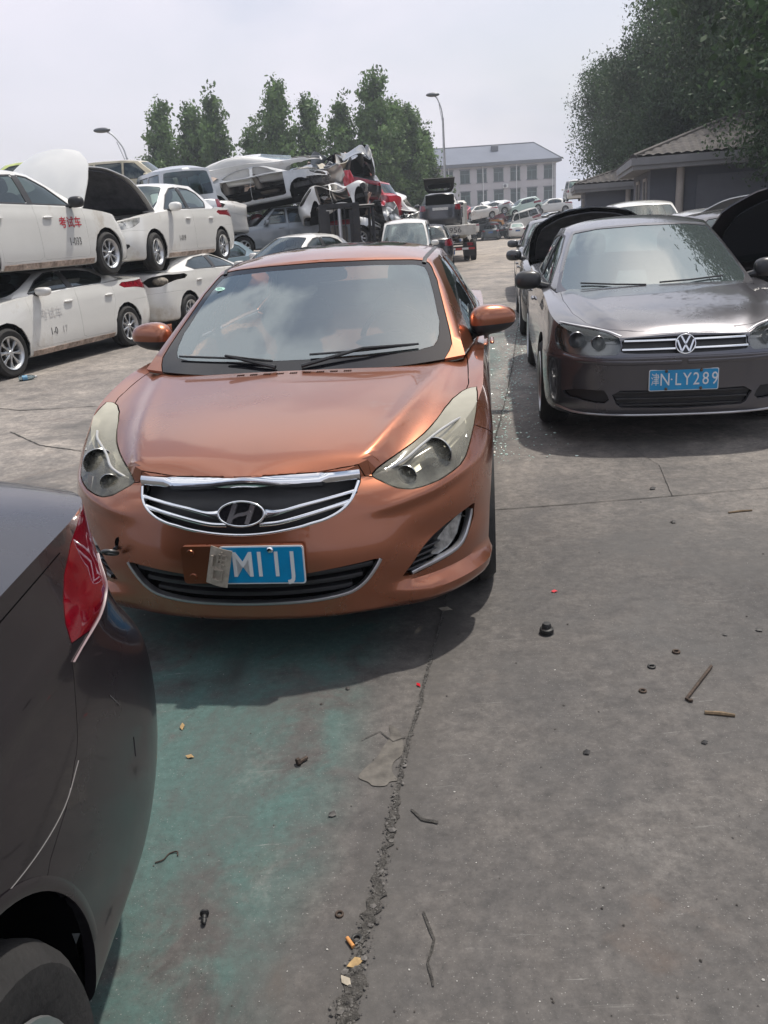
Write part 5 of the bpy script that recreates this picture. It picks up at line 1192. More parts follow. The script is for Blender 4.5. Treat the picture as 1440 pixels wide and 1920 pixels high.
def tiled(P0, P1, P2, P3, nu, nv, amp=.05):
    """one roof slope in pan tiles: barrel ribs up the slope, small steps across it (P0-P1 eave, P3-P2 ridge)"""
    P0, P1, P2, P3 = map(np.array, (P0, P1, P2, P3)); n = np.cross(P1 - P0, P3 - P0); n = n / np.linalg.norm(n); G = []
    M_, K_ = nu * 8, nv * 4
    for j in range(K_ + 1):
        v = j / K_; row = []
        for i in range(M_ + 1):
            u = i / M_; p = (P0 * (1 - u) + P1 * u) * (1 - v) + (P3 * (1 - u) + P2 * u) * v
            uu = np.linalg.norm((P0 * (1 - u) + P1 * u) - P0) if True else 0
            xw = p @ ((P1 - P0) / np.linalg.norm(P1 - P0)); row.append(p + n * (amp * abs(math.sin(xw / .30 * math.pi)) + .035 * (1 - (v * nv) % 1.0)))
        G.append(row)
    return grid(np.array(G))
TILE = mat('roof_tiles', (.040, .035, .036), .7, var=.4, var_scale=2.5, dirt=(.10, .09, .09), dirt_amt=.05, spec=.3); HWALL = mat('house_wall', (.078, .084, .105), .8, var=.12, var_scale=.6); HTRIM = mat('house_eave_paint', (.20, .20, .21), .7, var=.15, var_scale=1); PALE = mat('pale_pillar', (.34, .31, .29), .75, var=.2, var_scale=2)
def house(loc, rz, x1, d, h, ov, rise, inset, label, pill, winl, name='tiled_house'):
    root = empty(name, loc, (0, 0, R_(rz)), label, 'house')
    make('wall', [(box(0, x1, 0, d, 0, h), HWALL)], root, smooth=False)
    make('eave', [(box(-ov, x1 + ov, -ov, d + ov, h + .003, h + .14) + box(-ov - .06, x1 + ov + .06, -ov - .06, d + ov + .06, h + .143, h + .38), HTRIM)], root, smooth=False)
    e = h + .385; a = (-ov, -ov, e); b = (x1 + ov, -ov, e); c = (x1 + ov, d + ov, e); f = (-ov, d + ov, e); r1 = (inset, d / 2, e + rise); r2 = (x1 - inset, d / 2, e + rise)
    make('roof', [(tiled(a, b, r2, r1, int(x1 / .4), 14) + tiled(f, a, r1, r1, int(d / .4), 14) + tiled(b, c, r2, r2, int(d / .4), 14) + tiled(c, f, r1, r2, int(x1 / .4), 10), TILE), (tube([r1, r2], .14), TILE), (tube([a, r1], .12), TILE), (tube([b, r2], .12), TILE)], root)
    for px_ in pill: make('drain_pipe', [(tube([(px_, -.12, 0), (px_, -.12, h)], .13, 10), PALE)], root)
    for (yy, zz, ww, wh) in winl:
        w_ = make('window', [(box(-.06, .0, yy - ww / 2 - .08, yy + ww / 2 + .08, zz - .08, zz), PALE) + () if False else (box(-.06, -.003, yy - ww / 2 - .1, yy - ww / 2, zz, zz + wh) + box(-.06, -.003, yy + ww / 2, yy + ww / 2 + .1, zz, zz + wh) + box(-.06, -.003, yy - ww / 2 - .1, yy + ww / 2 + .1, zz + wh, zz + wh + .1), PALE)], root, smooth=False)
        make('pane', [(box(-.03, -.006, yy - ww / 2, yy + ww / 2, zz, zz + wh), PANE)], w_, smooth=False)
    return root
hs = house((9.75, 29.5, 0), -13, 13, 7, 2.72, .62, 1.4, 3.3, 'slate grey single storey house with a hipped pan tile roof', (.95, 4.6, 8.5), [(1.6, .9, 1.0, 1.5), (4.6, .9, 1.0, 1.5)])
make('shutter_door', [(box(1.5, 4.3, -.05, -.004, .05, 2.45), mat('shutter', (.10, .105, .125), .6, var=.1, var_scale=2)), *[(box(1.5, 4.3, -.062, -.052, .1 + i * .2, .2 + i * .2), MATS['shutter']) for i in range(11)]], hs, smooth=False)
house((11.9, 46.5, -.1), -12, 8, 6, 2.6, .55, .95, 2.8, 'smaller grey outbuilding with a tiled roof behind the main house', (2.2,), [(1.8, .9, .9, 1.3)], 'outbuilding')

# ------------------------------------------------------------------ street lamps
GALV = mat('galvanised_steel', (.48, .49, .50), .45, .5, var=.1)
def street_lamp(loc, h, arm, label, lean=0):
    root = empty('street_lamp', loc, (0, R_(lean), 0), label, 'street lamp', 'street lamps over the scrap yard')
    make('pole', [(tube([(0, 0, 0), (0, 0, h * .5), (0, 0, h)], [.10, .08, .055], 12), GALV)], root)
    pth = smooth_path([(0, 0, h - .05), (arm * .15, 0, h + .45), (arm * .6, 0, h + .95), (arm, 0, h + 1.15)], 5); make('arm', [(tube(pth, .035, 8), GALV), (tube([(0, 0, h - .6), (arm * .12, 0, h - .1), (arm * .45, 0, h + .7)], .018, 6), GALV)], root)
    make('lamp_head', [(ellipsoid((arm * 1.22, 0, h + 1.2), (.38, .16, .11)), mat('lamp_shell', (.10, .11, .12), .4, .4))], root)
street_lamp((4.75, 50, -.25), 7.2, -.42, 'tall bare steel lamp pole in front of the poplars and the grey office', 0)
street_lamp((-10.45, 40, 0), 5.1, -.75, 'lamp on a short curved arm sticking up behind the stacked cars', 0)
# ================================================================== cars in the yard
def crush(seed, amp=.07, squash=1.0, zc=.95):
    r = np.random.default_rng(seed); K = r.normal(0, 1, (7, 3)) * np.array([2.6, 2.2, 3.2]); ph = r.random(7) * 6.28; D = r.normal(0, 1, (7, 3))
    def f(s):
        V = s.V.copy(); V[:, 2] = np.where(V[:, 2] > zc, zc + (V[:, 2] - zc) * squash, V[:, 2])
        V = V + amp * (np.sin(V @ K.T + ph) @ D) / 2.2 * (.35 + .65 * np.clip(V[:, 2:3], 0, 1)); return S(V, s.F)
    return f

def hood_up(G, ang, border=.0):
    """open hood about its rear hinge: painted skin outside, liner inside"""
    hl = G['sp']['doors'][0] - .12; hz = float(spl(G['sp']['hood'])(hl)) - .02
    return hinge(hl, hz, -ang, G['xc'])
def add_liner(root, G, ang, inset=.88, m=None):
    s = [s for n, s, _, _ in G['parts'] if n == 'hood'][0]; V = s.V.copy(); c = np.array([0, V[:, 1].mean(), 0]); V = (V - c) * np.array([inset, inset, 1]) + c; V[:, 2] -= .022
    f = hood_up(G, ang); q = f(S(V, s.F).flip()); h = [o for o in root.children if o.name.startswith('hood')][0]
    make('hood_liner', [(q, m or INSUL)], h)
    ribs = S()
    for x in (-.32, 0, .32): ribs = ribs + box(x - .025, x + .025, V[:, 1].min() + .25, V[:, 1].min() + .55, 0, .012)
    hl = G['sp']['doors'][0] - .12; rod = tube([(.55, .42 - G['xc'] + .2, .78), (.50, .62 - G['xc'], 1.25)], .006)
def engine_bay(root, G):
    sp = G['sp']; hw = G['hw']; r = np.random.default_rng(5); s = box(-hw + .22, hw - .22, .22 - G['xc'], 1.1 - G['xc'], .45, .58)
    for i in range(16):
        x, l, a, b, h = (r.random() - .5) * 2 * (hw - .42), .32 + .65 * r.random(), .05 + .14 * r.random(), .04 + .12 * r.random(), .62 + .2 * r.random()
        s = s + box(x - a, x + a, l - b - G['xc'], l + b - G['xc'], .5, h, .02)
    for i in range(7):
        x = (r.random() - .5) * 1.1; s = s + tube(smooth_path([(x, .35 - G['xc'], .74), (x + .1, .6 - G['xc'], .84), (x - .1 + .3 * r.random(), .95 - G['xc'], .78)], 4), .02, 6)
    make('engine', [(s, ENGINE), (box(-.16, .2, .5 - G['xc'], .85 - G['xc'], .80, .86, .03), GLOSSBLACK), (ellipsoid((.42, .75 - G['xc'], .80), (.09, .1, .07), 14, 8), mat('fluid_tank', (.5, .5, .45), .5))], root)
def door_text(root, G, sgn, l0, z0, txt, size, m, sx=1.0, bold=0.0, name='lettering'):
    t = text_surf(txt, size, .0005, sx, bold); V = []
    for tx, d, tz in t.V:
        l = l0 + sgn * tx; p, n = on_side(G['T'], l, z0 + tz, sgn); V.append((p[0] + sgn * (.004 - d) if p is not None else sgn * G['hw'], l - G['xc'], z0 + tz))
    make(name, [(S(np.array(V), t.F), m)], root, smooth=False)

G1, GB, GH, GVN, GSU = gen(SEDAN), gen(BOXY), gen(HATCH), gen(VAN), gen(SUV)
WHITE = paint('white_paint', (.66, .655, .63), rough=.34, var=.06, var_scale=.8, dirt=(.42, .36, .28), dirt_amt=.14)
WHITED = paint('dirty_white_paint', (.60, .59, .57), rough=.45, var=.08, var_scale=1.2, dirt=(.30, .24, .18), dirt_amt=.16)
SILVER = paint('silver_paint', (.46, .47, .48), metal=.5, rough=.35, var=.08, var_scale=1); STEEL = paint('slate_grey_paint', (.20, .225, .25), metal=.4, rough=.38, var=.08, var_scale=1.5, dirt=(.28, .26, .24), dirt_amt=.06)
BLK = paint('black_paint', (.012, .012, .014), rough=.25, var=.3, var_scale=2); DKGREY = paint('dark_grey_paint', (.05, .052, .06), metal=.5, rough=.35); REDP = paint('red_paint', (.42, .016, .035), rough=.35, var=.1); WINE = paint('wine_paint', (.16, .012, .025), rough=.45)
BEIGE_P = paint('beige_paint', (.42, .37, .26), rough=.45, var=.1, dirt=(.25, .2, .15), dirt_amt=.1); LIME = paint('lime_paint', (.46, .52, .16), rough=.4, var=.06); MINT = paint('mint_paint', (.44, .55, .50), rough=.38); ORANGE = paint('taxi_orange', (.50, .20, .035), rough=.4, var=.15); BLUEGREY = paint('blue_grey_paint', (.23, .31, .36), metal=.3, rough=.35); TAN = paint('tan_primer', (.34, .25, .19), rough=.7, var=.3, dirt=(.16, .08, .05), dirt_amt=.2); NAVY = paint('navy_paint', (.03, .05, .06), rough=.3)
MIXED = mat('faded_lettering', (.40, .39, .38), .6); DKTEXT = mat('door_number', (.08, .08, .08), .6); REDTEXT = mat('red_lettering', (.42, .02, .035), .5)
RUSTSILL = mat('peeling_sill', (.42, .33, .27), .85, var=.5, var_scale=9, dirt=(.10, .06, .04), dirt_amt=.5)
ROW = 'white driving test sedans stacked in a row'
def sill(root, G, sgn):
    q = along_side(G['T'], [(G['sp']['xf'] + .40, .235), (G['sp']['xr'] - .40, .235)], sgn); o = make('sill', [(trim(q, .075, .003, .004).move((0, -G['xc'], 0)), RUSTSILL)], root)
# the near row: two on the ground, two on top
sq = crush(3, .004, .62, 1.0)
C = place(G1, WHITE, (-4.98, 12.02, 0), 17.9, label='white sedan on the ground facing us, roof pressed down, faded number 1-017', group=ROW, deform=sq, wheels=True)
door_text(C, G1, 1, 1.70, .47, '1-0', .135, DKTEXT, .85); door_text(C, G1, 1, 1.93, .47, '17', .135, MIXED, .85); door_text(C, G1, 1, 1.72, .70, '考试车', .15, mat('ghost_lettering', (.56, .545, .53), .6), 1.0); sill(C, G1, 1)
D = place(G1, WHITE, (-3.57, 16.38, 0), 197.9, label='white sedan on the ground facing away, tail light torn out, roof under another car', group=ROW, deform=sq, skip=('taillight',))
T2 = G1['T']; p, n = hit(T2, (.72, 6, .88), (0, -1, 0))
make('lamp_socket', [(ellipsoid((-.70, G1['sp']['L'] - G1['xc'] - .32, .88), (.14, .12, .075), 18, 10), mat('bare_socket', (.20, .18, .15), .8, var=.8, var_scale=25)), (ellipsoid((.70, G1['sp']['L'] - G1['xc'] - .32, .88), (.14, .12, .075), 18, 10), MATS['bare_socket'])], D)
A = place(G1, WHITE, (-5.04, 11.83, 1.09), 197.9, label='white sedan on top with red Chinese lettering and number 1-033, white hood open', group=ROW, over={'hood': hood_up(G1, 62)}, mats={'mirror': BLACK})
door_text(A, G1, -1, 1.66, .75, '考试车', .155, REDTEXT, 1.05, .0015); door_text(A, G1, -1, 1.63, .505, '1-033', .145, DKTEXT, .82); sill(A, G1, -1); add_liner(A, G1, 62); engine_bay(A, G1)
B = place(G1, WHITE, (-3.98, 15.90, 1.05), 15, label='white sedan on top numbered 1-019, its open hood showing a dark liner', group=ROW, over={'hood': hood_up(G1, 50)}, rotw=R_(6))
door_text(B, G1, 1, 1.78, .50, '1-019', .135, DKTEXT, .82); sill(B, G1, 1); add_liner(B, G1, 50); engine_bay(B, G1)
for i, (x0, x1, z0) in enumerate(((-.52, -.40, .0), (-.12, 0, .0), (.30, .42, .0))): pass
# behind the row, on the ground
place(G1, WHITED, (-1.70, 21.3, 0), 35, label='white sedan whose roof and rear side window show just over the copper car', group='scrap cars behind the test cars')
place(G1, BLUEGREY, (-4.35, 22.4, 0), 32, label='blue grey sedan whose windshield shows between the raised white car and a white roof', group='scrap cars behind the test cars')
place(GB, STEEL, (-2.66, 27, .88), 76, label='slate grey boxy sedan with red tail lamp under the silver body shell', group='scrap cars behind the test cars')
place(GB, DKGREY, (-2.9, 27.3, -.02), 80, label='dark boxy sedan flattened beneath the slate grey sedan', group='scrap cars behind the test cars', deform=crush(11, .03, .35, .75), skip=('windshield', 'rear_window', 'side_window'))
SHELL = ('door', 'windshield', 'rear_window', 'side_window', 'window_trim', 'door_handle', 'mirror', 'mirror_arm', 'headlight', 'lamp_housing', 'reflector', 'taillight', 'license_plate', 'front_bumper', 'hood', 'grille', 'grille_bar', 'pillar_cover', 'lower_intake', 'slat', 'fog_recess')
w1 = place(G1, paint('bare_silver', (.42, .43, .44), metal=.3, rough=.45, var=.2, var_scale=2, dirt=(.2, .18, .16), dirt_amt=.12), (-2.95, 26.9, 2.14), 277, -7, 4, 'silver car body shell without doors, hood or wheels, resting on the slate grey sedan', 'wrecked car', 'scrap heap', skip=SHELL, deform=crush(21, .03, .72), wheels=False, name='wrecked_car')
engine_bay(w1, G1)
place(G1, WHITED, (-3.2, 27.4, 2.86), 272, -5, -6, 'white crushed car with a folded roof lying on the silver body shell', 'wrecked car', 'scrap heap', skip=[q for q in SHELL if q not in ('windshield', 'side_window', 'rear_window', 'door')] + ['seat', 'rear_seat', 'underbody'], deform=crush(23, .045, .45, .5), wheels=False, mats={'side_window': WHITED, 'rear_window': WHITED}, name='wrecked_car')
NOFRONT = ('hood', 'front_bumper', 'headlight', 'lamp_housing', 'reflector', 'grille', 'grille_bar', 'license_plate', 'lower_intake', 'slat', 'fog_recess')
def wreck(G, pm, loc, az, pitch, roll, label, seed, amp=.09, sq_=.8, skip=NOFRONT, wheels=False, eng=True, group='scrap heap'):
    r = place(G, pm, loc, az, pitch, roll, label, 'wrecked car', group, skip=skip, deform=crush(seed, amp, sq_), wheels=wheels, name='wrecked_car')
    if eng: engine_bay(r, G)
    return r
wreck(GB, BLK, (-1.75, 29.2, 2.25), 82, -4, 3, 'black wrecked sedan with one red tail lamp, high on the heap', 31, .06, .75, wheels=[2, 3])
wreck(GH, REDP, (-.60, 30.8, 1.70), 115, -8, -4, 'red hatchback wreck lying on top of the heap', 32, .03, 1.0, wheels=[3])
wreck(GH, WHITED, (-.05, 31.2, 1.45), 95, -14, 10, 'cream white wrecked hatchback without windows at the end of the heap', 33, .07, .9, skip=SHELL, wheels=False)
wreck(GB, BLK, (-.45, 29.0, .95), 255, 6, -5, 'black wrecked sedan with bare engine under the red hatchback', 34, .08, .6, skip=('hood', 'windshield', 'grille', 'grille_bar', 'license_plate'), wheels=[0, 1])
wreck(G1, SILVER, (-1.6, 27.8, .9), 262, 4, 6, 'silver wrecked sedan with a missing hood behind the forklift', 35, .09, .6, wheels=[0, 1, 2])
wreck(G1, WHITED, (-.75, 26.2, 1.7), 268, -10, 14, 'white crumpled front end draped over the forklift roof', 36, .14, .5, skip=SHELL, wheels=False).scale = (.9, .5, .9)
wreck(GB, TAN, (-.75, 31.0, 3.0), 60, 9, 12, 'tan crumpled shell at the very top of the heap behind the red hatchback', 37, .16, .5, skip=SHELL).scale = (.7, .5, .8)
wreck(G1, DKGREY, (-.9, 32, .05), 85, 0, 0, 'dark sedan crushed at the bottom of the heap', 38, .06, .5)
wreck(GH, WINE, (-2.2, 30.6, .05), 92, 0, 0, 'wine red hatchback crushed at the bottom of the heap behind the silver shell', 39, .06, .55)
wreck(GB, SILVER, (-2.2, 30.8, 1.1), 85, 3, 2, 'silver boxy wreck squeezed in the middle of the heap', 40, .07, .6)
wreck(G1, DKGREY, (-.6, 32.5, .95), 78, 4, -3, 'charcoal wreck in the middle of the heap behind the white hatchback shell', 41, .08, .6)
wreck(GB, WHITED, (-.9, 27.8, 0), 275, 0, 0, 'white boxy wreck on the ground behind the forklift', 42, .07, .6, wheels=[0, 1, 2, 3])
wreck(GH, BLK, (-1.4, 29.2, .0), 265, 0, 0, 'black hatchback wreck on the ground beneath the silver wrecked sedan', 43, .08, .6)
wreck(GH, BLK, (-.4, 30.0, 3.0), 80, 12, 20, 'mangled black hatchback top of the heap beside the black sedan', 44, .2, .4, skip=SHELL).scale = (.7, .5, .8)
# vans and the rest of the left side
v = place(GVN, WHITED, (1.2, 24.9, 0), 6, label='small white van facing us with a cracked windshield over the copper roof', cat='van', name='parked_van', mats={'windshield': glass('front_glass_van', (.62, .72, .70), .35, (.28, .32, .31), ior=2.0)}); v.scale = (.97, 1, .91)
place(GH, BLK, (2.10, 28.8, 0), 186, label='black hatchback seen from behind with tall red lamps, left of the flatbed truck')
place(GH, LIME, (-8.35, 22, 2.08), 82, 2, 0, label='lime green hatchback high on the stack at the picture edge', group='upper cars of the back stack')
place(GVN, SILVER, (-5.05, 23.2, 1.42), 152, 0, 2, label='silver van showing its rear window behind the open dark hood', cat='van', group='upper cars of the back stack', name='parked_van')
place(GSU, BEIGE_P, (-6.9, 27, 2.2), 272, 0, 0, label='beige off-road car on top of the back stack', group='upper cars of the back stack')
place(GSU, DKGREY, (-6.0, 29.5, 2.02), 200, 0, 3, label='dark grey SUV on the back stack left of the poplars', group='upper cars of the back stack')
place(G1, WHITED, (-5.6, 26.3, 1.25), 120, 4, -3, label='white sedan wedged behind the silver van and before the crushed white shell', group='upper cars of the back stack', skip=('license_plate', 'taillight', 'headlight'), deform=crush(47, .05, .8))
wreck(GB, TAN, (-5.6, 31, 2.4), 40, 8, 15, 'rusty tan crumpled shell on the back stack', 45, .15, .5, skip=SHELL, group='upper cars of the back stack')
for i, (G, pm, x, y, z, az, lb) in enumerate([(G1, DKGREY, -8.4, 22.2, 0, 80, 'charcoal sedan at the bottom below the lime hatchback'), (G1, SILVER, -8.5, 22.1, 1.03, 84, 'silver sedan in the middle layer below the lime hatchback'), (GB, WHITED, -5.2, 23.4, 0, 150, 'white boxy sedan carrying the silver van'), (GB, STEEL, -6.9, 27.1, 0, 95, 'grey boxy sedan at the bottom below the beige off-road car'), (GB, WHITED, -6.9, 27.0, 1.05, 90, 'white boxy sedan right below the beige off-road car'), (G1, DKGREY, -5.9, 29.9, 0, 20, 'charcoal sedan at the bottom below the dark grey SUV'), (G1, BLUEGREY, -6.0, 29.6, 1.0, 15, 'blue grey sedan right below the dark grey SUV'), (GB, SILVER, -4.6, 25.6, 0, 300, 'silver boxy sedan carrying the wedged white sedan'), (GB, DKGREY, -5.6, 31.6, 1.2, 40, 'dark boxy sedan below the rusty tan shell'), (G1, WHITED, -10.8, 24, 0, 80, 'white sedan at the far end of the back stack'), (GH, SILVER, -10.9, 24.2, 1.1, 85, 'silver hatchback on the far end of the back stack')]):
    place(G, pm, (x, y, z), az, label=lb, group='lower cars of the back stack', deform=crush(60 + i, .015, .68, .95))

# ------------------------------------------------------------------ right-hand side
sedan_vw = gen(VWSED); GPAINT = paint('graphite_paint', (.105, .103, .116), metal=.65, rough=.29, coat=1.0, var=.04, var_scale=1, rvar=.05)
c8, s8 = math.cos(R_(8.764)), math.sin(R_(8.764)); xc = sedan_vw['xc']
vw = place(sedan_vw, GPAINT, (2.019 + s8 * xc, 5.272 + c8 * xc, 0), 8.764, label='graphite grey sedan with blue plate LY289, a tree mirrored in its windshield', skip=('license_plate',), mats={'windshield': glass('mirror_like_glass', (.5, .58, .56), .80, (.07, .085, .085), ior=3.0), 'side_window': glass('side_glass_dark', (.35, .4, .4), .5, ior=2.0), 'headlight': CLEARCOVER, 'reflector': mat('smoked_bowl', (.16, .16, .17), .3, .8), 'lamp_housing': mat('smoked_housing', (.20, .20, .205), .3, .85), 'mirror': mat('satin_black_cap', (.03, .03, .032), .3)}, wk=dict(spokes=5, style='plain', rim=.225))
VT = sedan_vw['T']
p, n = on_front(VT, 0, .46); pl = empty('license_plate', (p[0], p[1] - xc - .016, .458), (R_(-4), 0, 0), parent=vw)
make('plate_sheet', [(prism(rrect(.44, .14, .01), .01), WHITEPAINT), (prism(rrect(.43, .13, .009), .004).move((0, -.002, 0)), PLATEBLUE)], pl)
tx = text_surf('津', .088, .0008, .62).move((-.180, -.0032, .0)) + text_surf('N', .115, .0008, .78).move((-.118, -.0032, 0)) + text_surf('·', .09, .0008).move((-.076, -.0032, 0))
for i, ch in enumerate('LY289'): tx = tx + text_surf(ch, .115, .0008, .78).move((-.036 + .058 * i, -.0032, 0))
make('lettering', [(tx, WHITEPAINT)], pl)
make('screw', [(lathe([(.0005, -.008), (.007, -.007), (.010, -.002), (.010, .002)], 12, 'y').move((sx * .11, -.002, sz * .058)), mat('rusty_screw', (.12, .08, .05), .6, .5)) for sx in (-1, 1) for sz in (-1, 1)], pl)
p, n = on_front(VT, 0, .688); em = empty('emblem', (0, p[1] - xc - .014, .690), (R_(-14), 0, 0), parent=vw)
def stroke(pts, w_): 
    s = S()
    for a, b in zip(pts[:-1], pts[1:]):
        a, b = np.array(a), np.array(b); t = (b - a) / np.linalg.norm(b - a); q = np.array([-t[1], t[0]]) * w_ / 2; s = s + prism([a - q, b - q, b + q, a + q], .008).move((0, -.005, 0))
    return s
make('emblem_plate', [(prism([(.056 * math.cos(a), .056 * math.sin(a)) for a in np.linspace(0, 6.283, 40, endpoint=False)], .012), GLOSSBLACK)], em)
make('emblem_ring', [(ellring(.066, .066, .009, .012), CHROME)], em)
make('emblem_letter', [(stroke([(-.026, .050), (-.002, .004), (.002, .004), (.026, .050)], .0105), CHROME), (stroke([(-.050, .026), (-.024, -.048), (-.001, -.008), (.001, -.008), (.024, -.048), (.050, .026)], .0105), CHROME)], em)
make('bumper_lip', [(trim([(q - np.array([0, xc, 0]), n) for q, n in along_front(VT, smooth_path([(-.80, .26), (-.6, .225), (0, .215), (.6, .225), (.80, .26)], 6), .04)], .014, .012, .02), SATIN)], vw)
for q in (-1, 1):
    make('bumper_crease', [(trim([(a - np.array([0, xc, 0]) - n * .004, n) for a, n in along_front(VT, smooth_path([(q * .02, .575), (q * .4, .578), (q * .62, .59), (q * .76, .62)], 5), .04)], .03, .010, .012), GPAINT)], vw)
    GTv = sedan_vw['GT']
    bl = [on_front(GTv, q * .0 + a, b)[0] + np.array([0, -xc, 0]) + on_front(GTv, a, b)[1] * .012 for a, b in ([(-.55, 1.0), (-.3, .985), (-.08, .975)] if q < 0 else [(.02, .985), (.25, .99), (.5, 1.0)])]
    make('wiper', [(tube(bl, .007, 6), BLACK)], vw)
lw = [(.395, .745), (.47, .772), (.56, .79), (.68, .81), (.775, .826)]
for q in (1, -1):
    s = trim(along_front(VT, smooth_path(lw, 4), .03), .012, .004, .01).move((0, -xc, 0)); make('headlight_trim', [(s if q > 0 else s.mirror(), SATIN)], vw)
    s = tube(smooth_path([(.43, .19, .655), (.6, .26, .65), (.76, .46, .668), (.775, .50, .78)], 5), .008, 6).move((0, -xc, 0)); make('lamp_strip', [(s if q > 0 else s.mirror(), SATIN)], vw)
bk = place(G1, BLK, (3.10, 12.5, 0), 9, label='black sedan with its hood raised, right behind the graphite sedan', over={'hood': hood_up(G1, 44)}); add_liner(bk, G1, 44); engine_bay(bk, G1)
place(G1, DKGREY, (3.98, 17.7, 0), 9, label='dark sedan parked in line behind the black one with the raised hood')
place(GSU, WHITE, (6.15, 19.1, 0), 8, label='white SUV with roof rails parked in front of the tiled house')
wh = place(G1, WHITE, (5.62, 13.6, 0), 8, label='white sedan with its hood raised beside the open boot of the dark car', over={'hood': hood_up(G1, 46)}, mats={'hood': WHITE}); engine_bay(wh, G1)
BROWN = paint('brown_black_paint', (.045, .038, .042), metal=.5, rough=.3)
tk = place(G1, BROWN, (4.22, 9.40, 0), 9, label='brown black sedan with its hood raised, tight beside the graphite sedan', over={'hood': hood_up(G1, 50)}); add_liner(tk, G1, 50, .80, mat('engine_lid_cloth', (.012, .014, .020), .9)); engine_bay(tk, G1)

# ------------------------------------------------------------------ flatbed truck, its load, the forklift
OFFW = mat('truck_white', (.50, .49, .46), .5, var=.15, var_scale=3, dirt=(.22, .16, .11), dirt_amt=.25); CHASSIS = mat('chassis_black', (.02, .02, .02), .7, var=.4, var_scale=5)
def truck(loc, az):
    root = empty('flatbed_truck', loc, (0, 0, -R_(az)), 'white flatbed recovery truck with 956 on its tailboard, seen from behind', 'truck')
    make('bed', [(box(-1.05, 1.05, -5.2, .0, 1.0, 1.13, .02), OFFW), (box(-1.05, -1.0, -5.2, -.003, 1.133, 1.36), OFFW), (box(1.0, 1.05, -5.2, -.003, 1.133, 1.36), OFFW)], root)
    tb = make('tailboard', [(box(-1.06, 1.06, .003, .07, .98, 1.36, .012), OFFW), *[(box(x - .02, x + .02, .072, .09, .99, 1.35), OFFW) for x in (-.98, .55, .98)]], root)
    t = text_surf('Y 956', .28, .004, 1.15).xf(Matrix.Rotation(math.pi, 4, 'Z')).move((-.12, .078, 1.17)); make('lettering', [(t, DKTEXT)], tb)
    make('chassis', [(box(-.42, -.30, -6.5, -.05, .72, .99), CHASSIS), (box(.30, .42, -6.5, -.05, .72, .99), CHASSIS), (box(-.3, .3, -1.0, -.9, .75, .9), CHASSIS)], root)
    make('rear_bar', [(box(-1.0, 1.0, -.12, -.03, .42, .54), CHASSIS), *[(box(-1.0 + i * .25, -.75 + i * .25, -.028, -.022, .44, .52), (mat('reflective_red', (.35, .02, .02), .4) if i % 2 == 0 else WHITEPAINT)) for i in range(8)], (box(-.95, -.85, -.12, -.05, .54, .73), CHASSIS), (box(.85, .95, -.12, -.05, .54, .73), CHASSIS)], root)
    for x in (-.82, .82): make('rear_lamp', [(box(x - .12, x + .12, -.06, .0, .58, .70, .02), REDLENS)], root)
    make('license_plate', [(box(-.22, .22, -.026, -.018, .28, .42), PLATEWORN), (box(-.02, .02, -.1, -.03, .3, .42), CHASSIS)], root)
    make('mud_flap', [(box(-1.0, -.6, -.32, -.30, .2, .72), BLACK)], root); make('mud_flap', [(box(.6, 1.0, -.32, -.30, .2, .72), BLACK)], root)
    for x in (-.98, -.72, .72, .98): add_wheel(root, x - .0, -.95, R=.40, rim=.24, spokes=8, W=.22)
    for x in (-.9, .9): add_wheel(root, x, -5.7, R=.40, rim=.24, spokes=8, W=.22)
    cabs = box(-1.0, 1.0, -6.9, -5.35, .75, 2.35, .12); ca = make('cab', [(cabs, OFFW)], root)
    make('cab_window', [(box(-.8, .8, -5.36, -5.338, 1.65, 2.1, .01), GLOSSBLACK)], ca); make('cab_window', [(box(-1.012, -.995, -6.6, -5.7, 1.55, 2.1), GLOSSBLACK)], ca); make('cab_window', [(box(.995, 1.012, -6.6, -5.7, 1.55, 2.1), GLOSSBLACK)], ca)
    return root
truck((3.22, 33.2, gz(33)), 184)
def tailgate(s): return hinge(3.42, 1.42, 96, GH['xc'])(s)
lg = place(GH, DKGREY, (3.08, 35.3, 1.14), 184, label='dark hatchback with raised tailgate carried on the flatbed truck', skip=('rear_window', 'license_plate'))
tg = S(*(lambda P_: (P_.V, P_.F))(grid(np.array([[(x, 3.44 + .42 * t - .10 * t * t, 1.42 - .62 * t ** 1.1) for x in np.linspace(-.6 + .06 * (1 - t), .6 - .06 * (1 - t), 9)] for t in np.linspace(0, 1, 9)]))))
ins, rim_ = tg.split([(-.60, .80), (.60, .80), (.62, 1.0), (.56, 1.25), (.48, 1.37), (.40, 1.415), (-.40, 1.415), (-.48, 1.37), (-.56, 1.25), (-.62, 1.0)], (0, 2))[0].split([(-.40, 1.34), (.40, 1.34), (.46, 1.12), (.38, 1.06), (-.38, 1.06), (-.46, 1.12)], (0, 2))
f_ = lambda s: tailgate(s.move((0, -0.0, 0))).move((0, -GH['xc'], 0)) if False else hinge(3.42, 1.42, 112, 0)(s).move((0, -GH['xc'], 0))
make('tailgate', [(f_(rim_.flange(.0, .03)), BLACK)], lg); make('tailgate_window', [(f_(ins), glass('pale_window', (.85, .88, .88), .25, (.4, .42, .42)))], lg)
make('boot_opening', [(box(-.55, .55, 3.55 - GH['xc'], 3.80 - GH['xc'], .72, 1.36, .03), DARK)], lg)
make('tail_panel', [(box(-.30, .30, 3.945 - GH['xc'], 3.965 - GH['xc'], .80, .9), CLEARLENS)], lg)

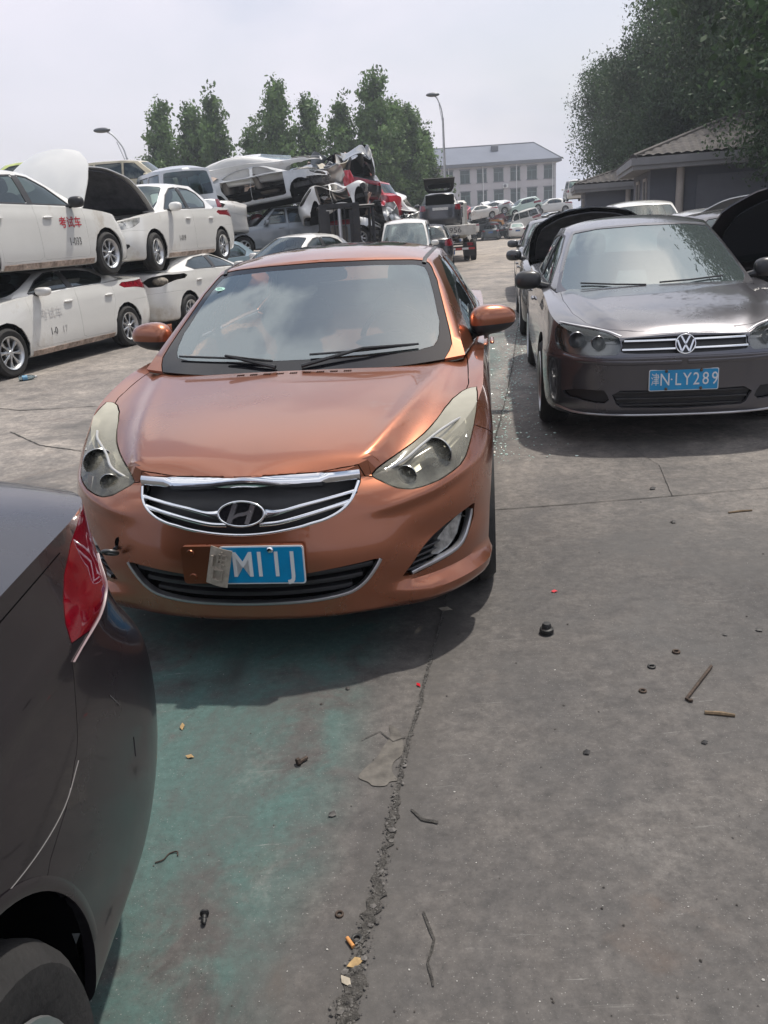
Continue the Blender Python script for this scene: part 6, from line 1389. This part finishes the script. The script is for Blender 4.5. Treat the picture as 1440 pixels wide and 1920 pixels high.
STEELB = mat('mast_steel', (.022, .022, .025), .5, .4, var=.4, var_scale=6, dirt=(.12, .08, .05), dirt_amt=.15); FORKY = mat('forklift_body', (.28, .17, .03), .5, var=.2, var_scale=3)
def forklift(loc, az):
    root = empty('forklift', loc, (0, 0, -R_(az)), 'black forklift mast and overhead guard standing before the scrap heap', 'forklift')
    for x in (-.42, .42):
        make('mast_rail', [(box(x - .09, x + .09, -.05, .02, .1, 2.12), STEELB), (box(x - .09, x - .06, .021, .15, .1, 2.12), STEELB), (box(x + .06, x + .09, .021, .15, .1, 2.12), STEELB)], root)
        make('fork', [(box(x - .06, x + .06, -1.15, -.06, .12, .17), STEELB), (box(x - .06, x + .06, -.13, -.06, .173, .75), STEELB)], root)
        make('inner_rail', [(box(x * .72 - .05, x * .72 + .05, .0, .1, .12, 1.96), STEELB)], root)
    make('cross_bar', [(box(-.5, .5, .03, .10, 2.02, 2.13), STEELB), (box(-.32, .32, .03, .10, 1.05, 1.15), STEELB), (box(-.5, .5, -.05, .03, .5, .6), STEELB)], root)
    make('lift_cylinder', [(tube([(0, .06, .15), (0, .06, 2.0)], .05, 12), SATIN), (tube([(.14, .05, .4), (.14, .05, 2.05)], .015, 6), STEELB), (tube([(-.14, .05, .4), (-.14, .05, 2.05)], .015, 6), STEELB)], root)
    make('overhead_guard', [(box(-.55, .95, .35, 1.75, 2.02, 2.08, .02), STEELB)] + [(tube([(x, y, 1.0), (x, y2, 2.03)], .04, 8), STEELB) for x, y, y2 in ((-.48, .3, .45), (.88, .3, .45), (-.48, 1.75, 1.6), (.88, 1.75, 1.6))], root)
    make('body', [(box(-.5, .5, .25, 2.1, .35, 1.0, .08), FORKY), (box(-.5, .5, 1.5, 2.25, .36, 1.15, .12), mat('counterweight', (.06, .06, .065), .6))], root)
    make('driver_seat', [(box(-.2, .25, 1.0, 1.4, 1.0, 1.12, .04), SEAT), (box(-.2, .25, 1.36, 1.48, 1.12, 1.6, .05), SEAT)], root)
    for x in (-.48, .48): add_wheel(root, x, .45, R=.32, rim=.18, spokes=5, W=.2); add_wheel(root, x, 1.75, R=.27, rim=.15, spokes=5, W=.18)
forklift((-.62, 22.0, 0), -4)

# ------------------------------------------------------------------ far pile by the office
FP = 'scrap cars piled at the far end of the road'; zf = -.52
far = [(G1, NAVY, (12.35, 85, zf), 187, 0, 0, 'dark blue sedan seen from behind at the end of the road', None), (G1, WHITE, (14.95, 85, zf), 186, 0, 0, 'white sedan seen from behind at the road end, beside the dark blue one', None),
    (G1, SILVER, (12.75, 87, 1.50), 84, 15, 0, 'silver sedan tilted nose down over the orange car', None), (GH, ORANGE, (12.2, 87, .25), 262, -13, 0, 'orange car with a flattened cabin under the silver sedan', crush(71, .03, .55)), (GH, MINT, (16.4, 88.5, 1.72), 80, 9, 0, 'mint green hatchback on top of the far pile', None),
    (GVN, WHITED, (16.1, 88, .35), 80, 11, 4, 'pale van tilted beneath the mint hatchback', crush(73, .02, .9)), (G1, WHITE, (19.2, 89, 1.55), 86, 2, 0, 'white sedan with a green hood at the right end of the far pile', None), (GVN, WHITE, (19.5, 80.5, 2.5), 187, 0, 0, 'white van seen from behind on top of a stack by the trees', None),
    (G1, DKGREY, (19.4, 81, .55), 100, 0, 0, 'dark sedan just under the white van by the trees', crush(75, .02, .7)), (GB, STEEL, (19.3, 81, zf), 95, 0, 0, 'grey sedan at the bottom of the stack by the trees', crush(76, .02, .7)), (GH, WINE, (15.0, 90, 1.0), 95, 4, 0, 'wine red hatchback between the silver sedan and the mint hatchback', crush(77, .08, .7)),
    (GB, DKGREY, (12.4, 88.5, zf), 90, 0, 0, 'dark wreck on the ground behind the orange car', crush(78, .06, .6)), (G1, DKGREY, (16.2, 90, zf), 88, 0, 0, 'dark wreck on the ground below the pale van', crush(79, .06, .6)), (G1, SILVER, (19.6, 90.5, .45), 92, 0, 0, 'silver wreck under the white sedan with the green hood', crush(80, .04, .65)), (GB, BLK, (19.5, 91, zf), 85, 0, 0, 'black wreck on the ground under the silver wreck', crush(81, .05, .6)),
    (GH, REDP, (8.5, 80, 1.25), 30, 20, 10, 'red hatchback standing askew above the flatbed road side', crush(82, .08, .8)), (GB, WHITED, (8.6, 81.5, .1), 60, 0, 0, 'white boxy wreck under the askew red hatchback', crush(83, .05, .7)), (G1, WHITED, (10.9, 84, 1.35), 70, 6, 0, 'white sedan behind the tilted silver one', crush(84, .03, .8)), (GB, DKGREY, (10.8, 84.5, .15), 75, 0, 0, 'dark boxy wreck under the white sedan at the heap edge', crush(85, .05, .7)), (GSU, WHITED, (6.75, 62, -.35), 8, 0, 0, 'white SUV facing us beyond the flatbed truck', None), (G1, WHITED, (14.2, 91, 1.9), 75, -8, 5, 'white crumpled car at the back of the far pile', crush(87, .1, .6)), (GB, SILVER, (14.3, 91.5, .5), 85, 0, 0, 'silver wreck low at the back of the far pile', crush(88, .06, .6)), (GH, STEEL, (22.3, 86, zf), 30, 0, 0, 'grey hatchback on the ground near the broadleaf trees', None), (G1, DKGREY, (21.8, 84, .9), 70, 0, 0, 'dark car lying on another beside the white van by the trees', crush(89, .05, .7)), (GB, WHITED, (21.9, 84, -.4), 80, 0, 0, 'white car under the dark one beside the white van', crush(90, .05, .7))]
for G, pm, loc, az, pi_, ro, lb, df in far:
    o = place(G, pm, loc, az, pi_, ro, lb, 'van' if G is GVN else 'car', FP, deform=df, mats=({'hood': paint('green_hood', (.10, .42, .08), rough=.4)} if 'green hood' in lb else None), name='parked_van' if G is GVN else 'scrap_car', skip=('seat', 'rear_seat', 'door_handle', 'mirror_arm', 'reflector', 'grille_bar', 'slat', 'lamp_housing'))

# loose sheets, tyres and castings that fill the gaps of the heap
def bent_sheet(seed, w_, h_):
    r = np.random.default_rng(seed); u = np.linspace(-1, 1, 15); A, B_ = np.meshgrid(u, u); K = r.normal(0, 1, 4)
    edge = 1 - .25 * np.abs(A) ** 3; Z = .16 * K[0] * A * A + .12 * K[1] * B_ * B_ + .10 * K[2] * np.sin(2.4 * A + K[3]) * B_ + .05 * np.sin(6 * B_ + K[0]) * np.cos(5 * A + K[1]); Z = Z + .10 * np.abs(A * K[3] * .6 - B_)
    return grid(np.stack([A * w_ / 2, B_ * h_ / 2 * edge, Z * w_], 2)).flange(0, .02)
SHEETS = [('white', WHITED), ('silver', SILVER), ('black', BLK), ('slate grey', STEEL), ('tan', TAN), ('red', REDP), ('cream', BEIGE_P)]
rs = np.random.default_rng(404)
for i in range(84):
    nm, m_ = SHEETS[[0, 1, 2, 2, 0, 3, 1, 4, 2, 6, 5, 0, 3][i % 13]]; t_ = rs.random(); x = -1.5 + 3.1 * t_; y = 27.3 + 3.2 * rs.random() + (1.2 if x > .5 else 0); top = np.interp(x, [-1.5, -.6, .2, 1.0, 1.7], [3.3, 3.0, 2.2, 1.6, 1.3]); z = .5 + (top - .4) * (1 - rs.random() ** 1.8 * .9)
    o = make('bent_panel', [(bent_sheet(500 + i, .55 + .7 * rs.random(), .4 + .5 * rs.random()), m_)], angle=50); o.location = (x, y, z); o.rotation_euler = (rs.random() * 6.3, rs.random() * 6.3, rs.random() * 6.3)
    setp(o, 'bent %s sheet metal panel wedged in the scrap heap' % nm, 'body panel', 'bent %s panels in the scrap heap' % nm)
ENGB = mat('oily_casting', (.10, .095, .09), .55, .6, var=.7, var_scale=14, dirt=(.10, .06, .03), dirt_amt=.3)
for i in range(14):
    s = S(); q = np.random.default_rng(700 + i)
    for k in range(9): a, b_, c_ = q.normal(0, .16, 3); d_ = .05 + .13 * q.random(3); s = s + box(a - d_[0], a + d_[0], b_ - d_[1], b_ + d_[1], c_ - d_[2], c_ + d_[2], .02)
    for k in range(4): a = q.normal(0, .18, (3, 3)); s = s + tube(smooth_path(a, 5), .018 + .02 * q.random(), 7)
    x = -1.3 + 2.8 * q.random(); o = make('engine_block', [(s, ENGB)]); o.location = (x, 27.6 + 2.6 * q.random() + (1 if x > .5 else 0), .8 + 1.7 * q.random() * (1 if x < -.2 else .4)); o.rotation_euler = tuple(q.random(3) * 6.3); setp(o, 'greasy engine casting with hoses stuck in the scrap heap', 'engine', 'engine castings in the scrap heap')
for i in range(10):
    q = np.random.default_rng(800 + i); x = -1.2 + 2.7 * q.random(); e = add_wheel(None, 0, 0, 0, R=.30, rim=.19, spokes=5 + i % 3); e.location = (x, 27.2 + 2.5 * q.random() + (1 if x > .5 else 0), .6 + 1.8 * q.random() * (1 if x < -.2 else .4)); e.rotation_euler = (q.random() * 3, q.random() * 3, q.random() * 6); e.name = 'loose_wheel'; setp(e, 'loose alloy wheel with tyre lying in the scrap heap', 'wheel', 'loose wheels in the scrap heap')
build_hero()
# ================================================================== dark sedan in the foreground (only its rear corner is in the picture)
NEAR = dict(SEDAN, L=4.66, W=1.70, xf=.9, xr=3.49, R=.315, rim=.205, res=2.4, deck=[(3.85, 1.05), (4.2, 1.10), (4.45, 1.095), (4.56, 1.06)], shoulder=[(0, .76), (.3, .80), (.9, .90), (1.4, .94), (2.6, .98), (3.6, 1.03), (4.2, 1.05), (4.6, 1.03)],
    tail=[.26, .14, .05, .0, .0, .125, .13], m=3.9, Dr=.52, wk=[.87, .955, .985, 1.0, .998, .99, .963], taillight=None, trunkcut=None, arch=.37, bz=.62, taillight_side=[(4.015, .84), (4.03, .90), (4.08, .975), (4.16, 1.02), (4.25, 1.04), (4.9, 1.03), (4.9, .90), (4.28, .90), (4.25, .872), (4.19, .853), (4.10, .848)], rbump=[(3.7, -.2), (5.2, -.2), (5.2, .90), (4.25, .868), (4.02, .845), (3.96, .72), (3.88, .66), (3.76, .62), (3.70, .5)])
del NEAR['taillight'], NEAR['trunkcut']

near = gen(NEAR)
REDCLEAR = glass('red_lamp_cover', (.78, .015, .04), .38, (.34, .006, .022), ior=1.55)
NP = paint('plum_black_paint', (.015, .012, .016), metal=.35, rough=.28, coat=.55, var=.15, var_scale=1.5, rvar=.08)
nr_ = place(near, NP, (-1.458, -.51, 0), 2.0, label='dark plum sedan at the near edge, showing only its red lamp corner and rear wheel', skip=('license_plate', 'seat', 'rear_seat'))
def on_flank(pts, w_, m, name, proud=.0015, step=.02):
    q = along_side(near['T'], pts, 1, step); make(name, [(trim([(p - np.array([0, near['xc'], 0]), n) for p, n in q], w_, proud, .001), m)], nr_)
on_flank(arc(3.49, .335, .376, 6, 174, 40), .022, NP, 'arch_lip', .004)
PALEM = mat('scratch_pale', (.13, .125, .125), .7)
on_flank(smooth_path([(4.02, .842), (4.10, .849), (4.19, .854), (4.245, .872), (4.275, .90), (4.32, .93)], 5), .0022, mat('lamp_edge', (.22, .16, .17), .35), 'lamp_edge', .004)
on_flank(smooth_path([(3.945, .69), (3.86, .66), (3.74, .665), (3.58, .70)], 5), .0009, PALEM, 'scratch')
on_flank([(4.13, .705), (4.165, .66)], .0016, PALEM, 'scratch'); on_flank([(4.20, .56), (4.19, .52)], .003, BLKR if 'BLKR' in globals() else BLACK, 'chip')
tl = [s for n_, s, _, _ in near['parts'] if n_ == 'taillight'][0]
lamp = [o for o in nr_.children if o.name.startswith('taillight')][0]
cup = lambda l, z, r: lathe([(.004, .045), (r * .5, .036), (r * .85, .014), (r, 0), (r * 1.1, .004)], 24, 'x').xf(Matrix.Rotation(R_(25), 4, 'Z')).move((.735, l - near['xc'], z)).xf(Matrix.Identity(4))
make('lamp_back', [(tl.offset(-.055), mat('lamp_back_metal', (.45, .40, .40), .25, .8, var=.4, var_scale=14))], lamp)
make('reflector', [(lathe([(.004, -.045), (.02, -.036), (.034, -.014), (.04, 0), (.045, .004)], 24, 'x').xf(Matrix.Rotation(R_(30), 4, 'Z')).move((.765, 4.205 - near['xc'], .945)), REFLECT)], lamp)
make('reflector', [(lathe([(.004, -.035), (.015, -.026), (.025, -.012), (.030, 0), (.034, .004)], 24, 'x').xf(Matrix.Rotation(R_(30), 4, 'Z')).move((.775, 4.15 - near['xc'], .875)), REFLECT)], lamp)
lamp.material_slots[0].material = REDCLEAR
on_flank([(3.6, 1.0), (3.9, 1.012), (4.1, 1.02)], .002, DARK, 'deck_gap', .001)

# ------------------------------------------------------------------ litter on the slab
STEELD = mat('rusty_steel', (.055, .038, .028), .7, .4, var=.5, var_scale=60); BLKR = mat('black_rubber_bit', (.012, .012, .012), .55); PAPER = mat('grubby_paper', (.34, .30, .24), .9, var=.3, var_scale=40); LEAFB = mat('dry_leaf', (.30, .20, .09), .8, var=.4, var_scale=50)
def item(name, pieces, x, y, rz, label, cat, group=None, rx=0, z=.0, ry=0):
    o = make(name, pieces); o.location = (x, y, z); o.rotation_euler = (R_(rx), R_(ry), R_(rz)); return setp(o, label, cat, group)
item('rubber_plug', [(lathe([(.001, .045), (.014, .044), (.018, .036), (.018, .026), (.026, .022), (.028, .012), (.024, .003), (.03, .0)], 24, 'z'), BLKR)], .60, 2.82, 0, 'black rubber plug standing on the slab right of the copper car', 'plug')
item('steel_rod', [(tube([(0, 0, .006), (.12, .0, .006), (.246, 0, .006), (.25, .012, .006), (.245, .02, .006)], .0055, 8), STEELD)], 1.11, 2.49, 230, 'long rusty bent rod on the open slab below the grey car', 'rod')
item('wood_stick', [(tube([(0, 0, .005), (.05, .002, .006), (.09, 0, .005)], [.006, .007, .005], 6), mat('dry_wood', (.14, .10, .06), .9, var=.4, var_scale=60))], .98, 2.22, -18, 'short brown stick lying below the long bent rod', 'stick')
item('wood_stick', [(tube([(0, 0, .005), (.07, .004, .005), (.13, 0, .005)], [.004, .006, .004], 6), MATS['dry_wood'])], 1.80, 3.98, 5, 'thin stick near the cross joint at the picture edge', 'stick')
item('push_clip', [(lathe([(.001, 0), (.004, .002), (.007, .012), (.005, .016), (.007, .022), (.004, .028), (.011, .031), (.011, .036), (.007, .038), (.001, .038)], 14, 'y'), BLKR)], -.49, 1.50, 8, 'black plastic push clip near the dark sedan wheel', 'clip', z=.010)
item('bolt', [(tube([(0, 0, .008), (.03, .004, .008)], .006, 8), STEELD), (lathe([(.001, -.008), (.012, -.008), (.012, .002), (.001, .002)], 6, 'x').move((0, 0, .011)), STEELD)], -.31, 2.10, 35, 'rusty bolt lying on the green painted slab', 'bolt')
item('cigarette_end', [(tube([(0, 0, .006), (.034, 0, .006)], .0055, 10), mat('cigarette_paper', (.42, .40, .36), .8, var=.2, var_scale=80))], -.725, 1.46, -65, 'pale crushed cigarette end beside the dark sedan wheel', 'cigarette end')
item('cigarette_end', [(tube([(0, 0, .006), (.030, 0, .006)], .0048, 10), mat('filter_orange', (.48, .22, .07), .8))], -.150, 1.437, -60, 'orange cigarette filter at the edge of the crack', 'cigarette end')
for x, y, r, lb in ((-.17, 1.51, .008, 'thin dark washer left of the crack near the orange filter'), (-.128, 1.435, .010, 'black rubber ring lying in the crack beside the orange filter'), (1.03, 2.61, .011, 'flat dark washer above the long bent rod'), (.91, 2.52, .011, 'thick black grommet left of the long bent rod'), (.83, 2.37, .010, 'dull washer lower left of the long bent rod')): item('washer', [(torus((0, 0, 0), r, r * .36, Matrix.Rotation(R_(90), 4, 'X'), 24, 8), BLKR if 'black' in lb else STEELD)], x, y, 0, lb, 'washer', z=r * .36)
for x, y, r, lb in ((-.20, 1.86, .016, 'dark angular stone on the green slab left of the crack'), (1.25, 2.71, .012, 'shiny hex nut near the picture edge above the bent rod'), (1.39, 2.73, .016, 'black broken plastic lump at the picture edge'), (1.56, 4.45, .022, 'dark pebble just behind the cross joint'), (1.48, 3.90, .02, 'dark broken clip in front of the cross joint'), (-.17, 2.51, .012, 'small black crumb on the green slab in the car shadow edge'), (.56, 2.06, .018, 'flat crushed grey lump alone in the middle of the slab'), (.92, 2.07, .014, 'black scrap below the short brown stick'), (-.77, 1.87, .008, 'tiny black pebble beside the dark sedan bumper')):
    q = pebbles(1, lambda r_: (0, 0), lambda r_, y_: r, int(x * 100) % 97 + 3, .002); o = item('stone' if 'stone' in lb or 'pebble' in lb else 'scrap_bit', [(q, mat('scrap_dark', (.035, .033, .032), .6, var=.6, var_scale=60))], x, y, 0, lb, 'stone' if 'stone' in lb or 'pebble' in lb else 'scrap bit')
def leaf(x, y, s, rz, m, name, lb, cat): item(name, [(S([(0, -s, .003), (s * .45, -.2 * s, .010), (s * .4, .5 * s, .004), (0, s, .008), (-s * .45, .3 * s, .003), (-s * .4, -.4 * s, .007)], [[0, 1, 2, 3, 4, 5]]).flange(0, .001), m)], x, y, rz, lb, cat)
leaf(-.15, 1.325, .018, 40, PAPER, 'dry_leaf', 'pale curled leaf in the crack near the bottom edge', 'leaf'); leaf(-.72, 2.34, .018, 10, LEAFB, 'dry_leaf', 'tan leaf on the green slab nearest the dark bumper', 'leaf'); leaf(-.66, 2.17, .014, 80, LEAFB, 'dry_leaf', 'smaller tan leaf between the tan leaf and the bolt', 'leaf'); leaf(-.13, 1.37, .022, 120, LEAFB, 'dry_leaf', 'shaggy brown leaf tuft in the widest part of the crack', 'leaf')
leaf(.23, 3.08, .03, 75, PAPER, 'paper_scrap', 'torn paper scrap under the bumper corner by the crack', 'paper'); leaf(.71, 3.18, .016, 100, mat('red_shard', (.45, .02, .03), .2), 'lamp_shard', 'red lamp shard on the slab right of the copper car', 'shard'); leaf(.08, 2.5, .012, 30, MATS['red_shard'], 'lamp_shard', 'small dull red shard beside the crack', 'shard')
item('wire', [(tube(smooth_path([(0, 0, .003), (.02, .008, .004), (.03, .03, .003), (.05, .035, .004), (.055, .02, .003)], 4), .0018, 6), STEELD)], -.66, 1.72, 0, 'bent rusty wire on the slab beside the dark bumper', 'wire')
bt = make('plastic_bottle', [(lathe([(.001, 0), (.03, 0), (.032, .006), (.032, .13), (.028, .16), (.013, .19), (.013, .205), (.001, .205)], 24, 'x'), glass('pet_plastic', (.75, .85, .88), .15, (.3, .4, .45)))]); bt.location = (-4.40, 10.15, .033); bt.rotation_euler = (0, 0, R_(30)); setp(bt, 'clear plastic bottle lying by the front wheel of the numbered white sedan', 'bottle')
make('label_wrap', [(lathe([(.0326, .04), (.0326, .10)], 24, 'x'), mat('bottle_label', (.12, .28, .42), .5))], bt); make('cap', [(lathe([(.015, .190), (.015, .212), (.001, .212)], 16, 'x'), mat('bottle_cap', (.5, .5, .5), .5))], bt)

# ------------------------------------------------------------------ summer haze over the yard
hz = box(-640, 640, -120, 900, -1.8, 24)
hm = bpy.data.materials.new('haze'); hm.use_nodes = True; t = hm.node_tree; t.nodes.clear(); o = t.nodes.new('ShaderNodeOutputMaterial'); pv = t.nodes.new('ShaderNodeVolumePrincipled'); pv.inputs['Color'].default_value = (.80, .86, .95, 1); pv.inputs['Density'].default_value = .0012; pv.inputs['Anisotropy'].default_value = .2
t.links.new(pv.outputs[0], o.inputs['Volume']); setp(make('haze', [(hz, hm)], smooth=False), kind='stuff')
